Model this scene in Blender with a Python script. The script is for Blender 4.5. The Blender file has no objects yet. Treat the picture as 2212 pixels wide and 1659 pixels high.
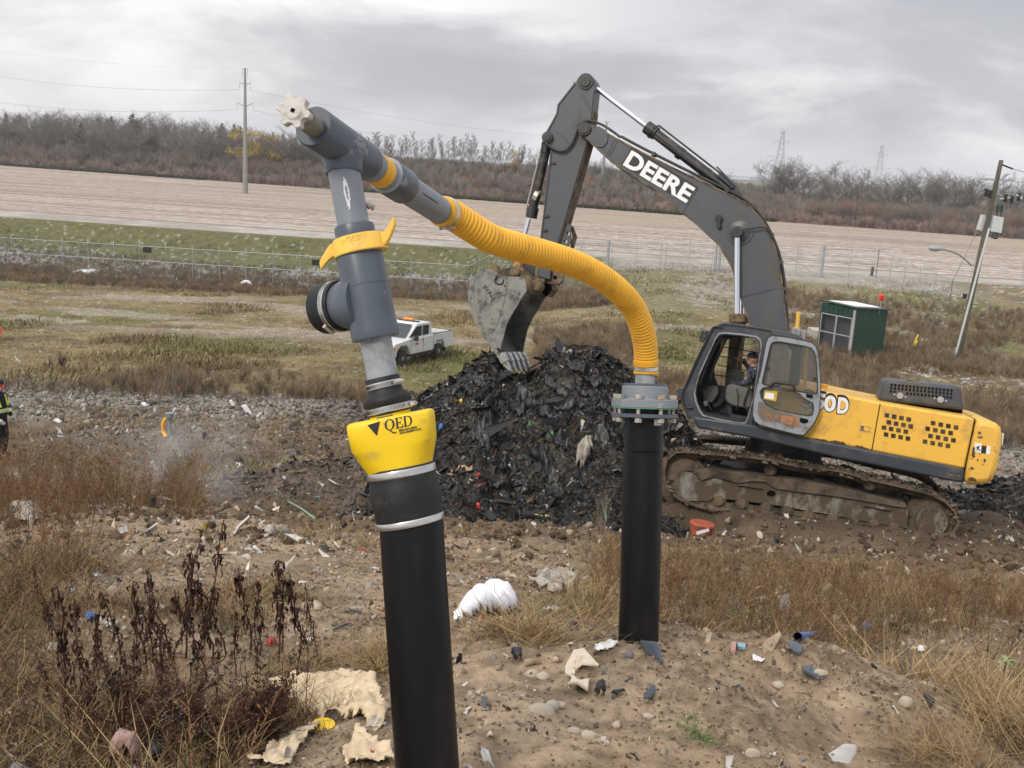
import bpy, math, random
import numpy as np
from mathutils import Vector, Matrix
from mathutils.geometry import tessellate_polygon
R=math.radians
sc=bpy.context.scene
COL=sc.collection
rng=np.random.default_rng(7); random.seed(7)
# ---------------------------------------------------------------- camera
CAM=Vector((0,0,10)); PITCH=R(12.45); ROLL=R(3.2); FPX=2160.0
fw=Vector((0,math.cos(PITCH),-math.sin(PITCH))); r0=Vector((1,0,0)); u0=Vector((0,math.sin(PITCH),math.cos(PITCH)))
RT=r0*math.cos(ROLL)+u0*math.sin(ROLL); UP=-r0*math.sin(ROLL)+u0*math.cos(ROLL)
cd=bpy.data.cameras.new('camera'); cam=bpy.data.objects.new('camera',cd); COL.objects.link(cam)
m=Matrix((RT,UP,-fw)).transposed().to_4x4(); m.translation=CAM; cam.matrix_world=m
cd.sensor_width=36; cd.lens=36*FPX/2212; cd.clip_start=.05; cd.clip_end=9000
sc.camera=cam
# ---------------------------------------------------------------- world: overcast sky
SUN_EL=R(38); SUN_ROT=R(215)
w=bpy.data.worlds.new('World'); sc.world=w; w.use_nodes=True; nt=w.node_tree; N=nt.nodes; L=nt.links
for n in list(N): N.remove(n)
def nd(nt,t,**k):
    n=nt.nodes.new(t)
    for a,b in k.items(): setattr(n,a,b)
    return n
out=nd(nt,'ShaderNodeOutputWorld'); bg=nd(nt,'ShaderNodeBackground'); L.new(bg.outputs[0],out.inputs[0])
sky=nd(nt,'ShaderNodeTexSky',sky_type='NISHITA',sun_disc=False,sun_elevation=SUN_EL,sun_rotation=SUN_ROT)
tc=nd(nt,'ShaderNodeTexCoord'); sp=nd(nt,'ShaderNodeSeparateXYZ'); L.new(tc.outputs['Generated'],sp.inputs[0])
def mth(nt,op,a,b=None,c=None,clamp=False):
    n=nd(nt,'ShaderNodeMath',operation=op,use_clamp=clamp)
    for i,x in enumerate((a,b,c)):
        if x is None: continue
        if isinstance(x,(int,float)): n.inputs[i].default_value=x
        else: nt.links.new(x,n.inputs[i])
    return n.outputs[0]
zc=mth(nt,'MAXIMUM',sp.outputs[2],0.0); zz=mth(nt,'ADD',zc,0.42)
cx=mth(nt,'DIVIDE',sp.outputs[0],zz); cy=mth(nt,'DIVIDE',sp.outputs[1],zz)
cb=nd(nt,'ShaderNodeCombineXYZ'); L.new(cx,cb.inputs[0]); L.new(cy,cb.inputs[1])
mp=nd(nt,'ShaderNodeMapping'); mp.inputs['Location'].default_value=(0.4,5.5,0); mp.inputs['Rotation'].default_value=(0,0,R(12)); mp.inputs['Scale'].default_value=(.95,1.25,1); L.new(cb.outputs[0],mp.inputs[0])
n1=nd(nt,'ShaderNodeTexNoise'); n1.inputs['Scale'].default_value=1.25; n1.inputs['Detail'].default_value=9; n1.inputs['Roughness'].default_value=.56; n1.inputs['Distortion'].default_value=.35; L.new(mp.outputs[0],n1.inputs['Vector'])
rp=nd(nt,'ShaderNodeValToRGB'); L.new(n1.outputs[0],rp.inputs[0])
e=rp.color_ramp.elements; e[0].position=.41; e[0].color=(.34,.34,.362,1); e[1].position=.60; e[1].color=(.87,.85,.845,1)
x=e.new(.485); x.color=(.43,.43,.455,1); x=e.new(.53); x.color=(.60,.595,.605,1)
# brighter warm patches low on the left, bluish grey band just above the horizon, brighter towards the zenith (outside the picture)
hz=nd(nt,'ShaderNodeMapRange',interpolation_type='SMOOTHSTEP'); hz.inputs[1].default_value=.0; hz.inputs[2].default_value=.07; hz.inputs[3].default_value=.5; hz.inputs[4].default_value=0; L.new(sp.outputs[2],hz.inputs[0])
mx=nd(nt,'ShaderNodeMix',data_type='RGBA'); L.new(hz.outputs[0],mx.inputs[0]); L.new(rp.outputs[0],mx.inputs[6]); mx.inputs[7].default_value=(.54,.56,.62,1)
ll=nd(nt,'ShaderNodeMapRange',interpolation_type='SMOOTHSTEP'); ll.inputs[1].default_value=.1; ll.inputs[2].default_value=-.6; ll.inputs[3].default_value=0; ll.inputs[4].default_value=.40; L.new(sp.outputs[0],ll.inputs[0])
ml=nd(nt,'ShaderNodeMix',data_type='RGBA'); L.new(ll.outputs[0],ml.inputs[0]); L.new(mx.outputs[2],ml.inputs[6]); ml.inputs[7].default_value=(.74,.715,.71,1)
gx=nd(nt,'ShaderNodeMapRange',interpolation_type='SMOOTHSTEP'); gx.inputs[1].default_value=-.12; gx.inputs[2].default_value=.16; gx.inputs[3].default_value=0; gx.inputs[4].default_value=.62; L.new(sp.outputs[0],gx.inputs[0])
gz=nd(nt,'ShaderNodeMapRange',interpolation_type='SMOOTHSTEP'); gz.inputs[1].default_value=.055; gz.inputs[2].default_value=.13; L.new(sp.outputs[2],gz.inputs[0])
mg=nd(nt,'ShaderNodeMix',data_type='RGBA'); L.new(mth(nt,'MULTIPLY',gx.outputs[0],gz.outputs[0]),mg.inputs[0]); L.new(ml.outputs[2],mg.inputs[6]); mg.inputs[7].default_value=(.40,.40,.425,1)
zb=nd(nt,'ShaderNodeMapRange',interpolation_type='SMOOTHSTEP'); zb.inputs[1].default_value=.3; zb.inputs[2].default_value=.95; zb.inputs[3].default_value=1; zb.inputs[4].default_value=2.3; L.new(sp.outputs[2],zb.inputs[0])
ms=nd(nt,'ShaderNodeVectorMath',operation='SCALE'); L.new(mg.outputs[2],ms.inputs[0]); L.new(zb.outputs[0],ms.inputs['Scale'])
ns=nd(nt,'ShaderNodeVectorMath',operation='SCALE'); L.new(sky.outputs[0],ns.inputs[0]); ns.inputs['Scale'].default_value=.1
mf=nd(nt,'ShaderNodeMix',data_type='RGBA'); mf.inputs[0].default_value=.93; L.new(ns.outputs[0],mf.inputs[6]); L.new(ms.outputs[0],mf.inputs[7])
L.new(mf.outputs[2],bg.inputs[0]); bg.inputs[1].default_value=1.0
sl=bpy.data.lights.new('sun','SUN'); sl.energy=1.5; sl.angle=R(14); sl.color=(1,.93,.82); so=bpy.data.objects.new('sun',sl); COL.objects.link(so)
# sun to the left and behind the camera
sd=Vector((math.sin(SUN_ROT)*math.cos(SUN_EL),math.cos(SUN_ROT)*math.cos(SUN_EL),math.sin(SUN_EL)))
so.rotation_euler=sd.to_track_quat('Z','Y').to_euler(); so.location=(0,0,60)
sc.view_settings.view_transform='Standard'; sc.view_settings.look='None'; sc.view_settings.exposure=.36; sc.view_settings.gamma=1
sc.cycles.max_bounces=6; sc.cycles.diffuse_bounces=3; sc.cycles.glossy_bounces=3; sc.cycles.transmission_bounces=4; sc.cycles.transparent_max_bounces=12; sc.cycles.volume_bounces=1
# ---------------------------------------------------------------- pixel <-> world helpers (authoring space 2212 x 1659)
def ray(u,v): return fw*FPX+RT*(u-1106)-UP*(v-829.5)
def P(u,v,Y): d=ray(u,v); return CAM+d*(Y/d.y)
def A(u,v,D): return CAM+ray(u,v)*(D/FPX)
def PZ(u,v,z): d=ray(u,v); return CAM+d*((z-CAM.z)/d.z)
def proj(x,y,z):
    dx,dy,dz=x-CAM.x,y-CAM.y,z-CAM.z
    d=dx*fw.x+dy*fw.y+dz*fw.z; d=np.maximum(d,.05)
    return 1106+FPX*(dx*RT.x+dy*RT.y+dz*RT.z)/d, 829.5-FPX*(dx*UP.x+dy*UP.y+dz*UP.z)/d
# ---------------------------------------------------------------- numpy noise
def _h(ix,iy,s):
    n=(ix*374761393+iy*668265263+s*974634777)&0xffffffff
    n=((n^(n>>13))*1274126177)&0xffffffff
    return ((n^(n>>16))&0xffff)/65535.0
def vn(x,y,s=0):
    x=np.asarray(x,float); y=np.asarray(y,float)
    ix=np.floor(x).astype(np.int64); iy=np.floor(y).astype(np.int64); fx=x-ix; fy=y-iy
    fx=fx*fx*(3-2*fx); fy=fy*fy*(3-2*fy)
    return (_h(ix,iy,s)*(1-fx)+_h(ix+1,iy,s)*fx)*(1-fy)+(_h(ix,iy+1,s)*(1-fx)+_h(ix+1,iy+1,s)*fx)*fy
def fbm(x,y,sc_=1,o=4,s=0,g=.5):
    a=1;t=0;r=0;f=sc_
    for i in range(o): r=r+a*vn(x*f+17.3*i,y*f-9.1*i,s+i); t+=a; a*=g; f*=2.03
    return r/t
def ss(x,a,b):
    t=np.clip((x-a)/(b-a),0,1); return t*t*(3-2*t)
# ---------------------------------------------------------------- mesh builder
RM={}
class MB:
    def __init__(s): s.v=[]; s.f=[]; s.m=[]
    def add(s,vs,fs,m=0):
        o=len(s.v); s.v+= [tuple(p) for p in vs]; s.f+=[tuple(i+o for i in f) for f in fs]; s.m+=[m]*len(fs)
    def box(s,c,size,rot=None,m=0):
        c=Vector(c); hx,hy,hz=size[0]/2,size[1]/2,size[2]/2
        vs=[Vector((x,y,z)) for x in(-hx,hx) for y in(-hy,hy) for z in(-hz,hz)]
        if rot is not None: vs=[rot@p for p in vs]
        s.add([p+c for p in vs],[(0,1,3,2),(4,6,7,5),(0,4,5,1),(2,3,7,6),(0,2,6,4),(1,5,7,3)],m)
    def prism(s,pts,ext,m=0,holes=()):
        ext=Vector(ext); loops=[[Vector(p) for p in pts]]+[[Vector(p) for p in h] for h in holes]
        allp=[p for l in loops for p in l]; n=len(allp); base=len(s.v)
        s.v+=[tuple(p) for p in allp]+[tuple(p+ext) for p in allp]
        if holes: tris=tessellate_polygon(loops); fs=[tuple(t) for t in tris]
        else: fs=[tuple(range(n))]
        # orientation
        t0=fs[0]; nn=Vector((0,0,0))
        if holes:
            for t in fs: nn+=(allp[t[1]]-allp[t[0]]).cross(allp[t[2]]-allp[t[0]]); break
            F=[]
            for t in fs:
                q=(allp[t[1]]-allp[t[0]]).cross(allp[t[2]]-allp[t[0]])
                F.append(t if q.dot(ext)<0 else (t[0],t[2],t[1]))
            fs=F
        else:
            c=allp[0]
            for i in range(1,n-1): nn+=(allp[i]-c).cross(allp[i+1]-c)
            if nn.dot(ext)>0: fs=[tuple(reversed(fs[0]))]
        for f in fs: s.f.append(tuple(i+base for i in f)); s.m.append(m); s.f.append(tuple(i+base+n for i in reversed(f))); s.m.append(m)
        o=0
        for l in loops:
            k=len(l)
            for i in range(k):
                a=base+o+i;b=base+o+(i+1)%k
                s.f.append((a,b,b+n,a+n)); s.m.append(m)
            o+=k
    def tube(s,path,r,n=8,cap=True,m=0,closed=False):
        path=[Vector(p) for p in path]; k=len(path); rs=r if isinstance(r,(list,tuple)) else [r]*k
        base=len(s.v); up=None
        for i,p in enumerate(path):
            if closed: t=path[(i+1)%k]-path[i-1]
            else: t=path[min(i+1,k-1)]-path[max(i-1,0)]
            t.normalize()
            if up is None:
                up=Vector((0,0,1)) if abs(t.z)<.9 else Vector((1,0,0))
            a=t.cross(up); a.normalize(); b=a.cross(t); b.normalize(); up=b
            for j in range(n):
                q=2*math.pi*j/n; s.v.append(tuple(p+(a*math.cos(q)+b*math.sin(q))*rs[i]))
        kk=k if closed else k-1
        for i in range(kk):
            for j in range(n):
                i2=(i+1)%k
                s.f.append((base+i*n+j,base+i2*n+j,base+i2*n+(j+1)%n,base+i*n+(j+1)%n)); s.m.append(m)
        if cap and not closed:
            s.f.append(tuple(base+j for j in range(n))); s.f.append(tuple(base+(k-1)*n+j for j in reversed(range(n)))); s.m+=[m,m]
    def lathe(s,p0,p1,prof,n=32,m=0):
        """prof: (fraction along p0-p1, radius)"""
        p0=Vector(p0);p1=Vector(p1); t=(p1-p0).normalized(); up=Vector((0,0,1)) if abs(t.z)<.9 else Vector((1,0,0))
        a=t.cross(up).normalized(); b=a.cross(t); base=len(s.v); k=len(prof)
        for f,r in prof:
            c=p0.lerp(p1,f)
            for j in range(n): q=2*math.pi*j/n; s.v.append(tuple(c+(a*math.cos(q)+b*math.sin(q))*max(r,1e-4)))
        for i in range(k-1):
            for j in range(n): s.f.append((base+i*n+j,base+(i+1)*n+j,base+(i+1)*n+(j+1)%n,base+i*n+(j+1)%n)); s.m.append(m)
        s.f.append(tuple(base+j for j in range(n))); s.f.append(tuple(base+(k-1)*n+j for j in reversed(range(n)))); s.m+=[m,m]
    def blob(s,c,r,n=2,sq=(1,1,1),jit=.15,m=0,seed=0):
        import bmesh
        bm=bmesh.new(); bmesh.ops.create_icosphere(bm,subdivisions=n,radius=1); q=random.Random(seed)
        vs=[]
        ph=[q.uniform(0,6) for _ in range(6)]
        for v in bm.verts:
            d=1+jit*(math.sin(3*v.co.x+ph[0])+math.sin(4*v.co.y+ph[1])+math.sin(3.5*v.co.z+ph[2]))*.6
            vs.append(Vector(c)+Vector((v.co.x*sq[0],v.co.y*sq[1],v.co.z*sq[2]))*r*d)
        s.add(vs,[[v.index for v in f.verts] for f in bm.faces],m); bm.free()
    def build(s,name,mats,parent=None,smooth=35,bevel=0,local=False,label=None,cat=None,group=None,kind=None,origin=None):
        if not isinstance(mats,(list,tuple)): mats=[mats]
        me=bpy.data.meshes.new(name); vs=s.v
        loc=None
        if parent is not None:
            if not local:
                iv=RM[parent.name].inverted(); vs=[tuple(iv@Vector(p)) for p in vs]
        else:
            a=np.array(vs); loc=Vector(origin) if origin else Vector(((a[:,0].min()+a[:,0].max())/2,(a[:,1].min()+a[:,1].max())/2,a[:,2].min()))
            vs=[(p[0]-loc.x,p[1]-loc.y,p[2]-loc.z) for p in vs]
        me.from_pydata(vs,[],s.f); me.update()
        for mt in mats: me.materials.append(mt)
        if len(mats)>1: me.polygons.foreach_set('material_index',s.m)
        if smooth:
            me.shade_smooth()
            me.set_sharp_from_angle(angle=R(smooth))
        o=bpy.data.objects.new(name,me); COL.objects.link(o)
        if parent is not None: o.parent=parent; RM[o.name]=RM[parent.name]
        else: o.location=loc; RM[o.name]=Matrix.Translation(loc)
        if bevel:
            b=o.modifiers.new('bevel','BEVEL'); b.width=bevel; b.segments=2; b.limit_method='ANGLE'; b.angle_limit=R(40); b.harden_normals=False
        tag(o,label,cat,group,kind); return o
def tag(o,label=None,cat=None,group=None,kind=None):
    if label: o['label']=label
    if cat: o['category']=cat
    if group: o['group']=group
    if kind: o['kind']=kind
    return o
def thing(name,label,cat,loc,group=None,rot=None):
    o=bpy.data.objects.new(name,None); COL.objects.link(o); mt=(rot.to_4x4() if rot is not None else Matrix.Identity(4)); mt=Matrix.Translation(Vector(loc))@mt
    o.matrix_world=mt; o.empty_display_size=.2; RM[o.name]=mt; return tag(o,label,cat,group)
def npmesh(name,V,F,mats,cols=None,smooth=False,label=None,cat=None,group=None,kind=None,parent=None,mi=None):
    """V (n,3) array, F (m,k) array of same-size faces"""
    me=bpy.data.meshes.new(name); V=np.asarray(V,np.float32); F=np.asarray(F,np.int32); k=F.shape[1]
    me.vertices.add(len(V)); me.vertices.foreach_set('co',V.ravel())
    me.loops.add(F.size); me.loops.foreach_set('vertex_index',F.ravel())
    me.polygons.add(len(F)); me.polygons.foreach_set('loop_start',np.arange(0,F.size,k,dtype=np.int32)); me.polygons.foreach_set('loop_total',np.full(len(F),k,np.int32))
    if mi is not None: me.polygons.foreach_set('material_index',np.asarray(mi,np.int32))
    me.update(calc_edges=True)
    if cols is not None:
        ca=me.color_attributes.new('Col','FLOAT_COLOR','POINT'); c4=np.ones((len(V),4),np.float32); c4[:,:3]=cols; ca.data.foreach_set('color',c4.ravel())
    for mt in (mats if isinstance(mats,(list,tuple)) else [mats]): me.materials.append(mt)
    if smooth: me.shade_smooth()
    o=bpy.data.objects.new(name,me); COL.objects.link(o); RM[o.name]=Matrix.Identity(4)
    if parent is not None: o.parent=parent; RM[o.name]=RM[parent.name]
    return tag(o,label,cat,group,kind)
def scatter(protos,pos,scale,rotz,which,tiltv=None,cols=None,zs=None):
    """merge many copies of small prototype meshes; returns V,F(tri),C"""
    VV=[];FF=[];CC=[];o=0
    for k,(pv,pf) in enumerate(protos):
        idx=np.where(which==k)[0]
        if not len(idx): continue
        pv=np.asarray(pv,float); pf=np.asarray(pf,int); n=len(pv)
        c=np.cos(rotz[idx])[:,None]; s_=np.sin(rotz[idx])[:,None]; sc_=scale[idx][:,None]
        x=pv[None,:,0]*c-pv[None,:,1]*s_; y=pv[None,:,0]*s_+pv[None,:,1]*c; z=np.repeat(pv[None,:,2],len(idx),0)
        if zs is not None: z=z*zs[idx][:,None]
        if tiltv is not None:
            x=x+z*tiltv[idx,0][:,None]; y=y+z*tiltv[idx,1][:,None]
        V=np.stack([x*sc_,y*sc_,z*sc_],-1)+pos[idx][:,None,:]
        F=pf[None]+(np.arange(len(idx))*n)[:,None,None]+o
        VV.append(V.reshape(-1,3)); FF.append(F.reshape(-1,pf.shape[1])); o+=len(idx)*n
        if cols is not None: CC.append(np.repeat(cols[idx],n,0))
    return np.concatenate(VV),np.concatenate(FF),(np.concatenate(CC) if cols is not None else None)
# ---------------------------------------------------------------- materials
def mat(name,col,rough=.6,metal=0,var=.12,vs=5,bump=0,bs=40,dirt=None,da=.5,ds=3,dsoft=.08,spec=.5,vcol=False,alpha=1,streak=None,dr=.9,coat=0):
    mt=bpy.data.materials.new(name); mt.use_nodes=True; t=mt.node_tree; N=t.nodes; L=t.links
    b=N['Principled BSDF']; b.inputs['Roughness'].default_value=rough; b.inputs['Metallic'].default_value=metal; b.inputs['Specular IOR Level'].default_value=spec
    if coat: b.inputs['Coat Weight'].default_value=coat; b.inputs['Coat Roughness'].default_value=.15
    tcn=nd(t,'ShaderNodeTexCoord'); vec=tcn.outputs['Object']
    if vcol:
        src=nd(t,'ShaderNodeVertexColor',layer_name='Col').outputs[0]
    else:
        q=nd(t,'ShaderNodeRGB'); q.outputs[0].default_value=(*col,1); src=q.outputs[0]
    def noise(s,d=5,r=.6):
        n=nd(t,'ShaderNodeTexNoise'); n.inputs['Scale'].default_value=s; n.inputs['Detail'].default_value=d; n.inputs['Roughness'].default_value=r; L.new(vec,n.inputs['Vector']); return n.outputs[0]
    cur=src
    if var:
        mr=nd(t,'ShaderNodeMapRange'); mr.inputs[1].default_value=.25; mr.inputs[2].default_value=.75; mr.inputs[3].default_value=1-var; mr.inputs[4].default_value=1+var; L.new(noise(vs),mr.inputs[0])
        s2=nd(t,'ShaderNodeVectorMath',operation='SCALE'); L.new(cur,s2.inputs[0]); L.new(mr.outputs[0],s2.inputs['Scale']); cur=s2.outputs[0]
    if dirt is not None:
        v2=vec
        n=nd(t,'ShaderNodeTexNoise'); n.inputs['Scale'].default_value=ds; n.inputs['Detail'].default_value=8; n.inputs['Roughness'].default_value=.68
        if streak:
            mpn=nd(t,'ShaderNodeMapping'); mpn.inputs['Scale'].default_value=streak; L.new(vec,mpn.inputs[0]); v2=mpn.outputs[0]
        L.new(v2,n.inputs['Vector'])
        mr=nd(t,'ShaderNodeMapRange'); c=.5+(0.5-da)*.42; mr.inputs[1].default_value=c-dsoft; mr.inputs[2].default_value=c+dsoft; L.new(n.outputs[0],mr.inputs[0])
        mx=nd(t,'ShaderNodeMix',data_type='RGBA'); L.new(mr.outputs[0],mx.inputs[0]); L.new(cur,mx.inputs[6]); mx.inputs[7].default_value=(*dirt,1); cur=mx.outputs[2]
        rr=nd(t,'ShaderNodeMapRange'); rr.inputs[3].default_value=rough; rr.inputs[4].default_value=dr; L.new(mr.outputs[0],rr.inputs[0]); L.new(rr.outputs[0],b.inputs['Roughness'])
        if metal:
            r3=nd(t,'ShaderNodeMapRange'); r3.inputs[3].default_value=metal; r3.inputs[4].default_value=0; L.new(mr.outputs[0],r3.inputs[0]); L.new(r3.outputs[0],b.inputs['Metallic'])
    L.new(cur,b.inputs['Base Color'])
    if bump:
        bn=nd(t,'ShaderNodeBump'); bn.inputs['Strength'].default_value=min(1,bump); bn.inputs['Distance'].default_value=max(.01,bump*.02); L.new(noise(bs,6),bn.inputs['Height']); L.new(bn.outputs[0],b.inputs['Normal'])
    if alpha<1: b.inputs['Alpha'].default_value=alpha
    return mt
def glass(name,tint,a=.35,rough=.08):
    mt=bpy.data.materials.new(name); mt.use_nodes=True; t=mt.node_tree; b=t.nodes['Principled BSDF']
    b.inputs['Base Color'].default_value=(*tint,1); b.inputs['Roughness'].default_value=rough; b.inputs['Alpha'].default_value=a; b.inputs['Specular IOR Level'].default_value=.6
    return mt
BROWN=(.105,.072,.044)
M=dict(
 pvc=mat('grey_pvc',(.205,.225,.25),.42,var=.08,vs=9,dirt=(.38,.38,.38),da=.16,ds=9,dsoft=.03,dr=.6),
 pvcd=mat('dark_grey_pvc',(.078,.095,.118),.36,var=.16,vs=9,dirt=(.26,.26,.26),da=.2,ds=8,dsoft=.03,dr=.6),
 pvcl=mat('pale_grey_pvc',(.30,.315,.335),.5,var=.07,vs=9,dirt=(.14,.13,.12),da=.25,ds=12,dsoft=.1,dr=.7),
 hdpe=mat('black_polyethylene',(.0065,.0065,.007),.36,var=.2,vs=4,dirt=(.022,.020,.018),da=.25,ds=6,dsoft=.12,spec=.22,dr=.6,streak=(1,1,.22)),
 rubber=mat('black_rubber',(.014,.0145,.015),.52,var=.2,vs=8,dirt=(.06,.055,.05),da=.2,ds=8,spec=.35,bump=.15,bs=60),
 cap=mat('yellow_plastic',(.86,.58,.012),.42,var=.05,vs=4,spec=.4,dirt=(.50,.35,.07),da=.22,ds=7,dsoft=.07,dr=.6,bump=.05,bs=30),
 camlock=mat('pale_yellow_plastic',(.82,.51,.085),.5,var=.05,vs=6,spec=.35,dirt=(.6,.38,.09),da=.15,ds=10,dsoft=.1,dr=.6),
 hose=mat('orange_yellow_hose',(.80,.42,.03),.42,var=.08,vs=9,spec=.4,dirt=(.50,.25,.03),da=.16,ds=12,dsoft=.12,dr=.6),
 steel=mat('stainless_steel',(.62,.61,.58),.28,metal=.9,var=.1,vs=20),
 zinc=mat('zinc_bolt',(.48,.44,.38),.42,metal=.6,var=.15,vs=30,dirt=(.3,.2,.1),da=.3,ds=30),
 white=mat('white_plastic',(.60,.575,.53),.5,var=.06,vs=20,dirt=(.3,.27,.22),da=.32,ds=25,dsoft=.1),
 olive=mat('weathered_olive_pipe',(.16,.15,.115),.6,var=.2,vs=15,dirt=(.28,.26,.2),da=.3,ds=25),
 ink=mat('black_ink',(.012,.012,.012),.5,var=0),
 black=mat('black_void',(.006,.006,.006),.8,var=0,spec=.1),
 tape=mat('orange_tape',(.80,.42,.02),.5,var=.1,vs=20),
 wpaint=mat('white_glue_smear',(.70,.71,.73),.6,var=.08,vs=30),
 label=mat('white_label',(.72,.72,.70),.5,var=.05),
 green=mat('green_gasket',(.08,.36,.24),.5,var=.1),
 dgrey=mat('charcoal_machine_paint',(.056,.062,.073),.40,var=.10,vs=1.8,dirt=(.095,.08,.062),da=.26,ds=2.4,dsoft=.10,bump=.04,bs=12),
 dgrey2=mat('charcoal_frame_paint',(.034,.042,.055),.38,var=.14,vs=2,dirt=(.10,.082,.062),da=.24,ds=3.5,dsoft=.09,dr=.8),
 lgrey=mat('pale_grey_door_paint',(.26,.285,.315),.48,var=.1,vs=3,dirt=(.12,.09,.06),da=.3,ds=4,dsoft=.07),
 myel=mat('machine_yellow_paint',(.80,.46,.062),.40,var=.05,vs=1.3,dirt=(.40,.235,.07),da=.24,ds=2.6,dsoft=.10,coat=.12,dr=.6),
 cweight=mat('scuffed_yellow_paint',(.76,.44,.07),.45,var=.06,vs=2,dirt=(.09,.04,.022),da=.27,ds=5,dsoft=.02),
 chrome=mat('chrome_rod',(.80,.82,.86),.12,metal=1,var=.03),
 greasy=mat('greasy_black_metal',(.017,.017,.018),.42,var=.3,vs=4,dirt=(.14,.10,.06),da=.24,ds=5),
 mud=mat('muddy_steel',(.125,.090,.058),.8,var=.35,vs=6,bump=.9,bs=10,dirt=(.035,.026,.018),da=.42,ds=3),
 bucket=mat('worn_bucket_steel',(.22,.215,.19),.55,metal=.25,var=.28,vs=3,dirt=(.05,.043,.035),da=.34,ds=4,bump=.15,bs=9),
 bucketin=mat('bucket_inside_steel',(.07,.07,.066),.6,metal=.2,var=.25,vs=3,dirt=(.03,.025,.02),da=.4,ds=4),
 rust=mat('rusty_yellow_steel',(.22,.15,.075),.7,var=.3,vs=5,dirt=(.06,.045,.032),da=.5,ds=5,bump=.2,bs=14),
 tooth=mat('polished_tooth_steel',(.55,.54,.52),.32,metal=.7,var=.2,vs=10,dirt=(.05,.04,.03),da=.35,ds=9),
 frame=mat('muddy_track_frame_steel',(.20,.185,.155),.6,var=.2,vs=3,dirt=(.075,.053,.032),da=.62,ds=2.2,dsoft=.05,bump=.35,bs=9,streak=(1,1,.6)),
 wlet=mat('white_decal',(.78,.78,.77),.45,var=.03),
 cabin=mat('dark_cab_lining',(.028,.028,.028),.8,var=.2,vs=5),
 seat=mat('grey_cab_trim',(.11,.105,.10),.7,var=.2,vs=6,dirt=(.10,.085,.065),da=.35,ds=7),
 dirtpanel=mat('stained_brown_lining',(.15,.125,.10),.85,var=.2,vs=8,dirt=(.34,.15,.06),da=.30,ds=6,dsoft=.02),
 sticker=mat('amber_sticker',(.55,.36,.03),.5,var=.05),
 glass=glass('tinted_glass',(.035,.045,.045),.34), glassd=glass('dusty_glass',(.12,.125,.115),.42,.2),
 truck=mat('white_car_paint',(.72,.73,.74),.3,var=.03,coat=.4,dirt=(.40,.36,.31),da=.18,ds=2,dsoft=.1,dr=.6),
 carglass=glass('car_glass',(.03,.045,.045),.93,.05),
 tyre=mat('tyre_rubber',(.02,.02,.021),.8,var=.2,dirt=(.10,.085,.065),da=.35,ds=5),
 rim=mat('dusty_wheel_rim',(.30,.30,.30),.5,metal=.5,var=.1),
 blk=mat('black_plastic',(.015,.015,.016),.55,var=.1),
 orange=mat('orange_lens',(.85,.25,.02),.3,var=0), red=mat('red_lens',(.72,.03,.02),.3,var=0),
 galv=mat('galvanised_steel',(.36,.38,.40),.5,metal=.35,var=.12,vs=2),
 conc=mat('pale_concrete',(.42,.40,.37),.85,var=.12,vs=2,bump=.2,bs=20),
 polesteel=mat('weathered_steel_pole',(.24,.24,.22),.6,var=.1,vs=.3),
 woodpole=mat('weathered_wood_pole',(.135,.115,.085),.85,var=.3,vs=3,dirt=(.06,.052,.035),da=.4,ds=1.2,streak=(1,1,.1),bump=.3,bs=10),
 tfm=mat('transformer_paint',(.52,.56,.55),.45,var=.05),
 shed=mat('dark_green_shed_paint',(.011,.050,.031),.45,var=.15,vs=1.5,dirt=(.008,.032,.022),da=.3,ds=1.5),
 shedin=mat('shed_inside',(.045,.05,.05),.8,var=.2),
 yel=mat('bright_yellow_paint',(.85,.65,.03),.5,var=.05),
 snow=mat('old_snow',(.80,.81,.84),.7,var=.05,vs=6,bump=.3,bs=10),
 vc=mat('natural_mix',None,.85,var=.25,vs=6,vcol=True,spec=.2),
 vcs=mat('litter_mix',None,.5,var=.18,vs=12,vcol=True,spec=.4),
 twig=mat('grey_brown_twigs',(.215,.19,.175),.95,var=.25,vs=.4,spec=.05),
 twigr=mat('russet_twigs',(.26,.18,.135),.95,var=.25,vs=.4,spec=.05),
 spruce=mat('dark_spruce_needles',(.042,.060,.042),.9,var=.3,vs=.5,spec=.1),
 yleaf=mat('yellow_willow_leaves',(.42,.29,.04),.85,var=.2,vs=.6,spec=.1),
 bark=mat('grey_bark',(.12,.105,.09),.95,var=.25,vs=2,spec=.1),
)
# ================================================================ terrain
TK=np.array([-.5,-.25,0,.15,.3,.45])
YK=np.array([-2,1,2.6,4.3,5.5,7,10,14,18,22,30,36,50,62,75,86,96,108,130,200.])
DT=np.array([
[1.62,1.65,1.8,2.2,2.62,3.2,4.1,5.4,6.5,7.28,8.2,9.0,10.1,10.8,11.5,12.1,11.9,10.2,9.15,9.15],
[1.6,1.6,1.72,2.15,2.6,3.15,4.1,5.3,6.4,7.2,8.2,8.95,10.0,10.7,11.4,12.0,11.6,9.8,9.15,9.15],
[1.6,1.6,1.7,2.1,2.55,3.15,4.15,5.35,6.3,7.1,8.2,8.8,9.9,10.5,11.0,11.4,10.4,9.4,9.15,9.15],
[1.6,1.6,1.72,2.1,2.6,3.2,4.2,5.4,6.3,7.1,8.2,8.7,9.3,9.4,9.4,9.45,9.15,9.15,9.15,9.15],
[1.6,1.6,1.75,2.2,2.7,3.3,4.2,5.35,6.2,7.1,8.2,8.6,9.2,9.6,9.9,9.9,9.3,9.15,9.15,9.15],
[1.62,1.62,1.85,2.35,2.85,3.4,4.25,5.4,6.3,7.2,8.3,8.9,9.9,10.4,10.9,10.6,9.3,9.15,9.15,9.15]])
FZ=.9
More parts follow.
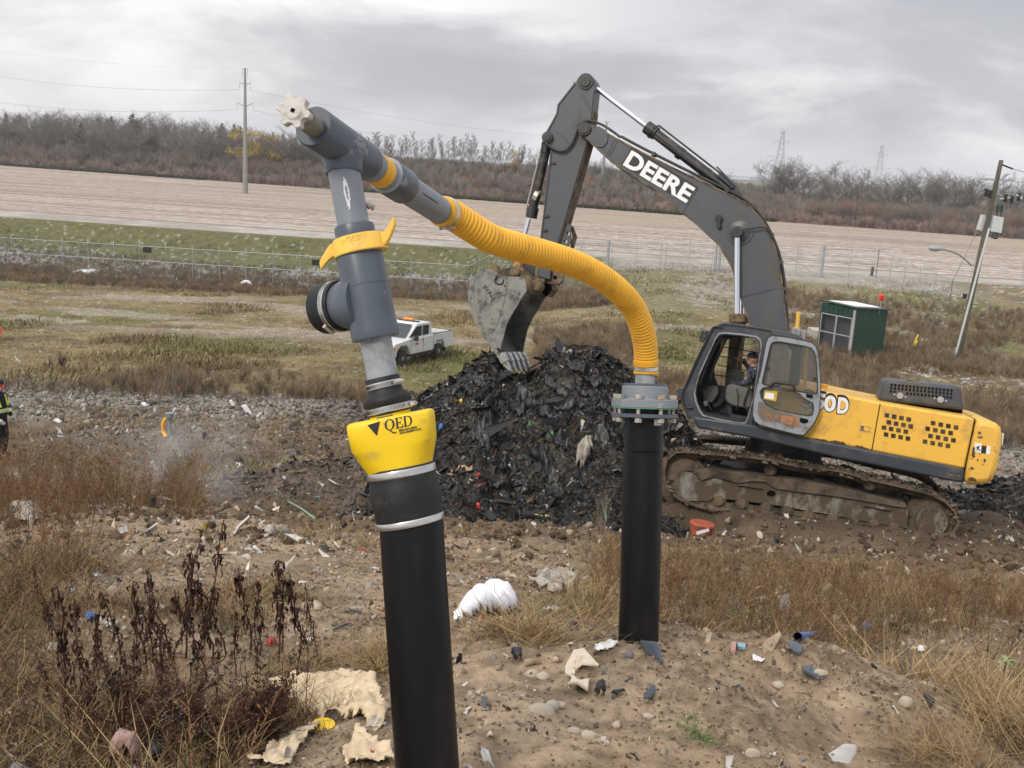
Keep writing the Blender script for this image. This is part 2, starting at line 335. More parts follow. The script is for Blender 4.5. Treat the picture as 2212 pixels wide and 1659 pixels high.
eA=PZ(0,453,FZ); eB=PZ(2212,606,FZ); fA=PZ(0,357,FZ); fB=PZ(2212,518,FZ)
gA=PZ(0,468,FZ); gB=PZ(2212,618,FZ)
def lineY(a,b,t): # Y where X=t*Y meets line a-b ; t array
    dx=b.x-a.x; dy=b.y-a.y
    # a.x+s dx = t (a.y + s dy)
    s=(t*a.y-a.x)/(dx-t*dy); return a.y+s*dy
# excavator frame (needed by the terrain)
EY=19.0
EO=P(1790,1150,15.75)
_a=R(EY); _ex=Vector((math.cos(_a),-math.sin(_a),0))*math.cos(R(6.9))+Vector((0,0,-math.sin(R(6.9))))
_ey=Vector((math.sin(_a),math.cos(_a),-math.tan(R(9)))); _ey=(_ey-_ex*_ey.dot(_ex)).normalized(); _ez=_ex.cross(_ey)
EROT=Matrix((_ex,_ey,_ez)).transposed()
def Hs(x,y):
    """smooth terrain height"""
    x=np.asarray(x,float); y=np.asarray(y,float)
    t=np.clip(x/np.maximum(y,2.2),-.5,.45); 
    yi=np.clip(np.searchsorted(YK,y)-1,0,len(YK)-2); ti=np.clip(np.searchsorted(TK,t)-1,0,len(TK)-2)
    fy=np.clip((y-YK[yi])/(YK[yi+1]-YK[yi]),0,1); ft=np.clip((t-TK[ti])/(TK[ti+1]-TK[ti]),0,1)
    d=(DT[ti,yi]*(1-ft)+DT[ti+1,yi]*ft)*(1-fy)+(DT[ti,yi+1]*(1-ft)+DT[ti+1,yi+1]*ft)*fy
    z=10-d
    # foreground hump round the stand pipe
    # blend to the road level
    tt=x/np.maximum(y,1); e0=lineY(gA,gB,tt); k=ss(y,e0-7,e0-.5); z=z*(1-k)+FZ*k
    return z
def _el(u,v,w):
    d=ray(u,v); o=CAM-EO; k=(w-o.dot(_ey))/d.dot(_ey); return CAM+d*k
_q0=_el(1480,1092,-.2); _q1=_el(2035,1161,-.2); _pn=(_q1-_q0).cross(_ey).normalized(); _pn=-_pn if _pn.z<0 else _pn
def plane_exc(x,y):
    n=_pn; return _q0.z-((x-_q0.x)*n.x+(y-_q0.y)*n.y)/n.z
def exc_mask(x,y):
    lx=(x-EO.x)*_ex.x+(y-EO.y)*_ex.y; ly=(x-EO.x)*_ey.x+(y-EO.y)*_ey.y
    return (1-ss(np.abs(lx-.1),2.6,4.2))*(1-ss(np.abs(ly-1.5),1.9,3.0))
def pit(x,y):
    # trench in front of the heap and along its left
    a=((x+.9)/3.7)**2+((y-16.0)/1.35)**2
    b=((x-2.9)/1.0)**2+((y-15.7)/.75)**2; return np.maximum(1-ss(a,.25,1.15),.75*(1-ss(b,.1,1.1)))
def H(x,y):
    x=np.asarray(x,float); y=np.asarray(y,float)
    z=Hs(x,y)
    # hump of bare soil
    z=z+.17*np.exp(-(((x-1.55)/.78)**2+((y-3.95)/.75)**2))-.12*np.exp(-(((x+.9)/.7)**2+((y-3.4)/.9)**2))-.20*np.exp(-(((x-1.8)/2.2)**2+((y-5.9)/.8)**2))
    m_=exc_mask(x,y); z=z*(1-m_)+(plane_exc(x,y)+.02)*m_
    p=pit(x,y); z=z-1.05*p
    # lip of spoil before the pit
    z=z+.16*np.exp(-((y-13.9-.3*np.sin(x*1.3))/.55)**2)*np.exp(-((x+.8)/4.5)**2)*(.4+1.2*fbm(x,y,.9,3,5))
    # rough relief
    near=ss(y,1,4)*(1-ss(y,60,100))
    rough=.05+.13*ss(y,9,12)*(1-ss(y,26,34))
    z=z+(fbm(x,y,.55,3,3)-.5)*.22*near*(1-.7*m_)+(fbm(x,y,2.6,4,11)-.5)*rough*1.6*(1-.5*m_)
    fine=(fbm(x,y,11,3,23)-.5)*.035+(fbm(x,y,34,3,27)-.5)*.016; cl=ss(fbm(x,y,26,3,29),.58,.70)*.018; z=z+(fine+cl*ss(fbm(x,y,1.1,3,33),.40,.60))*(1-ss(y,9,14))
    return z
def Hf(x,y): return float(H(np.array([x]),np.array([y]))[0])
def G(u,v,lift=0):
    d=ray(u,v); Y=np.concatenate([np.linspace(1.2,20,1500),np.linspace(20,130,1500)]); X=d.x/d.y*Y; Z=CAM.z+d.z/d.y*Y
    h=H(X,Y); i=np.argmax(Z<h)
    if Z[i]>=h[i]: i=len(Y)-1
    return Vector((X[i],Y[i],h[i]+lift))
def inreg(u,v,cu,cv,ru,rv,soft=.5): return 1-ss(((u-cu)/ru)**2+((v-cv)/rv)**2,1-soft,1+soft)
SOIL=np.array([.345,.262,.176]); SOIL2=np.array([.265,.195,.126]); DARK=np.array([.040,.032,.026]); DRY=np.array([.235,.185,.095]); DRY2=np.array([.155,.115,.065]); GRN=np.array([.125,.135,.042]); GRAV=np.array([.22,.195,.165]); MUDC=np.array([.125,.089,.056]); TRK=np.array([.34,.29,.24]); SNOW=np.array([.74,.76,.78])
def mixc(c,d,f): f=np.clip(f,0,1)[...,None]; return c*(1-f)+d*f
def ground_color(x,y,z):
    u,v=proj(x,y,z)
    n1=fbm(x,y,.5,4,31); n2=fbm(x,y,1.7,4,37); n3=fbm(x,y,.12,3,41); nf=fbm(x,y,9,3,43)
    c=np.ones(x.shape+(3,))*SOIL
    c=mixc(c,SOIL2,ss(n2,.42,.62)*.8)
    c=mixc(c,MUDC,ss(nf,.54,.66)*.55); c=mixc(c,MUDC*.8,ss(fbm(x,y,26,3,29),.60,.70)*ss(fbm(x,y,1.1,3,33),.40,.60)*.6*(1-ss(y,7,12)))
    # weeds band litter layer 4.6-9 m
    c=mixc(c,DRY2,ss(y,4.6,5.4)*(1-ss(y,11,13))*ss(x,.2,1.0)*.6)
    c=mixc(c,np.array([.075,.052,.034]),(1-ss(y,3.3,4.0))*(1-ss(x/np.maximum(y,1),-.25,-.19))*ss(x,-9,-1)*.75*ss(n2+.1,.3,.5))
    c=mixc(c,np.array([.085,.064,.045]),ss(y,14.5,17)*(1-ss(y,25,30))*(.45+.5*ss(n2,.4,.6)))
    # brown crumbly lip and pit
    c=mixc(c,MUDC,ss(y,11.3,13.2)*(1-ss(y,19,23))*(.75+.3*n2))
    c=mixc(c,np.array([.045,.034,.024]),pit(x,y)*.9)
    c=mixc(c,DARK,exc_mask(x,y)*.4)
    # grey rubble strip at 24-37 m
    g=ss(y+5*(n1-.5),28.5,31)*(1-ss(y+4*(n1-.5),34,36.5)); c=mixc(c,np.array([.165,.145,.12]),ss(y,17.5,20)*.55)
    c=mixc(c,GRAV*(.45+1.0*nf[...,None]),g*.85)
    c=mixc(c,DARK*1.6,g*ss(x,-8,-3)*(1-ss(x,4,8))*.7)
    # grass slope
    s=ss(y+4*(n1-.5),34.5,37.5); gc=mixc(np.ones(x.shape+(3,))*DRY,DRY2,ss(n1,.42,.62)*.8); gc=mixc(gc,GRN,ss(n3,.5,.66)*.55+ss(n2,.6,.75)*.2)
    c=mixc(c,gc,s)
    # bare streaks on the slope and the tyre track
    b=ss(fbm(x*.35,y,.22,4,51),.60,.68)*ss(y,52,58)*(1-ss(y,76,82))*(1-ss(x,-2,8)); c=mixc(c,TRK,b*.7)
    ty=58+.16*(x+3)+1.3*np.sin(x*.12); c=mixc(c,TRK,(1-ss(np.abs(y-ty),.6,2.0))*ss(x,-10,0)*(1-ss(x,16,20))*.7*(.5+n2))
    c=mixc(c,GRN*1.0,inreg(u,v,930,800,170,45)*.5)
    # fence ditch: dark dead weeds with snow, green bank
    fd=ss(y,82,86)*(1-ss(x,3,9)); c=mixc(c,np.array([.125,.098,.068]),fd*.9)
    e0=lineY(gA,gB,x/np.maximum(y,1)); bank=ss(y+1.5*(n1-.5),e0-15,e0-12)*(1-ss(x,9,20)*.9); c=mixc(c,np.array([.13,.105,.075]),ss(y,88,91)*(1-ss(x,3,9))*.9)
    c=mixc(c,np.array([.120,.118,.050])*(.6+.8*fbm(x,y,3,4,39)[...,None]),bank)
    # hardstanding by the gate
    c=mixc(c,np.array([.33,.30,.26]),ss(y,e0-9,e0-6)*ss(x,7,11)*(1-ss(x,38,46)))
    c=mixc(c,np.array([.21,.19,.11]),ss(y,66,72)*(1-ss(y,e0-9,e0-7))*ss(x,5,9)*(1-ss(x,30,36))*.8)
    c=mixc(c,np.array([.33,.30,.265]),inreg(u,v,1570,625,110,45)*ss(n2,.35,.6)*.8)
    # right side rough ground: reddish dead weeds, green and snow
    c=mixc(c,np.array([.15,.105,.066]),ss(x/np.maximum(y,1),.2,.3)*ss(y,36,40)*(1-ss(y,84,90))*ss(n1,.4,.6)*.85)
    # snow dusting
    sn=ss(fbm(x,y,3.2,5,61,.66),.60,.65)
    reg=np.clip(inreg(u,v,1800,760,90,130)*.9+inreg(u,v,2130,760,190,130)*1.3+inreg(u,v,1700,740,90,60)*1.2+inreg(u,v,1950,900,260,60)*.5+inreg(u,v,1280,700,90,40)*.3+inreg(u,v,2150,620,150,30)*.8,0,1)
    c=mixc(c,SNOW,sn*np.where(reg>.05,reg*.5,0)*ss(fbm(x,y,.3,3,63),.38,.55)*ss(y,30,36))
    sn2=ss(fbm(x,y,5,4,67,.6),.70,.74)*ss(y,34,38); c=mixc(c,SNOW,sn2*.3)
    return c
# ground sheet
def grid_mesh(name,Xf,nr,nc,**k):
    pass
nr,nc=760,640
s=np.linspace(0,1,nr)[:,None]; tt=np.linspace(-.74,.74,nc)[None,:]
Y1=lineY(gA,gB,tt*1.0)
y0=-1.6; X_off=3.0
# rows spaced geometrically in (Y+4)
Yg=(y0+4)*((Y1+4)/(y0+4))**s-4
Xg=tt*(Yg+X_off*(1-s)); Xg=Xg+0*Yg
# re-evaluate last row exactly on the edge
Zg=H(Xg,Yg); Zg[-1,:]=FZ
V=np.stack([Xg,Yg,Zg],-1).reshape(-1,3)
I=np.arange(nr*nc).reshape(nr,nc); F=np.stack([I[:-1,:-1],I[:-1,1:],I[1:,1:],I[1:,:-1]],-1).reshape(-1,4)
def ground_mat(name,fine=1.0,bump=1.0):
    mt=bpy.data.materials.new(name); mt.use_nodes=True; t=mt.node_tree; L=t.links; b=t.nodes['Principled BSDF']; b.inputs['Roughness'].default_value=.92; b.inputs['Specular IOR Level'].default_value=.2
    vcn=nd(t,'ShaderNodeVertexColor',layer_name='Col'); g=nd(t,'ShaderNodeNewGeometry')
    def nz(s_,d=6,r=.65):
        n=nd(t,'ShaderNodeTexNoise'); n.inputs['Scale'].default_value=s_; n.inputs['Detail'].default_value=d; n.inputs['Roughness'].default_value=r; L.new(g.outputs['Position'],n.inputs['Vector']); return n.outputs[0]
    a=nz(1.3); b2=nz(16*fine); vo=nd(t,'ShaderNodeTexVoronoi'); vo.inputs['Scale'].default_value=34*fine; L.new(g.outputs['Position'],vo.inputs['Vector'])
    m1=nd(t,'ShaderNodeMapRange'); m1.inputs[1].default_value=.3; m1.inputs[2].default_value=.7; m1.inputs[3].default_value=.72; m1.inputs[4].default_value=1.25; L.new(b2,m1.inputs[0])
    m2=nd(t,'ShaderNodeMapRange'); m2.inputs[1].default_value=.3; m2.inputs[2].default_value=.7; m2.inputs[3].default_value=.8; m2.inputs[4].default_value=1.18; L.new(a,m2.inputs[0])
    p=mth(t,'MULTIPLY',m1.outputs[0],m2.outputs[0]); s2=nd(t,'ShaderNodeVectorMath',operation='SCALE'); L.new(vcn.outputs[0],s2.inputs[0]); L.new(p,s2.inputs['Scale'])
    L.new(s2.outputs[0],b.inputs['Base Color'])
    bn=nd(t,'ShaderNodeBump'); bn.inputs['Strength'].default_value=.9*bump; bn.inputs['Distance'].default_value=.03; L.new(mth(t,'ADD',b2,mth(t,'MULTIPLY',vo.outputs[0],.25)),bn.inputs['Height']); L.new(bn.outputs[0],b.inputs['Normal'])
    return mt
GM=ground_mat('soil_and_turf')
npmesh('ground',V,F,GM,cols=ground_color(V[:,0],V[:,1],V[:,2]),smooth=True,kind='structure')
# road, field, far country : strips between edge curves
def strip(name,e0,e1,nr,nc,colf,zf,mt,tl=.95):
    t=np.linspace(-tl,tl,nc)[None,:]; s=np.linspace(0,1,nr)[:,None]; a=e0(t); b=e1(t); Y=a+(b-a)*s; X=t*Y; Z=zf(X,Y,s+0*Y)
    V=np.stack([X,Y,Z],-1).reshape(-1,3); I=np.arange(nr*nc).reshape(nr,nc); F=np.stack([I[:-1,:-1],I[:-1,1:],I[1:,1:],I[1:,:-1]],-1).reshape(-1,4)
    return npmesh(name,V,F,mt,cols=colf(X,Y,s+0*Y).reshape(-1,3),smooth=True,kind='structure')
LE=lambda a,b:(lambda t: np.clip(lineY(a,b,np.clip(t,-.75,.75)),60,600))
def road_c(X,Y,s):
    c=np.ones(X.shape+(3,))*np.array([.42,.39,.35]); c=mixc(c,np.array([.33,.30,.26]),ss(fbm(X,Y,.3,4,3),.4,.6)); e=ss(np.abs(s-.5),.38,.5); return mixc(c,np.array([.22,.17,.10]),e*fbm(X,Y,.8,3,5)*1.4)
strip('road',LE(gA,gB),LE(eA,eB),14,400,road_c,lambda X,Y,s:FZ+0*X,GM)
dr=Vector((eB.x-eA.x,eB.y-eA.y,0)).normalized()
def field_c(X,Y,s):
    # distance across the rows
    q=(X-eA.x)*(-dr.y)+(Y-eA.y)*dr.x; al=(X-eA.x)*dr.x+(Y-eA.y)*dr.y
    c=np.ones(X.shape+(3,))*np.array([.41,.35,.295])
    w_=vn(q*.38+.25*fbm(X,Y,.05,3,8),al*.012,71); c=mixc(c,np.array([.26,.20,.155]),ss(w_,.46,.66)*.95)
    w2=vn(q*1.3,al*.03,73); c=mixc(c,np.array([.30,.235,.19]),ss(w2,.45,.7)*.6); st_=.5+.5*np.sin(q*2*math.pi/(3.6)+2.2*vn(q*.11,al*.008,75)); c=mixc(c,np.array([.225,.172,.135]),ss(st_,.62,.98)*(.35+.65*vn(q*.3,al*.02,76))*.9)
    c=mixc(c,np.array([.33,.265,.20]),ss(fbm(X,Y,.022,3,77),.42,.62)*ss(s,.25,.6)*.75)
    sn=ss(fbm(X,Y,1.9,3,79,.7),.47,.58)*(1-ss(s,.15,.75)*.8)*(.45+.55*ss(X,-60,20)); c=mixc(c,np.array([.70,.68,.66]),sn*.42*(1-ss(st_,.5,.95)*.8))
    return c
strip('field',LE(eA,eB),LE(fA,fB),520,760,field_c,lambda X,Y,s:FZ+(fbm(X,Y,.8,2,9)-.5)*.12*ss(s,0,.02),GM,tl=.8)
# wooded bank and the country beyond
def hillz(X,Y,s=None):
    t=X/np.maximum(Y,1); e=LE(fA,fB)(t); d=Y-e
    top=7.3+1.6*ss(t,-.1,-.5)-3.0*ss(t,.12,.30)+1.2*(fbm(X,Y,.02,2,5)-.5)*2
    z=FZ+(top-FZ)*ss(d,6,52)**.9
    z=z+(FZ+4.0-z)*ss(d,110,420)*ss(t,.1,.3)
    far=ss(Y,900,2400); return z*(1-far)+9.0*far
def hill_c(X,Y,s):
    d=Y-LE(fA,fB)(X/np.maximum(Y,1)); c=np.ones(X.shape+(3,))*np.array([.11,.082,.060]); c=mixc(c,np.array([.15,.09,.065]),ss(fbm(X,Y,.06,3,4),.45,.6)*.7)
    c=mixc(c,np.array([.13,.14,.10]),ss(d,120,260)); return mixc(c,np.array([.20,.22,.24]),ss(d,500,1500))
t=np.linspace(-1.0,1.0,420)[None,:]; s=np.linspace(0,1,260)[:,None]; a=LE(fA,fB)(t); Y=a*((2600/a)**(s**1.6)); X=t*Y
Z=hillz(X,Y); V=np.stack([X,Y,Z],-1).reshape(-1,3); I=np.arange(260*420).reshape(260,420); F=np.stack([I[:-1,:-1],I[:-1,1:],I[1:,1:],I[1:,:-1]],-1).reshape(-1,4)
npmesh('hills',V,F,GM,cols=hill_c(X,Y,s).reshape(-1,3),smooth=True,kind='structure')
# ================================================================ tilted gas wellhead
PX=1/FPX
def c1(x,y): return (576+.2481*x,181+.2481*y)
def c2(x,y): return (576+.3638*x,548.6+.3638*y)
D0=2.6
WB=G(935,1720); 
wh=thing('gas_wellhead','tall leaning gas wellhead of black and grey pipe with bright yellow cap body','wellhead',WB)
def axpt(a,b,D=D0,Db=None): return A(a[0],a[1],D),A(b[0],b[1],Db or D)
def lathe_px(name,a,b,prof,mt,D=D0,Db=None,par=None,n=48,sm=35,bev=0,label=None):
    """prof: list of (fraction, half width px at depth D)"""
    p0,p1=axpt(a,b,D,Db); q=MB(); Db_=Db or D
    q.lathe(p0,p1,[(f,r*PX*(D+(Db_-D)*f)) for f,r in prof],n); return q.build(name,mt,par,smooth=sm,bevel=bev,label=label)
# black lower pipe
p0=A(888,1125,D0); pdir=(A(923,1659,D0)-p0); p1=p0+pdir*1.42
q=MB(); q.lathe(p0,p1,[(0,69*PX*D0),(1,69*PX*D0)],56); q.build('riser_pipe',M['hdpe'],wh)
# rubber coupling with two bands
ca,cb_=(865.4,1007),(888,1133)
cp=lathe_px('rubber_coupling',ca,cb_,[(0,62),(.0,72.5),(.03,74),(.15,73.6),(.22,72.5),(.28,75.5),(.60,76),(.70,74.5),(.80,73.5),(.97,73.5),(1,70)],M['rubber'],par=wh,sm=50)
lathe_px('clamp_band',(866.3,1011),(869,1026),[(0,74.4),(.1,75.0),(.9,75.0),(1,74.4)],M['steel'],par=cp)
lathe_px('clamp_band',(884.2,1117),(886.9,1131),[(0,74.2),(.1,75.0),(.9,75.0),(1,74.2)],M['steel'],par=cp)
# yellow body: superellipse loft
def loft(secs,name,mt,par,n=64,bevel=0,axis=None):
    q=MB(); base=0
    ax=axis.normalized(); ex=RT-ax*RT.dot(ax); ex.normalize(); ey=ax.cross(ex)
    for (c,hx,hy,e,D) in secs:
        cc=A(c[0],c[1],D)
        for j in range(n):
            t=2*math.pi*j/n; ct,st=math.cos(t),math.sin(t)
            q.v.append(tuple(cc+ex*(abs(ct)**(2/e))*(1 if ct>0 else -1)*hx*PX*D+ey*(abs(st)**(2/e))*(1 if st>0 else -1)*hy*PX*D))
    for i in range(len(secs)-1):
        for j in range(n): q.f.append((i*n+j,(i+1)*n+j,(i+1)*n+(j+1)%n,i*n+(j+1)%n)); q.m.append(0)
    q.f.append(tuple(range(n))); q.f.append(tuple((len(secs)-1)*n+j for j in reversed(range(n)))); q.m+=[0,0]
    return q.build(name,mt,par,smooth=50,bevel=bevel)
bax=A(866,1012,D0)-A(845,903,D0)
yb=loft([((843.6,898.5),84,69,6,D0),((844.2,901.0),89,73,6,D0),((845.6,906),91.5,75,6,D0),((847.5,921),91.5,75,6,D0),((853.5,960),89,73,5.2,D0),((855,966),87,72,4,D0),((860,992),78,69,3,D0),((863.5,1006),72,67.5,2.4,D0),((866,1018),69.5,67,2.1,D0)],'wellhead_body',M['cap'],wh,axis=bax)
# neck, dark inlets on top
q=MB(); 
lathe_px('neck',(841,884),(847,916),[(0,44),(1,46)],M['cap'],par=yb)
q=MB(); bx=(RT-bax.normalized()*RT.dot(bax.normalized())).normalized(); bz=-bax.normalized(); by=bx.cross(bz)
rt3=Matrix((bx,-by,bz)).transposed() if by.dot(fw)<0 else Matrix((bx,by,bz)).transposed()
fwd=rt3.col[1]
cpos=A(839,903,D0)-fwd*(.066)
q.box(cpos,(.040,.022,.014),rt3); q.box(A(803,918,D0)-fwd*.070,(.045,.02,.006),rt3); q.box(A(882,899,D0)-fwd*.066,(.045,.02,.006),rt3)
q.build('gauge_port',M['blk'],yb,bevel=.002)
# --- lettering on the front of the yellow body
front=fwd*(-1)
fx=bx; fz=(A(845.5,909,D0)-A(853.5,958,D0)).normalized()
def on_front(px,py,off=.0012):
    o=A(px,py,D0)
    # push to the body's front surface
    rel=o-A(849,932,D0); xx=rel.dot(bx)/(89*PX*D0); dep=75*PX*D0*(max(0,1-abs(xx)**4.6))**(1/4.6)
    base=A(849,932,D0)+bx*rel.dot(bx)+fz*rel.dot(fz)
    return base-fwd*(dep+off)
# choose screen position so that the surface point projects to it
def surf(px,py,off=.0014):
    a,b=px,py
    for _ in range(6):
        p=on_front(a,b,off); pu,pv=proj(p.x,p.y,p.z); a+=px-pu; b+=py-pv
    return on_front(a,b,off)
def poly_on(q,pts,th=.0006,f=surf,m=0):
    w_=[f(x,y) for x,y in pts]; q.prism(w_,fwd*(th),m)
def L2(o,ex,ey,pts): return [(o[0]+ex[0]*x+ey[0]*y,o[1]+ex[1]*x+ey[1]*y) for x,y in pts]
def ellip(cx,cy,rx,ry,n=28,a0=0): return [(cx+rx*math.cos(2*math.pi*i/n+a0),cy+ry*math.sin(2*math.pi*i/n+a0)) for i in range(n)]
# strokes for serif letters in a unit box (height 1, baseline 0)
GL={'E':(.72,[[(.0,0),(.0,.05),(.09,.08),(.09,.92),(0,.95),(0,1),(.66,1),(.69,.72),(.65,.72),(.58,.90),(.5,.94),(.26,.94),(.26,.55),(.42,.54),(.48,.66),(.52,.66),(.52,.37),(.48,.37),(.42,.48),(.26,.48),(.26,.07),(.52,.07),(.62,.13),(.70,.30),(.74,.30),(.70,0)]],[]),
    'D':(.9,[[(0,0),(0,.05),(.09,.08),(.09,.92),(0,.95),(0,1),(.42,1),(.66,.93),(.82,.75),(.88,.5),(.82,.25),(.66,.07),(.42,0)]],[[(.26,.07),(.42,.07),(.56,.13),(.66,.30),(.69,.5),(.66,.70),(.56,.87),(.42,.93),(.26,.93)]]),
    'Q':(1.0,[[(.5+.48*math.cos(i*math.pi/14),.5+.52*math.sin(i*math.pi/14)) for i in range(28)]],[[(.5+.30*math.cos(i*math.pi/14),.5+.455*math.sin(i*math.pi/14)) for i in range(28)]])}
def letters(q,word,o,ex,ey,f,gap=.1,th=.0006,ext=None):
    x=0
    for ch in word:
        w_,outs,holes=GL[ch]
        pts=[f(*p) for p in L2((o[0]+ex[0]*x,o[1]+ex[1]*x),ex,ey,outs[0])]; hs=[[f(*p) for p in L2((o[0]+ex[0]*x,o[1]+ex[1]*x),ex,ey,h)] for h in holes]
        q.prism(pts,ext if ext is not None else fwd*th,0,hs)
        if ch=='Q':
            tail=[(.40,-.02),(.56,-.02),(.72,-.20),(.92,-.30),(1.12,-.26),(1.14,-.30),(.95,-.40),(.70,-.34)]
            q.prism([f(*p) for p in L2((o[0]+ex[0]*x,o[1]+ex[1]*x),ex,ey,tail)],ext if ext is not None else fwd*th,0)
        x+=w_+gap
q=MB()
tp=[c2(598,1017),c2(673,993),c2(654,1080)]
poly_on(q,[tp[0],((tp[0][0]+tp[1][0])/2,(tp[0][1]+tp[1][1])/2),tp[1],tp[2]])
o=c2(702,1051); hh=22.5
letters(q,'QED',(o[0],o[1]),(hh*.985,-hh*.20),(-hh*.10,-hh*1.02),surf,gap=.06)
q.build('logo',M['ink'],yb)
def textmesh(txt,size,mt,name,par,org,ex,ez,th=.001,offset=0,align='LEFT',bold=0,local=False,label=None):
    cu=bpy.data.curves.new('t','FONT'); cu.body=txt; cu.size=size; cu.extrude=th; cu.align_x=align; cu.offset=bold; cu.resolution_u=3
    to=bpy.data.objects.new('t',cu); me=bpy.data.meshes.new_from_object(to)
    q=MB(); ex=Vector(ex);ez=Vector(ez); n=ex.cross(ez)
    q.v=[tuple(Vector(org)+ex*v.co.x+ez*v.co.y+n*v.co.z) for v in me.vertices]; q.f=[tuple(p.vertices) for p in me.polygons]; q.m=[0]*len(q.f)
    bpy.data.objects.remove(to); bpy.data.curves.remove(cu)
    return q.build(name,mt,par,smooth=0,local=local,label=label)
ft=surf(c2(786,1056)[0],c2(786,1056)[1]); fe=(surf(c2(856,1041)[0],c2(856,1041)[1])-ft).normalized()
textmesh('800-624-2026',.0082,M['ink'],'phone_number',yb,ft,fe,fz,.0003,bold=.0002)
ft=surf(c2(788,1070)[0],c2(788,1070)[1]); textmesh('www.qedenv.com',.0078,M['ink'],'web_address',yb,ft,fe,fz,.0003,bold=.0002)
# rubber reducer
rb=lathe_px('rubber_reducer',(825.5,815),(843,893),[(0,33),(0,36.5),(.05,37.5),(.32,37.5),(.42,39),(.56,52),(.60,53),(.72,53),(.78,49.5),(.80,49),(.98,49),(1,45)],M['rubber'],par=wh,sm=45)
def clamp(a,b,r,par,screw=None,D=D0,Db=None):
    o=lathe_px('hose_clamp',a,b,[(0,r-.8),(.08,r),(.92,r),(1,r-.8)],M['steel'],par=par,D=D,Db=Db)
    p0,p1=axpt(a,b,D,Db); ax=(p1-p0).normalized(); h=(p1-p0).length
    vx=(RT-ax*RT.dot(ax)).normalized(); vy=-(fw-ax*fw.dot(ax)).normalized()
    q=MB(); mid=(p0+p1)/2
    for k in range(30):
        t=R(-60+4*k-8); c=mid+(vx*math.sin(t)+vy*math.cos(t))*(r*PX*D+.0002); tn=(vx*math.cos(t)-vy*math.sin(t)); q.box(c,(.0011,.0008,h*.62),Matrix((tn,(vx*math.sin(t)+vy*math.cos(t)),ax)).transposed())
    q.build('worm_slots',M['ink'],o,smooth=0)
    if screw is not None:
        t=R(screw); c=mid+(vx*math.sin(t)+vy*math.cos(t))*(r*PX*D+.006); tn=(vx*math.cos(t)-vy*math.sin(t)); q=MB(); q.tube([c-tn*.014,c+tn*.012],.0058,10); q.tube([c+tn*.012,c+tn*.022],.0042,6); q.build('clamp_screw',M['steel'],o)
    return o
clamp((827.6,825.5),(830.6,838),38.6,rb,52)
clamp((840.2,876),(843.2,889),50.4,rb,78)
# grey pipe to the lower tee
lathe_px('lower_grey_pipe',(808,712),(829,828),[(0,33.6),(1,34.2)],M['pvcl'],par=wh)
# lower tee body
te=lathe_px('pipe_tee',(771,528),(812.5,731),[(0,44),(.0,49),(.02,50.5),(.66,51),(.84,51),(.90,51.8),(.975,52),(1,50.5),(1,38)],M['pvcd'],par=wh,sm=40,n=64)
# tee branch pointing left and away
b0=A(793,650,D0); bd=(RT*(-.80)+UP*(-.09)+fw*.55).normalized()
q=MB(); q.lathe(b0,b0+bd*.118,[(0,.078),(.22,.0775),(.34,.074),(.55,.066),(.70,.0615),(1,.0605)],56); q.build('branch_socket',M['pvcd'],te,smooth=50)
q=MB(); q.lathe(b0+bd*.086,b0+bd*.158,[(0,.061),(0,.0665),(.05,.068),(.93,.068),(1,.0655),(1,.05)],56); rc=q.build('rubber_end_cap',M['rubber'],te,smooth=40)
q=MB(); q.lathe(b0+bd*.098,b0+bd*.113,[(0,.068),(.08,.0692),(.92,.0692),(1,.068)],56); hc=q.build('hose_clamp',M['steel'],rc)
vx=(UP-bd*UP.dot(bd)).normalized(); vy=(bd.cross(vx)).normalized(); 
if vy.dot(fw)>0: vy=-vy
q=MB()
for k in range(34):
    t=R(-52+3.6*k-12); rr=(vx*math.sin(t)+vy*math.cos(t)); tn=(vx*math.cos(t)-vy*math.sin(t)); q.box(b0+bd*.1055+rr*.0693,(.001,.0008,.009),Matrix((tn,rr,bd)).transposed())
q.build('worm_slots',M['ink'],hc,smooth=0)
t=R(-60); rr=(vx*math.sin(t)+vy*math.cos(t)); tn=(vx*math.cos(t)-vy*math.sin(t)); q=MB(); q.tube([b0+bd*.1055+rr*.075-tn*.014,b0+bd*.1055+rr*.075+tn*.02],.006,10); q.build('clamp_screw',M['steel'],hc)
# seam line round the tee
q=MB(); a_,b_=axpt((789,617),(789.4,619)); ax=(A(812,727,D0)-A(779,549,D0)).normalized(); q.lathe(a_-ax*.0006,a_+ax*.0006,[(0,51.2*PX*D0),(.5,51.7*PX*D0),(1,51.2*PX*D0)],64); q.build('mould_seam',M['pvcd'],te)
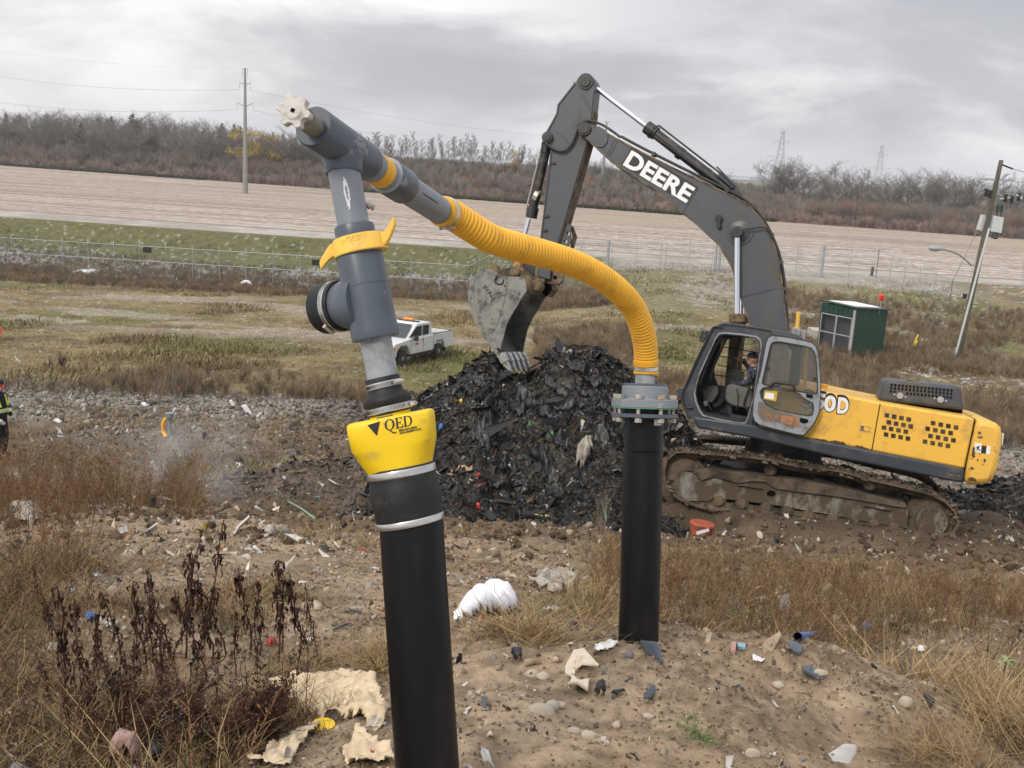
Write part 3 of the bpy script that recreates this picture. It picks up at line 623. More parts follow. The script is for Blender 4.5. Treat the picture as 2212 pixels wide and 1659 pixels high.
# dark fitting and cam ring
lathe_px('threaded_fitting',(764.5,487),(772,530),[(0,36),(0,41.5),(.12,43.5),(.5,43.5),(.55,46),(1,46)],M['pvcd'],par=wh)
ring0,ring1=(773,512),(781,549)
a_,b_=axpt(ring0,ring1); ax=(b_-a_).normalized()
q=MB(); q.lathe(a_,b_,[(0,47*PX*D0),(0,54*PX*D0),(.10,56.5*PX*D0),(.80,57*PX*D0),(.9,59*PX*D0),(1,58*PX*D0),(1,50*PX*D0)],64); rg=q.build('cam_ring',M['camlock'],wh,smooth=45,bevel=.001)
vx=(RT-ax*RT.dot(ax)).normalized(); vy=ax.cross(vx)
if vy.dot(fw)>0: vy=-vy
mid=(a_+b_)/2; rr=57*PX*D0
def ear(ang,bend,name='handle_ear'):
    t=R(ang); o=vx*math.sin(t)+vy*math.cos(t); tn=vx*math.cos(t)-vy*math.sin(t)
    pts=[]; q=MB()
    for i,(d,h,th,w_) in enumerate([(-.012,0,.010,.022),(.010,0,.010,.021),(.022,bend*.010,.0085,.018),(.036,bend*.026,.0080,.0155),(.044,bend*.036,.0085,.014),(.047,bend*.040,.0065,.011)]):
        c=mid+o*(rr*.93+d)-ax*h
        for sx,sy in((-1,-1),(1,-1),(1,1),(-1,1)): q.v.append(tuple(c+tn*th*sx+ax*w_*sy*.8))
    for i in range(5):
        for j in range(4): q.f.append((i*4+j,i*4+(j+1)%4,(i+1)*4+(j+1)%4,(i+1)*4+j)); q.m.append(0)
    q.f.append((3,2,1,0)); q.f.append((20,21,22,23)); q.m+=[0,0]
    q.build(name,M['camlock'],rg,bevel=.004)
ear(74,1.0); ear(-84,-.85)
def ringf(px,py):
    o=A(px,py,D0); 
    for _ in range(5):
        rel=o-mid; xx=rel.dot(vx); d=math.sqrt(max(rr*rr-xx*xx,0)); p=mid+vx*xx+ax*rel.dot(ax)+vy*(d+.0006); pu,pv=proj(p.x,p.y,p.z); o=o+(RT*(px-pu)-UP*(py-pv))*PX*D0
    return p
q=MB(); o=c1(697,1383); hh=11.5
letters(q,'QED',(o[0],o[1]),(hh*.95,-hh*.22),(-hh*.16,-hh*1.0),ringf,gap=.08,ext=-vy*.0012)
tp=[c1(643,1372),c1(680,1358),c1(664,1400)]; q.prism([ringf(*p) for p in tp],-vy*.0012)
q.build('raised_logo',M['camlock'],rg)
# upper grey pipe
ug=lathe_px('upper_grey_pipe',(742,366),(766,498),[(0,34.6),(1,34.4)],M['pvc'],par=wh)
# paint smear
ap,bp=axpt((742,366),(766,498)); axu=(bp-ap).normalized(); ux=(RT-axu*RT.dot(axu)).normalized(); uy=-(fw-axu*fw.dot(axu)).normalized(); ru=34.6*PX*D0+.0006
def cyl_on(pts,q,org,axv,xv,yv,rad,th=.0006):
    # pts: (angle deg, distance along)
    w_=[org+axv*d+(xv*math.sin(R(t))+yv*math.cos(R(t)))*rad for t,d in pts]; q.prism(w_,-yv*th)
for (t0,d0,sc_) in ((6,.033,1),(9,.050,.72)):
    pass
q=MB(); prng=random.Random(4)
for i in range(26):
    f_=i/25; d=.030+f_*.085; half=(9.5*math.sin(min(1,f_*2.2)*math.pi/2)*(1-f_**3))+1.2
    for (s0,s1) in ((-1,-.35),(.35,1)) if 0.25<f_<.7 else ((-1,1),):
        a0=4+half*s0+prng.uniform(-1.5,1.5); a1=4+half*s1+prng.uniform(-1.5,1.5)
        cyl_on([(a0,d-.0021),(a1,d-.0021),(a1+prng.uniform(-1,1),d+.0021),(a0,d+.0021)],q,ap,axu,ux,uy,ru)
q.build('glue_smear',M['wpaint'],ug,smooth=0)
# side nipple
q=MB(); n0=A(785,436,D0+.01); n1=A(809,449,D0+.02); q.lathe(n0,n1,[(0,.008),(.45,.008),(.45,.011),(.7,.011),(.7,.006),(.85,.006),(.85,.010),(1,.009)],14); q.build('sample_nipple',M['zinc'],ug)
# upper tee: branch down + run
dd=lambda u,v,D:A(u,v,D)
run=[((672,268),2.46),((688,281),2.49),((741,320),2.60),((790,350),2.72)]
tu=MB(); r0_=.0515
pA=dd(676,272,2.465); pB=dd(792,351,2.74)
tu.lathe(pA,pB,[(0,.030),(0,.048),(.02,.0515),(.9,.0515),(.93,.0515),(1,.050),(1,.03)],56)
ut=tu.build('upper_tee',M['pvcd'],wh,smooth=40)
br=MB(); a_=dd(738,322,2.60); b_=dd(742.5,375,2.60)
a_=pA.lerp(pB,.52)
br.lathe(a_,b_,[(0,.062),(.30,.0590),(.45,.0545),(.62,.0500),(.70,.0492),(.94,.0492),(1,.047),(1,.03)],56); br.build('tee_socket',M['pvcd'],ut,smooth=50)
q=MB(); axr=(pB-pA).normalized(); sv=(UP-axr*UP.dot(axr)).normalized(); k=pA.lerp(pB,.27)+sv*.050-fw*.012; q.tube([k-sv*.006,k+sv*.006-fw*.003],.0085,12); q.tube([k+sv*.006-fw*.003,k+sv*.008-fw*.004],.006,6); q.build('plug_screw',M['blk'],ut)
# outlet pipe, tape, dark coupling, long pipe
pC=dd(953,457,3.32); axo=(pC-pB).normalized(); Lo=(pC-pB).length
op=MB(); op.lathe(pB-axo*.04,pC+axo*.06,[(0,.0445),(1,.0445)],48); opo=op.build('outlet_pipe',M['pvc'],wh)
def frac(u,v): # distance along outlet axis whose projection is nearest
    best=min(range(0,400),key=lambda i:(lambda p:(proj(p.x,p.y,p.z)[0]-u)**2+(proj(p.x,p.y,p.z)[1]-v)**2)(pB.lerp(pC,i/399))); return best/399*Lo
f0,f1=frac(806,360),frac(824,372)
q=MB(); q.lathe(pB+axo*f0,pB+axo*f1,[(0,.0447),(0,.0453),(1,.0453),(1,.0447)],48); q.build('tape_wrap',M['tape'],opo)
f0,f1=frac(833,378),frac(872,402)
q=MB(); q.lathe(pB+axo*f0,pB+axo*f1,[(0,.044),(0,.051),(.03,.0525),(.97,.0525),(1,.051),(1,.044)],48); q.build('outlet_coupling',M['pvcd'],wh,smooth=40)
q=MB(); q.lathe(pB+axo*(f0-.006),pB+axo*(f0+.001),[(0,.0445),(.5,.047),(1,.0525)],40); q.build('sealant_bead',M['pvcl'],opo)
# printed marks on the long pipe
vxo=(UP-axo*UP.dot(axo)).normalized(); vyo=-(fw-axo*fw.dot(axo)).normalized(); q=MB(); pr=random.Random(2)
for i in range(26):
    d=frac(880,412)+.012+i*.0052; hgt=pr.uniform(.003,.006); t=R(-2+pr.uniform(-1,1)); o_=(vxo*math.sin(t)+vyo*math.cos(t)); tn=vxo*math.cos(t)-vyo*math.sin(t); q.box(pB+axo*d+o_*.0448,(pr.uniform(.0012,.003),.0006,hgt),Matrix((axo,o_,tn)).transposed())
q.build('printed_marks',M['blk'],opo,smooth=0)
# valve stem and handle
sA=dd(657,257,2.37)
q=MB(); q.lathe(sA+(sA-pA).normalized()*.002,pA+axr*.02,[(0,.026),(0,.0265),(1,.027)],32); q.build('valve_stem',M['olive'],wh)
an=(sA-pA).normalized(); kx=(RT-an*RT.dot(an)).normalized(); ky=an.cross(kx)
kc=dd(637,242,2.33); th=.036
out=[]
for i in range(72):
    t=2*math.pi*i/72; c_=math.cos(6*(t+.25)); rad=.0345*(1+.16*max(-1,min(1,1.9*c_))); out.append(kc-an*th/2+(kx*math.cos(t)+ky*math.sin(t))*rad)
sqh=[kc-an*th/2+(kx*a+ky*b)*.0062 for a,b in((1,0.35),(-.35,1),(-1,-.35),(.35,-1))]
q=MB(); q.prism(out,an*th,0); kb=q.build('valve_knob',M['white'],wh,smooth=30,bevel=.0022)
q=MB(); q.lathe(kc+an*(th/2-.001),kc+an*(th/2+.0035),[(0,.021),(.6,.0205),(.6,.0175),(1,.017)],32); q.build('knob_hub',M['white'],kb,smooth=30)
q=MB(); fc=kc+an*(th/2+.0036); q.prism([p+an*(th/2+ .0036+th/2) for p in sqh],an*.0008); q.build('square_socket',M['black'],kb,smooth=0)
# ================================================================ stand pipe
DS=4.3; SK=(1379,1388); 
SBp=A(1379,1400,DS); st=thing('stand_pipe','thick black stand pipe with grey bolted flange, standing upright on the bare soil','stand pipe',SBp)
def sl_(name,y0,y1,prof,mt,n=56,par=None,sm=35,bev=0):
    x0=1391.5-(y0-905)*.0265; x1=1391.5-(y1-905)*.0265
    return lathe_px(name,(x0,y0),(x1,y1),prof,mt,D=DS,par=par or st,n=n,sm=sm,bev=bev)
sl_('black_pipe',973,1420,[(0,42.3),(1,43.4)],M['hdpe'])
sl_('pipe_sleeve',884,975,[(0,41.6),(.96,41.6),(.96,43.2),(1,43.2)],M['hdpe'])
sl_('weld_bead',971.5,975.5,[(0,43),(.25,44.2),(.5,43.4),(.75,44.2),(1,43)],M['hdpe'])
rl=sl_('backing_ring',893,901,[(0,42),(0,70.5),(.1,71.3),(.9,71.3),(1,70.5),(1,42)],M['pvcd'],sm=30)
sl_('flange_stub',875,893,[(0,52),(1,52)],M['hdpe'])
gf=sl_('flange',862.5,880,[(0,50),(0,70.5),(.06,71.5),(.94,71.5),(1,70.5),(1,50)],M['pvc'],sm=30)
sl_('gasket',880.2,882,[(0,40),(0,70),(1,70),(1,40)],M['green'],par=gf)
sl_('flange_hub',834,863,[(0,46),(0,48.5),(.06,49.8),(.9,50.2),(1,52)],M['pvc'],par=gf,sm=30)
sl_('hub_bushing',828.5,834.2,[(0,30),(0,46.6),(.2,47.5),(1,47.5)],M['pvcd'],par=gf,sm=30)
sl_('reducer_pipe',800,829,[(0,21.5),(1,21.8)],M['pvcl'])
fa=A(1392,871,DS); fax=(A(1391.5-(1000-905)*.0265,1000,DS)-A(1391.5,905,DS)).normalized(); sx=(RT-fax*RT.dot(fax)).normalized(); sy=fax.cross(sx)
for i in range(8):
    t=2*math.pi*(i+.42)/8; o_=(sx*math.cos(t)+sy*math.sin(t))*62*PX*DS; c=fa+o_
    q=MB(); q.tube([c-fax*.024,c+fax*.078],.0085,10); q.tube([c-fax*.037,c-fax*.018],.0165,6); q.tube([c+fax*.062,c+fax*.080],.0165,6); q.build('flange_bolt',M['zinc'],gf,bevel=.001)
q=MB(); 
vyS=-(fw-fax*fw.dot(fax)).normalized(); vxS=(RT-fax*RT.dot(fax)).normalized(); lc=A(1390.5,910,DS); rad=41.9*PX*DS
w_=[];
for a0,a1 in [(24+i*6,30+i*6) for i in range(6)]:
    q.prism([lc+fax*d+(vxS*math.sin(R(t))+vyS*math.cos(R(t)))*(rad+.0008) for t,d in((a0,-.012),(a1,-.012),(a1,.014),(a0,.014))],-vyS*.0006)
lb=q.build('pipe_sticker',M['label'],st,smooth=0)
q=MB()
for d in (-.006,0,.006): q.prism([lc+fax*dd_+(vxS*math.sin(R(t))+vyS*math.cos(R(t)))*(rad+.0016) for t,dd_ in((36,d-.0012),(48,d-.0012),(48,d+.0012),(36,d+.0012))],-vyS*.0004)
q.build('barcode_lines',M['ink'],lb,smooth=0)
# ================================================================ corrugated hose
hp=[(952,456,3.30),(974,463,3.36),(1015,489,3.42),(1057,514,3.48),(1098,528,3.55),(1139,539,3.62),(1180,550,3.70),(1222,563,3.78),(1264,580,3.87),(1304,603,3.96),(1340,632,4.05),(1366,662,4.13),(1382,695,4.19),(1391,728,4.24),(1395,762,4.28),(1395.5,800,4.30),(1395,812,4.30)]
W=[A(*p) for p in hp]
def catmull(W,n=24):
    o=[]
    for i in range(len(W)-1):
        a=W[max(i-1,0)];b=W[i];c=W[i+1];d=W[min(i+2,len(W)-1)]
        for k in range(n):
            t=k/n; o.append(.5*((2*b)+(c-a)*t+(2*a-5*b+4*c-d)*t*t+(3*b-a-3*c+d)*t**3))
    o.append(W[-1]); return o
def resample(path,step):
    o=[path[0]]; acc=0
    for a,b in zip(path,path[1:]):
        d=(b-a).length; 
        while acc+d>=step:
            f=(step-acc)/d; a=a.lerp(b,f); o.append(a.copy()); d=(b-a).length; acc=0
        acc+=d
    return o
step=.0034; cw=resample(catmull(W),step); pitch=5
rad=[]
for i,p in enumerate(cw):
    ph=(i/pitch)%1.0; b=abs(math.sin(math.pi*ph))**.8; f=i/len(cw)
    cuff=(f<.045)
    base=.0475 if not cuff else .050
    rad.append(base+(.0048*b if not cuff else .0012*b))
q=MB(); q.tube(cw,rad,36)
hz_=cw[0]; hs=q.build('corrugated_hose',M['hose'],None,smooth=60,label='thick ribbed orange-yellow hose arching from the leaning wellhead down to the stand pipe',cat='hose',origin=tuple(W[-1]))
def hband(i0,i1,r,name='band_clamp'):
    q=MB(); seg=cw[i0:i1+1]; q.tube([seg[0],seg[0].lerp(seg[-1],.04)]+[seg[0].lerp(seg[-1],.96),seg[-1]],[r-.001,r,r,r-.001],48,cap=False); o=q.build(name,M['steel'],hs); return o
b=hband(7,12,.0522)
pt=cw[10]; ax=(cw[12]-cw[7]).normalized(); dn=(-UP+ax*UP.dot(ax)).normalized()
q=MB(); k=pt+dn*.054-fw*.010; q.tube([k-RT*.018,k+RT*.034],.0042,8); q.tube([k+RT*.010,k+RT*.018],.008,6); q.tube([k-RT*.020,k-RT*.010],.0075,8); q.box(k-RT*.004,(.016,.012,.012)); q.build('clamp_bolt',M['zinc'],b)
n_=len(cw); b=hband(n_-14,n_-9,.0535)
hb=MB()
for i in (n_-17,n_-20,n_-6): hb.tube([cw[i],cw[i+2]],[.0545,.0545],40)
hb.build('cuff_rib',M['hose'],hs,smooth=50)
# ================================================================ excavator
ex_=thing('excavator','large yellow and charcoal tracked excavator with open cab door and bucket on black heap','excavator',EO,rot=EROT)
EI=RM['excavator'].inverted(); ECl=EI@CAM; ERi=EROT.transposed()
def E(u,v,w=0.0):
    d=ERi@ray(u,v); k=(w-ECl.y)/d.y; p=ECl+d*k; return Vector((p.x,w,p.z))
def c3(x,y,w=0): return E(932.6+.4133*x,137.2+.4133*y,w)
def c4(x,y,w=0): return E(1371.5+.3472*x,630.9+.3472*y,w)
def c5(x,y,w=0): return E(1426.4+.3552*x,768.1+.3552*y,w)
def c6(x,y,w=0): return E(932.6+.1984*x,521.2+.1984*y,w)
def c7(x,y,w=0): return E(1426.4+.1819*x,685.8+.1819*y,w)
def c8(x,y,w=0): return E(1700.7+.2311*x,877.8+.2311*y,w)
def pr_(q,f,pts,w0,w1,m=0,holes=()): 
    q.prism([f(x,y,w0) for x,y in pts],(0,w1-w0,0),m,[[f(x,y,w0) for x,y in h] for h in holes])
def pf(q,f,pts,wr,w0,w1,m=0):
    # outline traced on the plane wr, built between w0 and w1
    q.prism([f(x,y,wr)+Vector((0,w0-wr,0)) for x,y in pts],(0,w1-w0,0),m)
def EB(q,name,mt,par=None,bev=0,sm=35,label=None): return q.build(name,mt,par or ex_,smooth=sm,bevel=bev,local=True,label=label)
def rod(q,a,b,r,n=16,m=0): q.tube([a,b],r,n,m=m)
WN=1.5 # centre plane
# ---- stick
q=MB()
st_=[(752,97),(762,78),(783,62),(806,57),(830,63),(847,80),(854,104),(848,150),(838,240),(832,300),(815,400),(690,840),(655,945),(630,1010),(617,1130),(555,1112),(568,915),(600,640),(622,440),(606,424),(588,395),(588,372),(602,352),(650,262),(657,214)]
pr_(q,c3,st_,WN-.24,WN+.24); stk=EB(q,'stick',[M['dgrey']],bev=.012)
q=MB(); pr_(q,c3,[(746,100),(657,214),(650,262),(596,360),(622,440),(600,640),(567,915),(572,915),(607,640),(630,436),(603,362),(656,264),(663,217),(750,106)],WN-.262,WN-.238)
pr_(q,c3,[(738,98),(790,180),(825,236),(829,230),(796,176),(746,96)],WN-.252,WN-.238)
pr_(q,c3,[(645,345),(735,425),(732,430),(642,350)],WN-.250,WN-.238)
EB(q,'edge_plate',M['dgrey2'],stk)
# brown worn underside strip
q=MB(); a0=[(838,240),(815,400),(690,840),(655,945)]
for (x0,y0),(x1,y1) in zip(a0[:-1],a0[1:]):
    p0=c3(x0+1,y0,WN-.21);p1=c3(x1+1,y1,WN-.21); q.add([p0,p1,p1+Vector((0,.43,0)),p0+Vector((0,.43,0)),p0+Vector((.02,0,0)),p1+Vector((.02,0,0)),p1+Vector((.02,.43,0)),p0+Vector((.02,.43,0))],[(4,5,6,7),(0,4,7,3),(1,2,6,5),(0,1,5,4),(3,7,6,2)])
EB(q,'worn_underside',M['rust'],stk,sm=0)
def pin(par,f,x,y,r,w0,w1,name='pin',mt='greasy',boss=1.45):
    q=MB(); c=f(x,y,w0); rod(q,c,c+Vector((0,w1-w0,0)),r*boss,24); rod(q,c-Vector((0,.03,0)),c,r,20)
    for i in range(4): t=math.pi/2*i+.4; k=c+Vector((math.cos(t)*r*.5,-.036,math.sin(t)*r*.5)); rod(q,k,k+Vector((0,.02,0)),r*.16,6)
    return EB(q,name,M[mt],par,bev=.004)
pin(stk,c3,803,92,.105,WN-.27,WN+.27); pin(stk,c3,603,385,.075,WN-.30,WN-.05); 
for x,y in ((632,520),(597,798),(590,872)):
    q=MB(); pr_(q,c3,[(x-12,y-7),(x+14,y-7),(x+16,y+6),(x-12,y+6)],WN-.27,WN-.24); EB(q,'hose_bracket',M['greasy'],stk,bev=.003)
# lifting eye plates at the stick's back
q=MB(); hole=lambda x,y,r:[(x+r*math.cos(i*math.pi/7),y+r*math.sin(i*math.pi/7)) for i in range(14)]
pr_(q,c3,[(708,838),(722,842),(728,930),(700,968),(655,948),(690,868)],WN-.15,WN-.08,holes=[hole(712,888,11),hole(700,932,10)])
EB(q,'link_lug',M['dgrey'],stk,bev=.004)
q=MB(); pr_(q,c3,[(722,842),(738,850),(756,905),(742,962),(720,975),(735,905)],WN+.02,WN+.09); EB(q,'link_lug',M['rust'],stk,bev=.004)
# ---- boom
q=MB()
bm_=[(768,338),(774,320),(790,309),(815,310),(850,325),(880,341),(960,386),(1100,462),(1300,561),(1500,656),(1600,704),(1660,744),(1715,800),(1765,880),(1800,970),(1815,1020),(1832,1130),(1850,1300),(1864,1420),(1850,1470),(1720,1470),(1672,1395),(1640,1300),(1612,1220),(1590,1140),(1570,1070),(1540,1010),(1500,950),(1440,890),(1380,838),(1300,776),(1150,652),(1000,560),(940,517),(880,466),(800,386),(775,364)]
pr_(q,c3,bm_,WN-.31,WN+.31); bom=EB(q,'boom',M['dgrey'],bev=.014)
# top wear/edge plates, seams
q=MB()
for k in (0,):
    top=[(850,325),(960,386),(1100,462),(1300,561),(1500,656),(1600,704),(1660,744),(1715,800),(1765,880),(1800,970),(1832,1130),(1862,1410)]
    pr_(q,c3,[(x+1,y-1) for x,y in top]+[(x-4,y+5) for x,y in reversed(top)],WN-.326,WN-.306)
    bot=[(1672,1395),(1612,1220),(1570,1070),(1500,950),(1380,838),(1150,652),(940,517),(800,386)]
    pr_(q,c3,[(x-2,y+1) for x,y in bot]+[(x+4,y-5) for x,y in reversed(bot)],WN-.326,WN-.306)
EB(q,'edge_plate',M['rust'],bom,sm=0)
for sm_ in ([(1376,664),(1382,668),(1316,778),(1310,774)],[(958,384),(964,388),(918,476),(912,472)],[(1618,1216),(1790,1175),(1790,1180),(1620,1222)]):
    q=MB(); pr_(q,c3,sm_,WN-.318,WN-.305); EB(q,'weld_seam',M['dgrey2'],bom,sm=0)
q=MB(); pr_(q,c3,[(972,392),(978,396),(932,484),(926,480)],WN-.318,WN-.305);
EB(q,'weld_seam',M['dgrey2'],bom,sm=0)
q=MB(); pr_(q,c3,[(868,325),(905,345),(921,372),(918,410),(895,437),(868,438),(815,400),(800,388)],WN-.335,WN-.305); EB(q,'boom_head_plate',M['dgrey'],bom,bev=.006)
pin(bom,c3,796,341,.085,WN-.38,WN+.38)
q=MB(); c=c3(1610,878,WN-.33); 
def disc(q,c,r,t,n=40): q.lathe(c,c+Vector((0,t,0)),[(0,r*.97),(.2,r),(1,r)],n)
disc(q,c,.245,.03); disc(q,c-Vector((0,.006,0)),.20,.02); EB(q,'cylinder_boss_plate',M['dgrey'],bom)
pin(bom,c3,1597,880,.10,WN-.50,WN-.30,boss=1.05)
# dark bracket + lamp on the boom side
q=MB(); pr_(q,c3,[(1480,800),(1492,788),(1512,792),(1520,806),(1508,824),(1512,850),(1500,862),(1488,850),(1492,824),(1482,815)],WN-.40,WN-.31); EB(q,'work_lamp_bracket',M['blk'],bom,bev=.004)
# ---- DEERE decal
def decal_frame(f,a,b,w):
    p0=f(a[0],a[1],w); p1=f(b[0],b[1],w); ex=(p1-p0); ln=ex.length; ex.normalize(); ez=Vector((0,-1,0)).cross(ex); ez=-ez if ez.z<0 else ez; return p0,ex,ez,ln
w=WN-.3125
q=MB(); pr_(q,c3,[(1045,435),(1398,648),(1340,742),(990,530)],w,w+.004); EB(q,'decal_backing',M['blk'],bom,sm=0)
def biglet(word,f,a,b,h,w,mt,name,par,bold,sx=1.0,lab=None):
    cu=bpy.data.curves.new('t','FONT'); cu.body=word; cu.size=1; cu.offset=bold; cu.resolution_u=4; cu.extrude=.0
    to=bpy.data.objects.new('t',cu); me=bpy.data.meshes.new_from_object(to); vs=np.array([v.co[:] for v in me.vertices]); fs=[tuple(p.vertices) for p in me.polygons]
    bpy.data.objects.remove(to); bpy.data.curves.remove(cu)
    p0,ex,ez,ln=decal_frame(f,a,b,w); x0,x1=vs[:,0].min(),vs[:,0].max(); y0_,y1_=vs[:,1].min(),vs[:,1].max()
    q=MB(); 
    V=[p0+ex*((x-x0)/(x1-x0)*ln)+ez*((y-y0_)/(y1_-y0_)*h) for x,y,z in vs]; n=len(V)
    q.v=[tuple(p) for p in V]+[tuple(p+Vector((0,.003,0))) for p in V]; q.f=fs+[tuple(i+n for i in reversed(t)) for t in fs]; q.m=[0]*len(q.f)
    return EB(q,name,mt,par,sm=0,label=lab)
hD=(c3(1045,452,w)-c3(998,532,w)).length
biglet('DEERE',c3,(998,530),(1330,730),hD*.98,w-.0045,M['wlet'],'maker_lettering',bom,.035)
# ---- arm cylinder on top of the boom
ac=lambda x,y:c3(x,y,WN)
q=MB(); rod(q,ac(850,122),ac(1132,337),.044,20); EB(q,'arm_cylinder_rod',M['chrome'])
q=MB(); rod(q,ac(1128,334),ac(1590,692),.098,24); rod(q,ac(1122,330),ac(1172,368),.125,24); rod(q,ac(1150,352),ac(1160,360),.14,12); acy=EB(q,'arm_cylinder',M['greasy'],bev=.006)
q=MB(); o=Vector((0,-.12,0)); rod(q,ac(1165,385)+o,ac(1500,628)+o,.022,8); rod(q,ac(1178,350)-Vector((0,0,-.10)),ac(1560,650)-Vector((0,0,-.11)),.018,8)
for x,y in ((1300,468),(1440,577)): rod(q,ac(x-12,y-6),ac(x+8,y+9),.115,16)
EB(q,'hydraulic_line',M['greasy'],acy)
q=MB(); pr_(q,c3,[(1485,540),(1495,538),(1608,655),(1604,662)],WN-.20,WN-.14); pr_(q,c3,[(1500,560),(1600,648),(1570,650),(1500,590)],WN-.12,WN-.06); EB(q,'pipe_guard',M['dgrey2'],acy)
pin(bom,c3,1588,690,.075,WN-.22,WN+.22); 
q=MB(); pr_(q,c3,[(1560,665),(1590,655),(1612,680),(1618,712),(1570,700),(1540,680)],WN-.18,WN-.13); pr_(q,c3,[(1560,665),(1590,655),(1612,680),(1618,712),(1570,700),(1540,680)],WN+.13,WN+.18); EB(q,'cylinder_bracket',M['dgrey2'],bom,bev=.005)
# ---- bucket cylinder in front of the stick
bc=lambda x,y:c3(x,y,WN-.0)
q=MB(); rod(q,bc(604,425),bc(520,800),.090,22); rod(q,bc(531,752),bc(519,806),.115,20); rod(q,bc(603,420),bc(596,470),.11,20); bcy=EB(q,'bucket_cylinder',M['greasy'],bev=.006)
q=MB(); o=Vector((-.10,-.03,0)); rod(q,bc(596,470)+o,bc(520,770)+o,.017,8); rod(q,bc(540,690),bc(560,700),.13,10); EB(q,'hydraulic_line',M['zinc'],bcy)
q=MB(); rod(q,bc(508,812),bc(470,950),.047,18); rod(q,bc(470,950),bc(424,1120),.047,18); EB(q,'bucket_cylinder_rod',M['chrome'])
q=MB()
hosep=catmull([c3(*p,WN-.30) for p in [(578,410),(600,420),(640,450),(690,458),(730,425),(755,370),(775,320),(810,300),(850,305),(900,325),(960,365),(985,385)]],6); q.tube(hosep,.024,8)
EB(q,'bucket_hose',M['greasy'])
q=MB(); hosep=catmull([c3(*p,WN-.26) for p in [(985,380),(1100,442),(1300,543),(1500,640),(1610,695),(1680,750),(1740,830),(1790,930),(1825,1040),(1845,1180),(1862,1400)]],6); q.tube(hosep,.022,8); q.tube([p+Vector((.0,.12,.02)) for p in hosep],.022,8)
for i in (8,20,30,40,48,54): 
    if i<len(hosep): q.box(hosep[i]+Vector((0,.05,0)),(.07,.2,.07))
EB(q,'boom_hydraulic_lines',M['greasy'],bom)
q=MB(); q.tube(catmull([c3(*p,WN-.40) for p in [(1620,870),(1680,862),(1735,855),(1765,880),(1778,920)]],6),.012,6); EB(q,'grease_line',M['blk'],bom)
# ---- boom cylinders
for wy,nm in ((WN-.44,0),(WN+.44,1)):
    ww=WN-.44; o=Vector((0,wy-ww,0))
    q=MB(); rod(q,c3(1597,890,ww)+o,c3(1595,1330,ww)+o,.053,20); cyl=EB(q,'boom_cylinder_rod',M['chrome'])
    q=MB(); rod(q,c3(1595,1325,ww)+o,c3(1594,1560,ww)-Vector((0,0,.5))+o,.10,22); rod(q,c3(1595,1308,ww)+o,c3(1595,1352,ww)+o,.14,22); EB(q,'boom_cylinder',M['rust'],bev=.006)
# ---- bucket
B0,B1=WN-.74,WN+.74
bk=[(620,303),(560,310),(500,345),(440,400),(412,450),(399,530),(400,620),(410,700),(432,790),(465,870),(505,950),(560,1030),(600,1080),(650,1160),(704,1240)]
opn=[(745,1232),(757,1130),(790,985),(812,910),(850,830),(940,680),(985,600),(1030,540),(1018,430),(985,387),(800,387),(700,342),(655,312)]
side=bk+opn
q=MB(); pr_(q,c6,side,B0,B0+.045); pf(q,c6,side,B0,B1-.045,B1)
# shell
out_=[c6(x,y,B0+.01) for x,y in bk]; n=len(out_); cen=c6(760,700,B0+.01)
inn=[p+(cen-p).normalized()*.035 for p in out_]
dy=Vector((0,B1-B0-.02,0)); vs=out_+[p+dy for p in out_]+inn+[p+dy for p in inn]; fs=[]
for i in range(n-1): fs+=[(i,i+1,n+i+1,n+i),(2*n+i,3*n+i,3*n+i+1,2*n+i+1)]
fs+=[(0,n,3*n,2*n),(n-1,3*n-1,4*n-1,2*n-1)]
q.add(vs,fs); bkt=EB(q,'bucket',M['bucket'],bev=.004)
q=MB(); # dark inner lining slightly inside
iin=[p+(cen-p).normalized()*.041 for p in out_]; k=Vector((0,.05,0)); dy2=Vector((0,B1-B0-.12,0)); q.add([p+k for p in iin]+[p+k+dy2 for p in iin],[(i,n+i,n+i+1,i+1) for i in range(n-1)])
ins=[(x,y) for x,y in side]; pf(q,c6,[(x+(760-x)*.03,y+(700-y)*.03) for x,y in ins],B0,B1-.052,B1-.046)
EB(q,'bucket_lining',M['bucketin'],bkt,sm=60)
# raised rib along the back edge, side cutter, relief plate
q=MB(); rib=[(470,420),(452,500),(455,600),(470,700),(500,800),(545,900),(600,1000),(620,1025)]; pr_(q,c6,rib+[(x-26,y+6) for x,y in reversed(rib)],B0-.012,B0+.002); 
line=[(805,390),(800,500),(775,660),(740,800),(690,920),(640,1010),(600,1065)]; pr_(q,c6,line+[(x+9,y+3) for x,y in reversed(line)],B0-.014,B0+.002)
EB(q,'side_rib',M['bucket'],bkt,bev=.003)
q=MB(); pr_(q,c6,[(700,985),(795,985),(757,1130),(745,1232),(704,1240),(590,1065),(640,1010)],B0-.022,B0+.001); EB(q,'side_cutter',M['bucket'],bkt,bev=.004)
q=MB(); 
for x,y in ((880,950),(960,1100),(905,1115),(1005,1075),(1000,1120),(945,1155),(985,1195)):
    c=c6(x,y,B1-.054); disc(q,c-Vector((0,.0,0)),.018,.004,10)
EB(q,'bolt_hole',M['black'],bkt,sm=0)
q=MB(); ring_=c6(735,425,B0-.012); q.tube([ring_+Vector((math.cos(t)*.085,0,math.sin(t)*.075)) for t in [i*.5+2.2 for i in range(10)]],.014,6); EB(q,'wear_mark',M['blk'],bkt)
for x,y,r_ in ((795,487,.02),(948,570,.012),(660,850,.012)):
    q=MB(); disc(q,c6(x,y,B0-.004),r_,.006,12); EB(q,'plug_hole',M['black'],bkt)
biglet('GAVE',c6,(668,640),(545,500),.085,B0-.005,M['blk'],'bucket_lettering',bkt,.02)
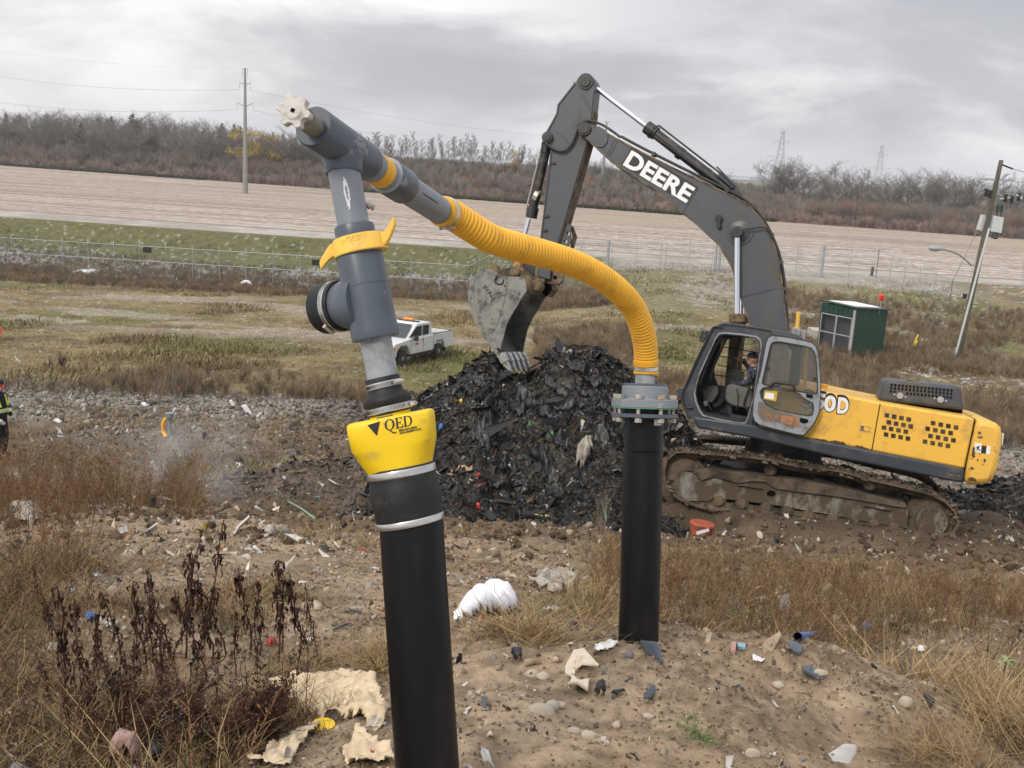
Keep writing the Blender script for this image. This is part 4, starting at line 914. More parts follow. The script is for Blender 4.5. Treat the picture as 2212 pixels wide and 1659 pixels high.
# ears + pins + linkage
q=MB()
earp=[(700,342),(760,305),(830,286),(930,270),(1000,300),(1140,395),(1210,430),(1222,480),(1205,530),(1150,580),(1070,592),(1015,560),(1018,430),(985,387),(800,387)]
for w0 in (WN-.36,WN+.30): pf(q,c6,earp,WN-.36,w0,w0+.06)
EB(q,'bucket_ear',M['rust'],bkt,bev=.006)
q=MB(); pr_(q,c6,[(615,300),(640,262),(680,250),(720,262),(740,300),(700,330),(650,320)],B1-.5,B1-.44); EB(q,'lifting_eye',M['rust'],bkt,bev=.005)
pin(bkt,c6,905,332,.085,WN-.40,WN+.40,mt='rust',boss=1.2); pin(stk,c6,1138,482,.09,WN-.42,WN+.42,mt='rust',boss=1.25)
olp=mat('orange_link_paint',(.55,.23,.05),.6,var=.2,dirt=(.1,.07,.04),da=.35)
for w0 in (WN-.26,WN+.20):
    q=MB(); pf(q,c6,[(905,195),(970,200),(960,300),(940,350),(880,350),(895,280)],WN-.26,w0,w0+.06); EB(q,'bucket_link',olp,bev=.005)
q=MB(); pr_(q,c6,[(980,180),(1120,180),(1140,260),(1130,370),(1060,330),(990,280)],WN-.16,WN+.16); EB(q,'guide_link',M['greasy'],bev=.005)
q=MB(); pr_(q,c6,[(1140,150),(1280,150),(1250,330),(1230,430),(1215,560),(1250,600),(1310,520),(1300,480),(1240,460),(1160,430),(1120,380)],WN-.20,WN+.20); EB(q,'stick_nose',M['rust'],stk,bev=.006)
q=MB(); pr_(q,c6,[(1265,300),(1400,300),(1442,345),(1430,420),(1380,465),(1260,465),(1250,400)],WN-.13,WN-.06,holes=[hole(1340,395,24)]); pr_(q,c6,[(1310,290),(1440,330),(1430,430),(1380,480),(1330,470)],WN+.06,WN+.12); EB(q,'link_lug',M['rust'],stk,bev=.005)
# teeth
for i in range(5):
    f=i/4; w0=B0+.10+f*(B1-B0-.2); q=MB()
    a=c6(735,1225,B0); dirv=(c6(832,1400,B0)-c6(735,1225,B0)); dv=dirv.normalized(); up=Vector((0,1,0)).cross(dv)
    a=Vector((a.x,w0,a.z)); L_=.42; sec=[(0,.085,.075),(.45,.075,.07),(.47,.058,.06),(.75,.05,.035),(1,.035,.010)]
    for fr,hw,hh in sec:
        c=a+dv*L_*fr
        for sx_,sz_ in((-1,-1),(1,-1),(1,1),(-1,1)): q.v.append(tuple(c+Vector((0,hw*sx_,0))+up*hh*sz_))
    for k in range(4):
        for j in range(4): q.f.append((k*4+j,k*4+(j+1)%4,(k+1)*4+(j+1)%4,(k+1)*4+j)); q.m.append(0)
    q.f+=[(3,2,1,0),(16,17,18,19)]; q.m+=[0,0]; EB(q,'bucket_tooth',M['tooth'],bkt,bev=.006)
q=MB(); p0=c6(704,1235,B0); p1=c6(760,1250,B0); q.box(Vector(((p0.x+p1.x)/2,WN,(p0.z+p1.z)/2+.02)),(.14,B1-B0,.06)); EB(q,'cutting_edge',M['tooth'],bkt,bev=.006)
# ================================================================ upper structure
M['rustd']=mat('dark_rust',(.085,.045,.022),.9,var=.4,vs=20)
body=[(600,452),(620,260),(720,205),(800,175),(985,213),(1335,285),(1600,330),(1905,380),(1912,392),(1880,560),(1852,690),(1283,580),(860,498)]
q=MB(); pr_(q,c5,body,.0,2.95); hb_=EB(q,'engine_housing',M['myel'],bev=.05)
_rr=random.Random(12)
for (xa,ya,xb,yb,n_,hh_) in ((1030,520,1130,541,9,16),(1180,548,1275,572,9,14),(940,505,1020,520,5,7)):
    q=MB(); top_=[]; bot_=[]
    for i in range(n_+1):
        f=i/n_; x=xa+(xb-xa)*f; y=ya+(yb-ya)*f; bot_.append((x,y+4)); top_.append((x+_rr.uniform(-2,2),y-hh_*_rr.uniform(.15,1)*(1 if 0<i<n_ else .1)))
    pr_(q,c5,bot_+top_[::-1],-.003,0); EB(q,'rust_patch',M['rustd'],hb_,sm=0)
q=MB(); pr_(q,c5,[(1334,292),(1340,293),(1288,582),(1282,581)],-.004,.0); EB(q,'panel_gap',M['black'],hb_,sm=0)
q=MB(); pr_(q,c5,[(1210,418),(1288,428),(1282,472),(1206,460)],-.008,.0); pl=EB(q,'door_latch_plate',M['myel'],hb_,bev=.004)
q=MB(); pr_(q,c5,[(1219,424),(1278,433),(1273,465),(1214,456)],-.0095,-.0081); EB(q,'latch_recess',M['dirtpanel'],pl,sm=0)
q=MB(); pr_(q,c5,[(1240,430),(1274,436),(1271,461),(1236,456)],-.014,-.0096); EB(q,'latch_handle',M['cweight'],pl,bev=.002)
# frame rail
q=MB(); pr_(q,c5,[(192,368),(560,420),(860,496),(1283,578),(1851,688),(1842,772),(1800,770),(1300,668),(1050,620),(1030,612),(560,502),(430,478),(236,444),(222,430)],-.06,3.0); rail=EB(q,'side_frame_rail',M['dgrey2'],bev=.035)
q=MB(); pr_(q,c5,[(1752,722),(1820,730),(1820,737),(1752,730)],-.064,-.058); EB(q,'rail_sticker',M['rust'],rail,sm=0)
# counterweight
q=MB(); pr_(q,c5,[(1921,384),(1995,398),(2045,412),(2074,440),(2081,500),(2070,600),(2052,690),(2025,760),(1985,782),(1900,786),(1842,776),(1862,650),(1905,440)],-.03,2.98); cwt=EB(q,'counterweight',M['cweight'],bev=.09)
q=MB(); pr_(q,c5,[(1913,530),(1955,535),(1949,592),(1908,585)],-.034,-.029); pr_(q,c5,[(1985,549),(2008,551),(2003,601),(1980,598)],-.034,-.029); dc=EB(q,'warning_decal',M['wlet'],cwt,sm=0)
q=MB(); pr_(q,c5,[(1955,546),(1985,549),(1980,597),(1949,593)],-.034,-.029)
pr_(q,c5,[(1922,556),(1934,551),(1946,548),(1936,562),(1946,578),(1938,580),(1931,568),(1920,582),(1925,566)],-.037,-.034)
EB(q,'decal_print',M['ink'],dc,sm=0)
q=MB(); pr_(q,c5,[(1957,540),(1986,543),(1985,551),(1956,548)],-.037,-.034); EB(q,'decal_header',M['orange'],dc,sm=0)
for pp in ([(1900,560),(1914,553),(1918,575),(1912,600),(1916,618),(1900,622),(1893,600)],[(1888,675),(1900,680),(1912,690),(1892,694),(1884,688)],[(1870,745),(1895,738),(1918,748),(1925,770),(1900,762),(1875,764)],[(1965,630),(1975,626),(1982,640),(1972,652)],[(1925,632),(1934,628),(1936,640),(1927,644)]):
    q=MB(); pr_(q,c5,pp,-.034,-.029); EB(q,'paint_chip',M['rustd'],cwt,sm=0)
q=MB(); disc(q,c5(1941,471,-.034),.026,.008,14); EB(q,'lifting_hole',M['rust'],cwt)
q=MB(); pr_(q,c5,[(2081,470),(2090,475),(2082,545),(2074,545)],.3,.9); EB(q,'rear_reflector',M['label'],cwt)
q=MB(); pr_(q,c5,[(1911,388),(1918,386),(1862,650),(1843,775),(1838,770),(1856,650)],.0,2.9); EB(q,'counterweight_gap',M['black'],cwt,sm=0)
# grille squares
grid=[]
for (x0,y0) in ((1378,363),(1390,406),(1360,438),(1373,480)): grid+=[(x0+44.3*i,y0+8.2*i) for i in range(4)]
for (x0,y0) in ((1659,411),(1626,445),(1643,489),(1610,523)): grid+=[(x0+46.5*i,y0+8.7*i) for i in range(4)]
for x,y in grid:
    q=MB(); pr_(q,c5,[(x-13,y-15),(x+15,y-11),(x+13,y+14),(x-15,y+10)],-.004,-.0005); g_=EB(q,'grille_opening',M['black'],hb_,sm=0)
    q=MB()
    for k in range(3):
        xx=x-9+9*k; pts=[(xx+(3.5 if i%2 else -3.5),y-13+4.4*i+ (xx-x)*.16) for i in range(7)]
        for a,b in zip(pts,pts[1:]): rod(q,c5(a[0],a[1],-.006),c5(b[0],b[1],-.006),.0045,4)
    EB(q,'mesh',M['rust'],g_,sm=0)
# lettering on housing
w=-.0045
biglet('3',c5,(861,311),(923,322),.27,w,M['wlet'],'model_lettering',hb_,.03); biglet('3',c5,(857,315),(927,327),.315,w+.0012,M['ink'],'lettering_outline',hb_,.055)
for ch,a,b in (('5',(934,322),(990,333)),('0',(991,337),(1062,345)),('D',(1074,351),(1140,357))):
    biglet(ch,c5,a,b,.27,w,M['wlet'],'model_lettering',hb_,.035)
    biglet(ch,c5,(a[0]-6,a[1]+6),(b[0]+6,b[1]+6),.33,w+.0012,M['ink'],'lettering_outline',hb_,.06)
biglet('LC',c5,(853,362),(925,376),.13,w,M['wlet'],'model_lettering',hb_,.02)
# muffler hood
q=MB(); hood=[(1366,152),(1385,148),(1805,184),(1824,192),(1832,210),(1847,333),(1700,318),(1323,272)]
pr_(q,c5,hood,.75,2.3); hd=EB(q,'engine_hood',M['dgrey'],bev=.05)
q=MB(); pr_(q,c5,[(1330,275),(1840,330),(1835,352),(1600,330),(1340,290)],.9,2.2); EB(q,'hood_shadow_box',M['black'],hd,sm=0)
rows=[((1408,178),(1771,213),17),((1405,198),(1770,232),17),((1404,217),(1430,221),2),((1503,228),(1652,243),8),((1745,251),(1768,255),2)]
i=0
for a,b,n_ in [((1407,178),(1771,213),17),((1404,198),(1769,233),17),((1502,231),(1767,256),13),((1402,218),(1425,221),2)]:
    for k in range(n_):
        f=k/(n_-1); x=a[0]+(b[0]-a[0])*f; y=a[1]+(b[1]-a[1])*f; q=MB(); pr_(q,c5,[(x-6,y-8),(x+6.5,y-7),(x+6,y+8),(x-6.5,y+7)],.744,.749); EB(q,'hood_slot',M['black'],hd,sm=0)
for x,y in ((1458,244),(1704,268)):
    q=MB(); c=c5(x,y,.70); disc(q,c,.055,.05,16); disc(q,c-Vector((0,.01,0)),.028,.02,12); disc(q,c+Vector((-.09,.03,.0)),.018,.02,8); disc(q,c+Vector((.09,.03,0)),.018,.02,8); EB(q,'hood_latch',M['steel'],hd)
q=MB(); q.tube(catmull([c5(x,y,.70) for x,y in((1543,292),(1546,286),(1575,288),(1606,291),(1608,297))],4),.012,6); EB(q,'hood_handle',M['blk'],hd)
# exhaust tip behind the hood and small items on deck
q=MB(); q.tube([c5(1530,175,1.6),c5(1555,120,1.7)],[.14,.03],10); EB(q,'exhaust_tip',M['rust'],hd)
q=MB(); rod(q,c5(988,215,.8),c5(992,180,.8),.07,12); rod(q,c5(990,185,.8),c5(992,172,.8),.085,12); EB(q,'filler_cap',M['myel'],hb_)
# yellow deck guard behind the cab glass
# ================================================================ cab
CW0,CW1=-.02,.98
co=[(690,92),(730,72),(800,68),(905,78),(1310,142),(1330,190),(1300,330),(1180,800),(1085,1290),(1060,1290),(520,1215),(372,1194),(330,1180),(262,985),(278,860),(330,740),(440,480),(560,232),(608,132)]
ch_=[(762,196),(700,205),(660,260),(560,480),(470,680),(430,820),(418,900),(440,1010),(480,1100),(520,1150),(700,1195),(940,1238),(1005,1236),(1030,1180),(1110,880),(1185,345),(1172,280),(1130,242),(950,212)]
q=MB(); pr_(q,c7,co,CW0,CW0+.10,holes=[ch_]); cab=EB(q,'cab',M['dgrey2'],bev=.012)
# pale door surround
q=MB(); 
ch2=[(x+(800-x)*-.055,y+(720-y)*-.045) for x,y in ch_]
pr_(q,c7,ch2,CW0-.02,CW0-.001,holes=[[(x+(800-x)*-.012,y+(720-y)*-.010) for x,y in ch_]]); EB(q,'door_surround',M['lgrey'],cab,bev=.006)
q=MB(); chb=[(x+(800-x)*-.012,y+(720-y)*-.010) for x,y in ch_]; pr_(q,c7,chb,CW0-.03,CW0+.02,holes=[[(x+(800-x)*.018,y+(720-y)*.015) for x,y in ch_]]); EB(q,'door_seal',M['blk'],cab)
# far side frame with window
q=MB(); co2=[(690,92),(730,72),(905,78),(1310,142),(1660,250),(1700,400),(1600,1150),(1060,1290),(520,1215),(372,1194),(278,860),(330,740),(440,480),(560,232)]
h2=[(790,262),(640,560),(640,700),(680,800),(1500,960),(1560,400),(1480,300),(1120,245),(860,236)]
pr_(q,c7,co2,CW1-.06,CW1,holes=[h2]); EB(q,'far_side_frame',M['cabin'],cab)
q=MB(); 
q.box(c7(1210,560,CW1-.08),(.10,.05,1.2)); q.box(c7(880,520,CW1-.05),(.07,.03,1.1))
for y0,y1 in ((352,405),(462,505),(566,640),(684,735)): rod(q,c7(640+(700-y0)*.30,y0-2,CW1-.09),c7(1180,y1+16,CW1-.09),.010,6)
EB(q,'window_guard_bar',M['blk'],cab)
# roof
roofp=[(608,132),(640,105),(690,80),(730,66),(800,62),(905,72),(1310,136),(1520,172),(1640,208),(1688,262),(1690,290),(1560,250),(1330,200),(1200,178),(900,130),(740,118),(640,150)]
q=MB(); pr_(q,c7,roofp,CW0,CW1); rf=EB(q,'cab_roof',M['dgrey2'],cab,bev=.03)
q=MB(); pr_(q,c7,[(1312,170),(1690,240),(1692,272),(1318,215)],CW0-.03,CW0); EB(q,'roof_rear_panel',M['dgrey2'],rf,bev=.008)
q=MB(); pr_(q,c7,[(930,76),(1150,100),(1150,105),(930,84)],.3,.7); EB(q,'roof_hatch_trim',M['dirtpanel'],rf)
# rear wall & rear window glass, front posts and windshield
q=MB(); 
for w0 in (CW0+.1,): pr_(q,c7,[(1300,330),(1330,335),(1210,1000),(1110,1290),(1085,1290),(1180,800)],CW0+.02,CW0+.16)
EB(q,'rear_pillar',M['cabin'],cab)
q=MB(); pr_(q,c7,[(1640,290),(1690,290),(1600,1120),(1550,1110)],CW0+.05,CW1); EB(q,'rear_wall_post',M['cabin'],cab)
q=MB(); pr_(q,c7,[(1085,1000),(1640,1120),(1610,1200),(1075,1290)],CW0+.05,CW1-.02); EB(q,'rear_lower_wall',M['cabin'],cab)
q=MB(); pr_(q,c7,[(608,132),(645,150),(470,520),(370,760),(330,880),(325,980),(385,1180),(330,1180),(262,985),(278,860),(330,740),(440,480),(560,232)],CW1-.12,CW1); pr_(q,c7,[(600,190),(612,196),(300,850),(288,845)],CW0,CW1-.1); EB(q,'front_post',M['dgrey2'],cab)
q=MB(); pr_(q,c7,[(740,150),(756,160),(560,560),(470,800),(460,790),(545,560)],CW0+.25,CW0+.30); pr_(q,c7,[(760,230),(790,262),(640,590),(600,760),(575,750),(620,560)],CW1-.16,CW1-.06); EB(q,'inner_pillar',M['seat'],cab)
q=MB(); pr_(q,c7,[(560,240),(566,244),(330,760),(324,756)],CW0+.1,CW1-.12); EB(q,'windscreen',M['glassd'],cab,sm=0)
# floor, front lower nose, step guard
q=MB(); pr_(q,c7,[(440,1060),(520,1140),(1040,1240),(1060,1290),(520,1215),(372,1190)],CW0+.03,CW1); EB(q,'cab_floor',M['cabin'],cab,bev=.006)
q=MB(); pr_(q,c7,[(200,870),(222,836),(275,838),(268,960),(330,1180),(375,1195),(322,1200)],CW0+.02,CW1-.02); EB(q,'front_bumper',M['dgrey2'],cab,bev=.01)
q=MB(); q.tube(catmull([c7(x,y,CW0-.05) for x,y in((625,118),(560,240),(440,480),(330,740),(268,880),(262,960),(290,1050),(330,1078),(390,1066))],5),.013,6); q.tube([c7(330,1078,CW0-.05),c7(390,1066,CW0-.05)],.02,6); q.tube(catmull([c7(x,y,CW0-.04) for x,y in((620,160),(640,112),(740,118))],4),.014,6); EB(q,'grab_rail',M['blk'],cab)
q=MB(); q.tube([c7(x,y,CW0+.1) for x,y in((550,155),(505,165),(468,280),(500,296),(556,225))],.014,6,closed=True); q.tube([c7(555,180,CW0+.1),c7(605,160,CW0+.1)],.014,6); mr_=EB(q,'mirror_frame',M['blk'],cab)
q=MB(); pr_(q,c7,[(545,165),(510,172),(478,276),(500,288),(548,222)],CW0+.09,CW0+.11); EB(q,'mirror_glass',M['carglass'],mr_,sm=0)
# open door, swung back against the housing
DW=-.17
do=[(1330,222),(1500,240),(1700,280),(1800,304),(1845,350),(1872,440),(1890,600),(1900,800),(1898,980),(1882,1120),(1840,1220),(1790,1300),(1700,1395),(1620,1386),(1400,1330),(1180,1272),(1122,1225),(1100,1150),(1108,1000),(1150,820),(1200,640),(1262,300),(1285,245)]
w1_=[(1352,296),(1420,290),(1720,344),(1790,366),(1828,420),(1850,560),(1862,760),(1862,885),(1838,902),(1600,866),(1235,792),(1214,768),(1240,650),(1310,345),(1325,310)]
w2_=[(1225,838),(1280,830),(1585,882),(1648,905),(1700,958),(1800,1010),(1812,1065),(1798,1150),(1752,1164),(1500,1120),(1370,1086),(1262,1030),(1205,950),(1195,880)]
q=MB(); pr_(q,c7,do,DW-.05,DW,holes=[w1_,w2_]); dr_=EB(q,'cab_door',M['lgrey'],cab,bev=.012)
def scl(pts,k,c=None):
    cx=sum(p[0] for p in pts)/len(pts); cy=sum(p[1] for p in pts)/len(pts); return [(cx+(x-cx)*k,cy+(y-cy)*k) for x,y in pts]
q=MB(); pr_(q,c7,scl(do,1.022),DW-.02,DW+.015,holes=[scl(do,.995)]); EB(q,'door_edge_seal',M['blk'],dr_)
q=MB(); pr_(q,c7,scl(w1_,1.035),DW-.062,DW-.04,holes=[scl(w1_,.99)]); pr_(q,c7,scl(w2_,1.045),DW-.062,DW-.04,holes=[scl(w2_,.985)]); EB(q,'window_seal',M['blk'],dr_)
q=MB(); pr_(q,c7,scl(w1_,1.01),DW-.03,DW-.022); pr_(q,c7,scl(w2_,1.01),DW-.03,DW-.022); EB(q,'door_glass',M['glassd'],dr_,sm=0)
q=MB(); pr_(q,c7,[(1165,1006),(1200,1002),(1330,1075),(1425,1120),(1640,1180),(1650,1292),(1560,1285),(1440,1252),(1200,1208),(1156,1150)],DW-.056,DW-.050); EB(q,'lower_door_panel',M['dirtpanel'],dr_,sm=0)
q=MB(); pr_(q,c7,[(1430,1165),(1475,1158),(1515,1172),(1635,1178),(1652,1304),(1560,1286),(1452,1258),(1428,1240),(1440,1200)],DW-.060,DW-.0561); EB(q,'bare_patch',mat('rust_brown_backing',(.36,.165,.075),.85,var=.25,vs=9,dirt=(.16,.10,.06),da=.3,ds=14),dr_,sm=0)
q=MB(); pr_(q,c7,[(1660,1190),(1755,1210),(1756,1245),(1700,1262),(1655,1240)],DW-.056,DW-.050); pr_(q,c7,[(1735,905),(1812,918),(1808,962),(1730,950)],DW-.056,DW-.050); EB(q,'latch_recess',M['black'],dr_,sm=0)
q=MB(); q.tube(catmull([c7(x,y,DW-.10) for x,y in((1285,832),(1300,818),(1350,778),(1400,776),(1570,800),(1590,820),(1584,880))],5),.021,8); EB(q,'door_handle',M['blk'],dr_)
q=MB(); pr_(q,c7,[(1240,865),(1392,880),(1375,998),(1222,968)],DW-.036,DW-.031); sk=EB(q,'amber_sticker',M['sticker'],dr_,sm=0)
q=MB(); pr_(q,c7,[(1250,888),(1340,900),(1352,912),(1345,976),(1236,955)],DW-.040,DW-.0365); EB(q,'sticker_note',M['wlet'],sk,sm=0)
for x,y in ((1830,725),(1280,598)):
    q=MB(); q.box(c7(x,y,DW-.07),(.04,.04,.05)); EB(q,'window_catch',M['blk'],dr_,bev=.004)
# seen through door glass: yellow housing edge strip and grey deck
q=MB(); pr_(q,c7,[(1725,350),(1760,355),(1730,830),(1690,850)],.02,.10); EB(q,'deck_rail',M['myel'],hb_)
# interior: console, seat, levers
q=MB(); pr_(q,c7,[(775,850),(800,800),(850,790),(1090,850),(1085,1060),(1040,1085),(860,1050),(790,1010),(772,960)],.18,.40); EB(q,'side_console',M['seat'],cab,bev=.03)
q=MB(); q.tube(catmull([c7(x,y,.16) for x,y in((905,850),(925,940),(915,1060),(905,1090))],4),.009,6); q.tube(catmull([c7(x,y,.12) for x,y in((1060,640),(1085,760),(1000,980),(1000,1060),(1040,1100))],4),.016,6); q.tube([c7(1085,650,.12),c7(1050,760,.12)],.014,6); EB(q,'seat_belt_and_lever',M['blk'],cab)
q=MB(); pr_(q,c7,[(1040,880),(1120,880),(1180,560),(1240,560),(1180,1010),(1100,1080),(900,1060),(890,960)],.42,.86); EB(q,'operator_seat',M['cabin'],cab,bev=.03)
q=MB(); pr_(q,c7,[(520,860),(580,810),(680,820),(690,900),(620,1010),(520,1020),(500,940)],.55,.85); pr_(q,c7,[(500,1000),(560,985),(560,1060),(520,1060)],.25,.45); EB(q,'pedal_console',M['seat'],cab,bev=.02)
q=MB(); q.tube([c7(500,860,.35),c7(600,740,.35)],.014,6); q.tube([c7(600,1100,.3),c7(500,860,.35)],.012,6); q.tube([c7(820,655,.30),c7(850,750,.30),c7(855,790,.3)],.018,6); q.tube([c7(880,680,.34),c7(905,730,.34)],.03,8); q.box(c7(900,780,.3),(.18,.1,.05)); EB(q,'control_lever',M['blk'],cab)
q=MB(); pr_(q,c7,[(840,1150),(1030,1185),(1010,1228),(820,1195)],.1,.3); pr_(q,c7,[(800,1060),(850,1060),(850,1160),(800,1150)],.3,.7); EB(q,'seat_base',M['cabin'],cab,bev=.006)
# ================================================================ undercarriage
q=MB(); c=c5(760,560,1.45); zc_=c.z
q.lathe(Vector((c.x,1.45,zc_-.62)),Vector((c.x,1.45,zc_+.10)),[(0,.62),(.5,.62),(.5,.70),(.75,.70),(.75,.66),(1,.66)],40); q.box((c.x,1.45,zc_-.60),(2.0,1.8,.25)); EB(q,'swing_bearing',M['greasy'])
outer=[(22,770),(14,705),(30,640),(62,600),(110,578),(200,582),(340,596),(480,606),(620,622),(720,640),(860,672),(1000,684),(1130,706),(1260,745),(1380,772),(1500,800),(1600,825),(1690,855),(1765,905),(1810,970),(1822,1040),(1790,1085),(1720,1105),(1600,1102),(1450,1090),(1300,1070),(1100,1042),(900,1012),(700,985),(500,960),(350,945),(240,930),(150,900),(85,860),(45,820)]
TY=-.22
def track(wy,name):
    tr=thing('t','','',EO); bpy.data.objects.remove(tr); 
    pts=[c5(x,y,TY) for x,y in outer]; pts=[Vector((p.x,0,p.z)) for p in pts]
    cl=[]
    n=len(pts)
    for i in range(n):
        a,b,c,d=pts[i-1],pts[i],pts[(i+1)%n],pts[(i+2)%n]
        for k in range(8):
            t=k/8; cl.append(.5*((2*b)+(c-a)*t+(2*a-5*b+4*c-d)*t*t+(3*b-a-3*c+d)*t**3))
    cl.append(cl[0]); L_=sum((a-b).length for a,b in zip(cl,cl[1:])); N_=50; st2=L_/N_; rs=resample(cl,st2)[:N_]
    q=MB(); ql=MB()
    for i in range(len(rs)):
        a=rs[i]; b=rs[(i+1)%len(rs)]; mid=(a+b)/2; t=(b-a).normalized(); nn=Vector((0,1,0)).cross(t); 
        cen=Vector((c5(900,830,0).x,0,c5(900,830,0).z))
        if nn.dot(mid-cen)<0: nn=-nn
        rot=Matrix((t,Vector((0,1,0)),t.cross(Vector((0,1,0))))).transposed(); 
        q.box(mid+Vector((0,wy+.36,0))-nn*.02,(st2*.97,.72,.026),rot)
        for dx in (-.33,0,.33): q.box(mid+Vector((0,wy+.36,0))+t*dx*st2+nn*.0,(.016,.71,.034),rot)
        for o_ in (.22,.44):
            ql.box(mid+Vector((0,wy+o_,0))-nn*.085,(st2*.86,.06,.085),rot); k=mid+Vector((0,wy+o_-.04,0))-nn*.085-t*st2*.42; ql.tube([k,k+Vector((0,.14,0))],.042,8)
    sh=EB(q,'track_shoes',M['mud']); sh['label']=name; EB(ql,'track_chain',M['mud'],sh)
    return sh
sh=track(TY,'near muddy steel track')
_pts=[c5(x,y,TY) for x,y in outer]; _cl=catmull(_pts+[_pts[0]],6); _cen=c5(900,830,TY); _r=random.Random(9); q=MB()
for _ in range(520):
    p=_r.choice(_cl); up_=1 if p.z>_cen.z else 0
    if not up_ and _r.random()<.6: continue
    d_=(p-_cen).normalized(); q.blob(p+Vector((_r.uniform(-.06,.06),_r.uniform(-.02,.72),_r.uniform(-.03,.04)))-d_*_r.uniform(-.02,.09),_r.uniform(.018,.06),1,(1.3,1.1,.6),.3,seed=_r.randint(0,999))
mq=EB(q,'mud_clods',M['mud'],sh,sm=0); mq['kind']='stuff'
track(TY+2.66,'far muddy steel track')
for w0,lab in ((TY+.14,1),(TY+2.8,0)):
    q=MB(); fr=[(128,712),(140,695),(300,690),(500,716),(640,745),(850,765),(1100,810),(1300,860),(1490,905),(1508,935),(1500,1052),(1300,1018),(1000,962),(690,908),(330,862),(300,885),(160,884),(112,868),(106,840)]
    hole5=[(674+28*math.cos(i*.5236),840+21*math.sin(i*.5236)) for i in range(12)]
    q.prism([c5(x,y,TY+.14)+Vector((0,w0-TY-.14,0)) for x,y in fr],(0,.42,0),0,[[c5(x,y,TY+.14) for x,y in hole5]] if lab else ()); tf=EB(q,'track_frame',M['frame'],bev=.02)
    for lp in ([(468,780),(610,805),(625,812),(468,790)],[(1245,905),(1400,932),(1398,945),(1240,915)]):
        q=MB(); pf(q,c5,lp,TY+.08,w0-.06,w0); EB(q,'frame_ledge',M['frame'],tf,bev=.005)
    # packed mud along the top of the frame
    q=MB(); pr_(q,c5,[(140,700),(300,688),(500,712),(650,735),(850,758),(1100,803),(1300,850),(1492,898),(1500,930),(1400,915),(1200,880),(1000,850),(860,835),(700,812),(640,770),(560,765),(480,780),(330,740),(250,760),(190,705)],w0-.05,w0+.3) if lab else None
    if not lab: continue
    EB(q,'packed_mud',M['mud'],tf,bev=.03)
    if lab:
        q=MB(); pr_(q,c5,hole5,w0+.06,w0+.07); EB(q,'frame_hole',M['black'],tf,sm=0)
    for x,y in ((358,880),(495,902),(645,924),(770,945),(905,968),(1049,992),(1174,1010),(1298,1028),(1420,1048)):
        q=MB(); c=c5(x,y,TY+.14)+Vector((0,w0-TY-.14,0)); q.lathe(c-Vector((0,.02,0)),c+Vector((0,.40,0)),[(0,.05),(0,.085),(.12,.085),(.12,.115),(.3,.115),(.3,.09),(.7,.09),(.7,.115),(.9,.115),(1,.05)],20); q.box(c-Vector((0,.0,.0)),(.13,.06,.09)); EB(q,'track_roller',M['mud'],tf,bev=.006)
    for x,y in ((668,702),(1275,790)):
        q=MB(); c=c5(x,y,TY+.14)+Vector((0,w0-TY-.14,0)); q.lathe(c,c+Vector((0,.36,0)),[(0,.07),(.1,.10),(.9,.10),(1,.07)],20); EB(q,'carrier_roller',M['mud'],tf)
    q=MB(); c=c5(110,765,TY+.14)+Vector((0,w0-TY-.14,0)); q.lathe(c+Vector((0,.02,0)),c+Vector((0,.36,0)),[(0,.30),(.2,.43),(.35,.43),(.4,.48),(.6,.48),(.65,.43),(1,.40)],40); EB(q,'idler_wheel',M['mud'],tf)
    q=MB(); c=c5(1650,1008,TY+.14)+Vector((0,w0-TY-.14,0)); q.lathe(c-Vector((0,.02,0)),c+Vector((0,.40,0)),[(0,.2),(0,.245),(.1,.265),(.2,.34),(.4,.40),(.6,.43),(1,.40)],48); sp_=EB(q,'drive_sprocket',M['mud'],tf)
    q=MB(); disc(q,c-Vector((0,.05,0)),.235,.04,44); hubm=EB(q,'hub_cover',M['frame'],sp_)
    q=MB()
    for i in range(14): t=i*2*math.pi/14; k=c+Vector((.19*math.cos(t),-.06,.19*math.sin(t))); rod(q,k,k+Vector((0,.02,0)),.014,6)
    EB(q,'hub_bolts',M['greasy'],hubm)
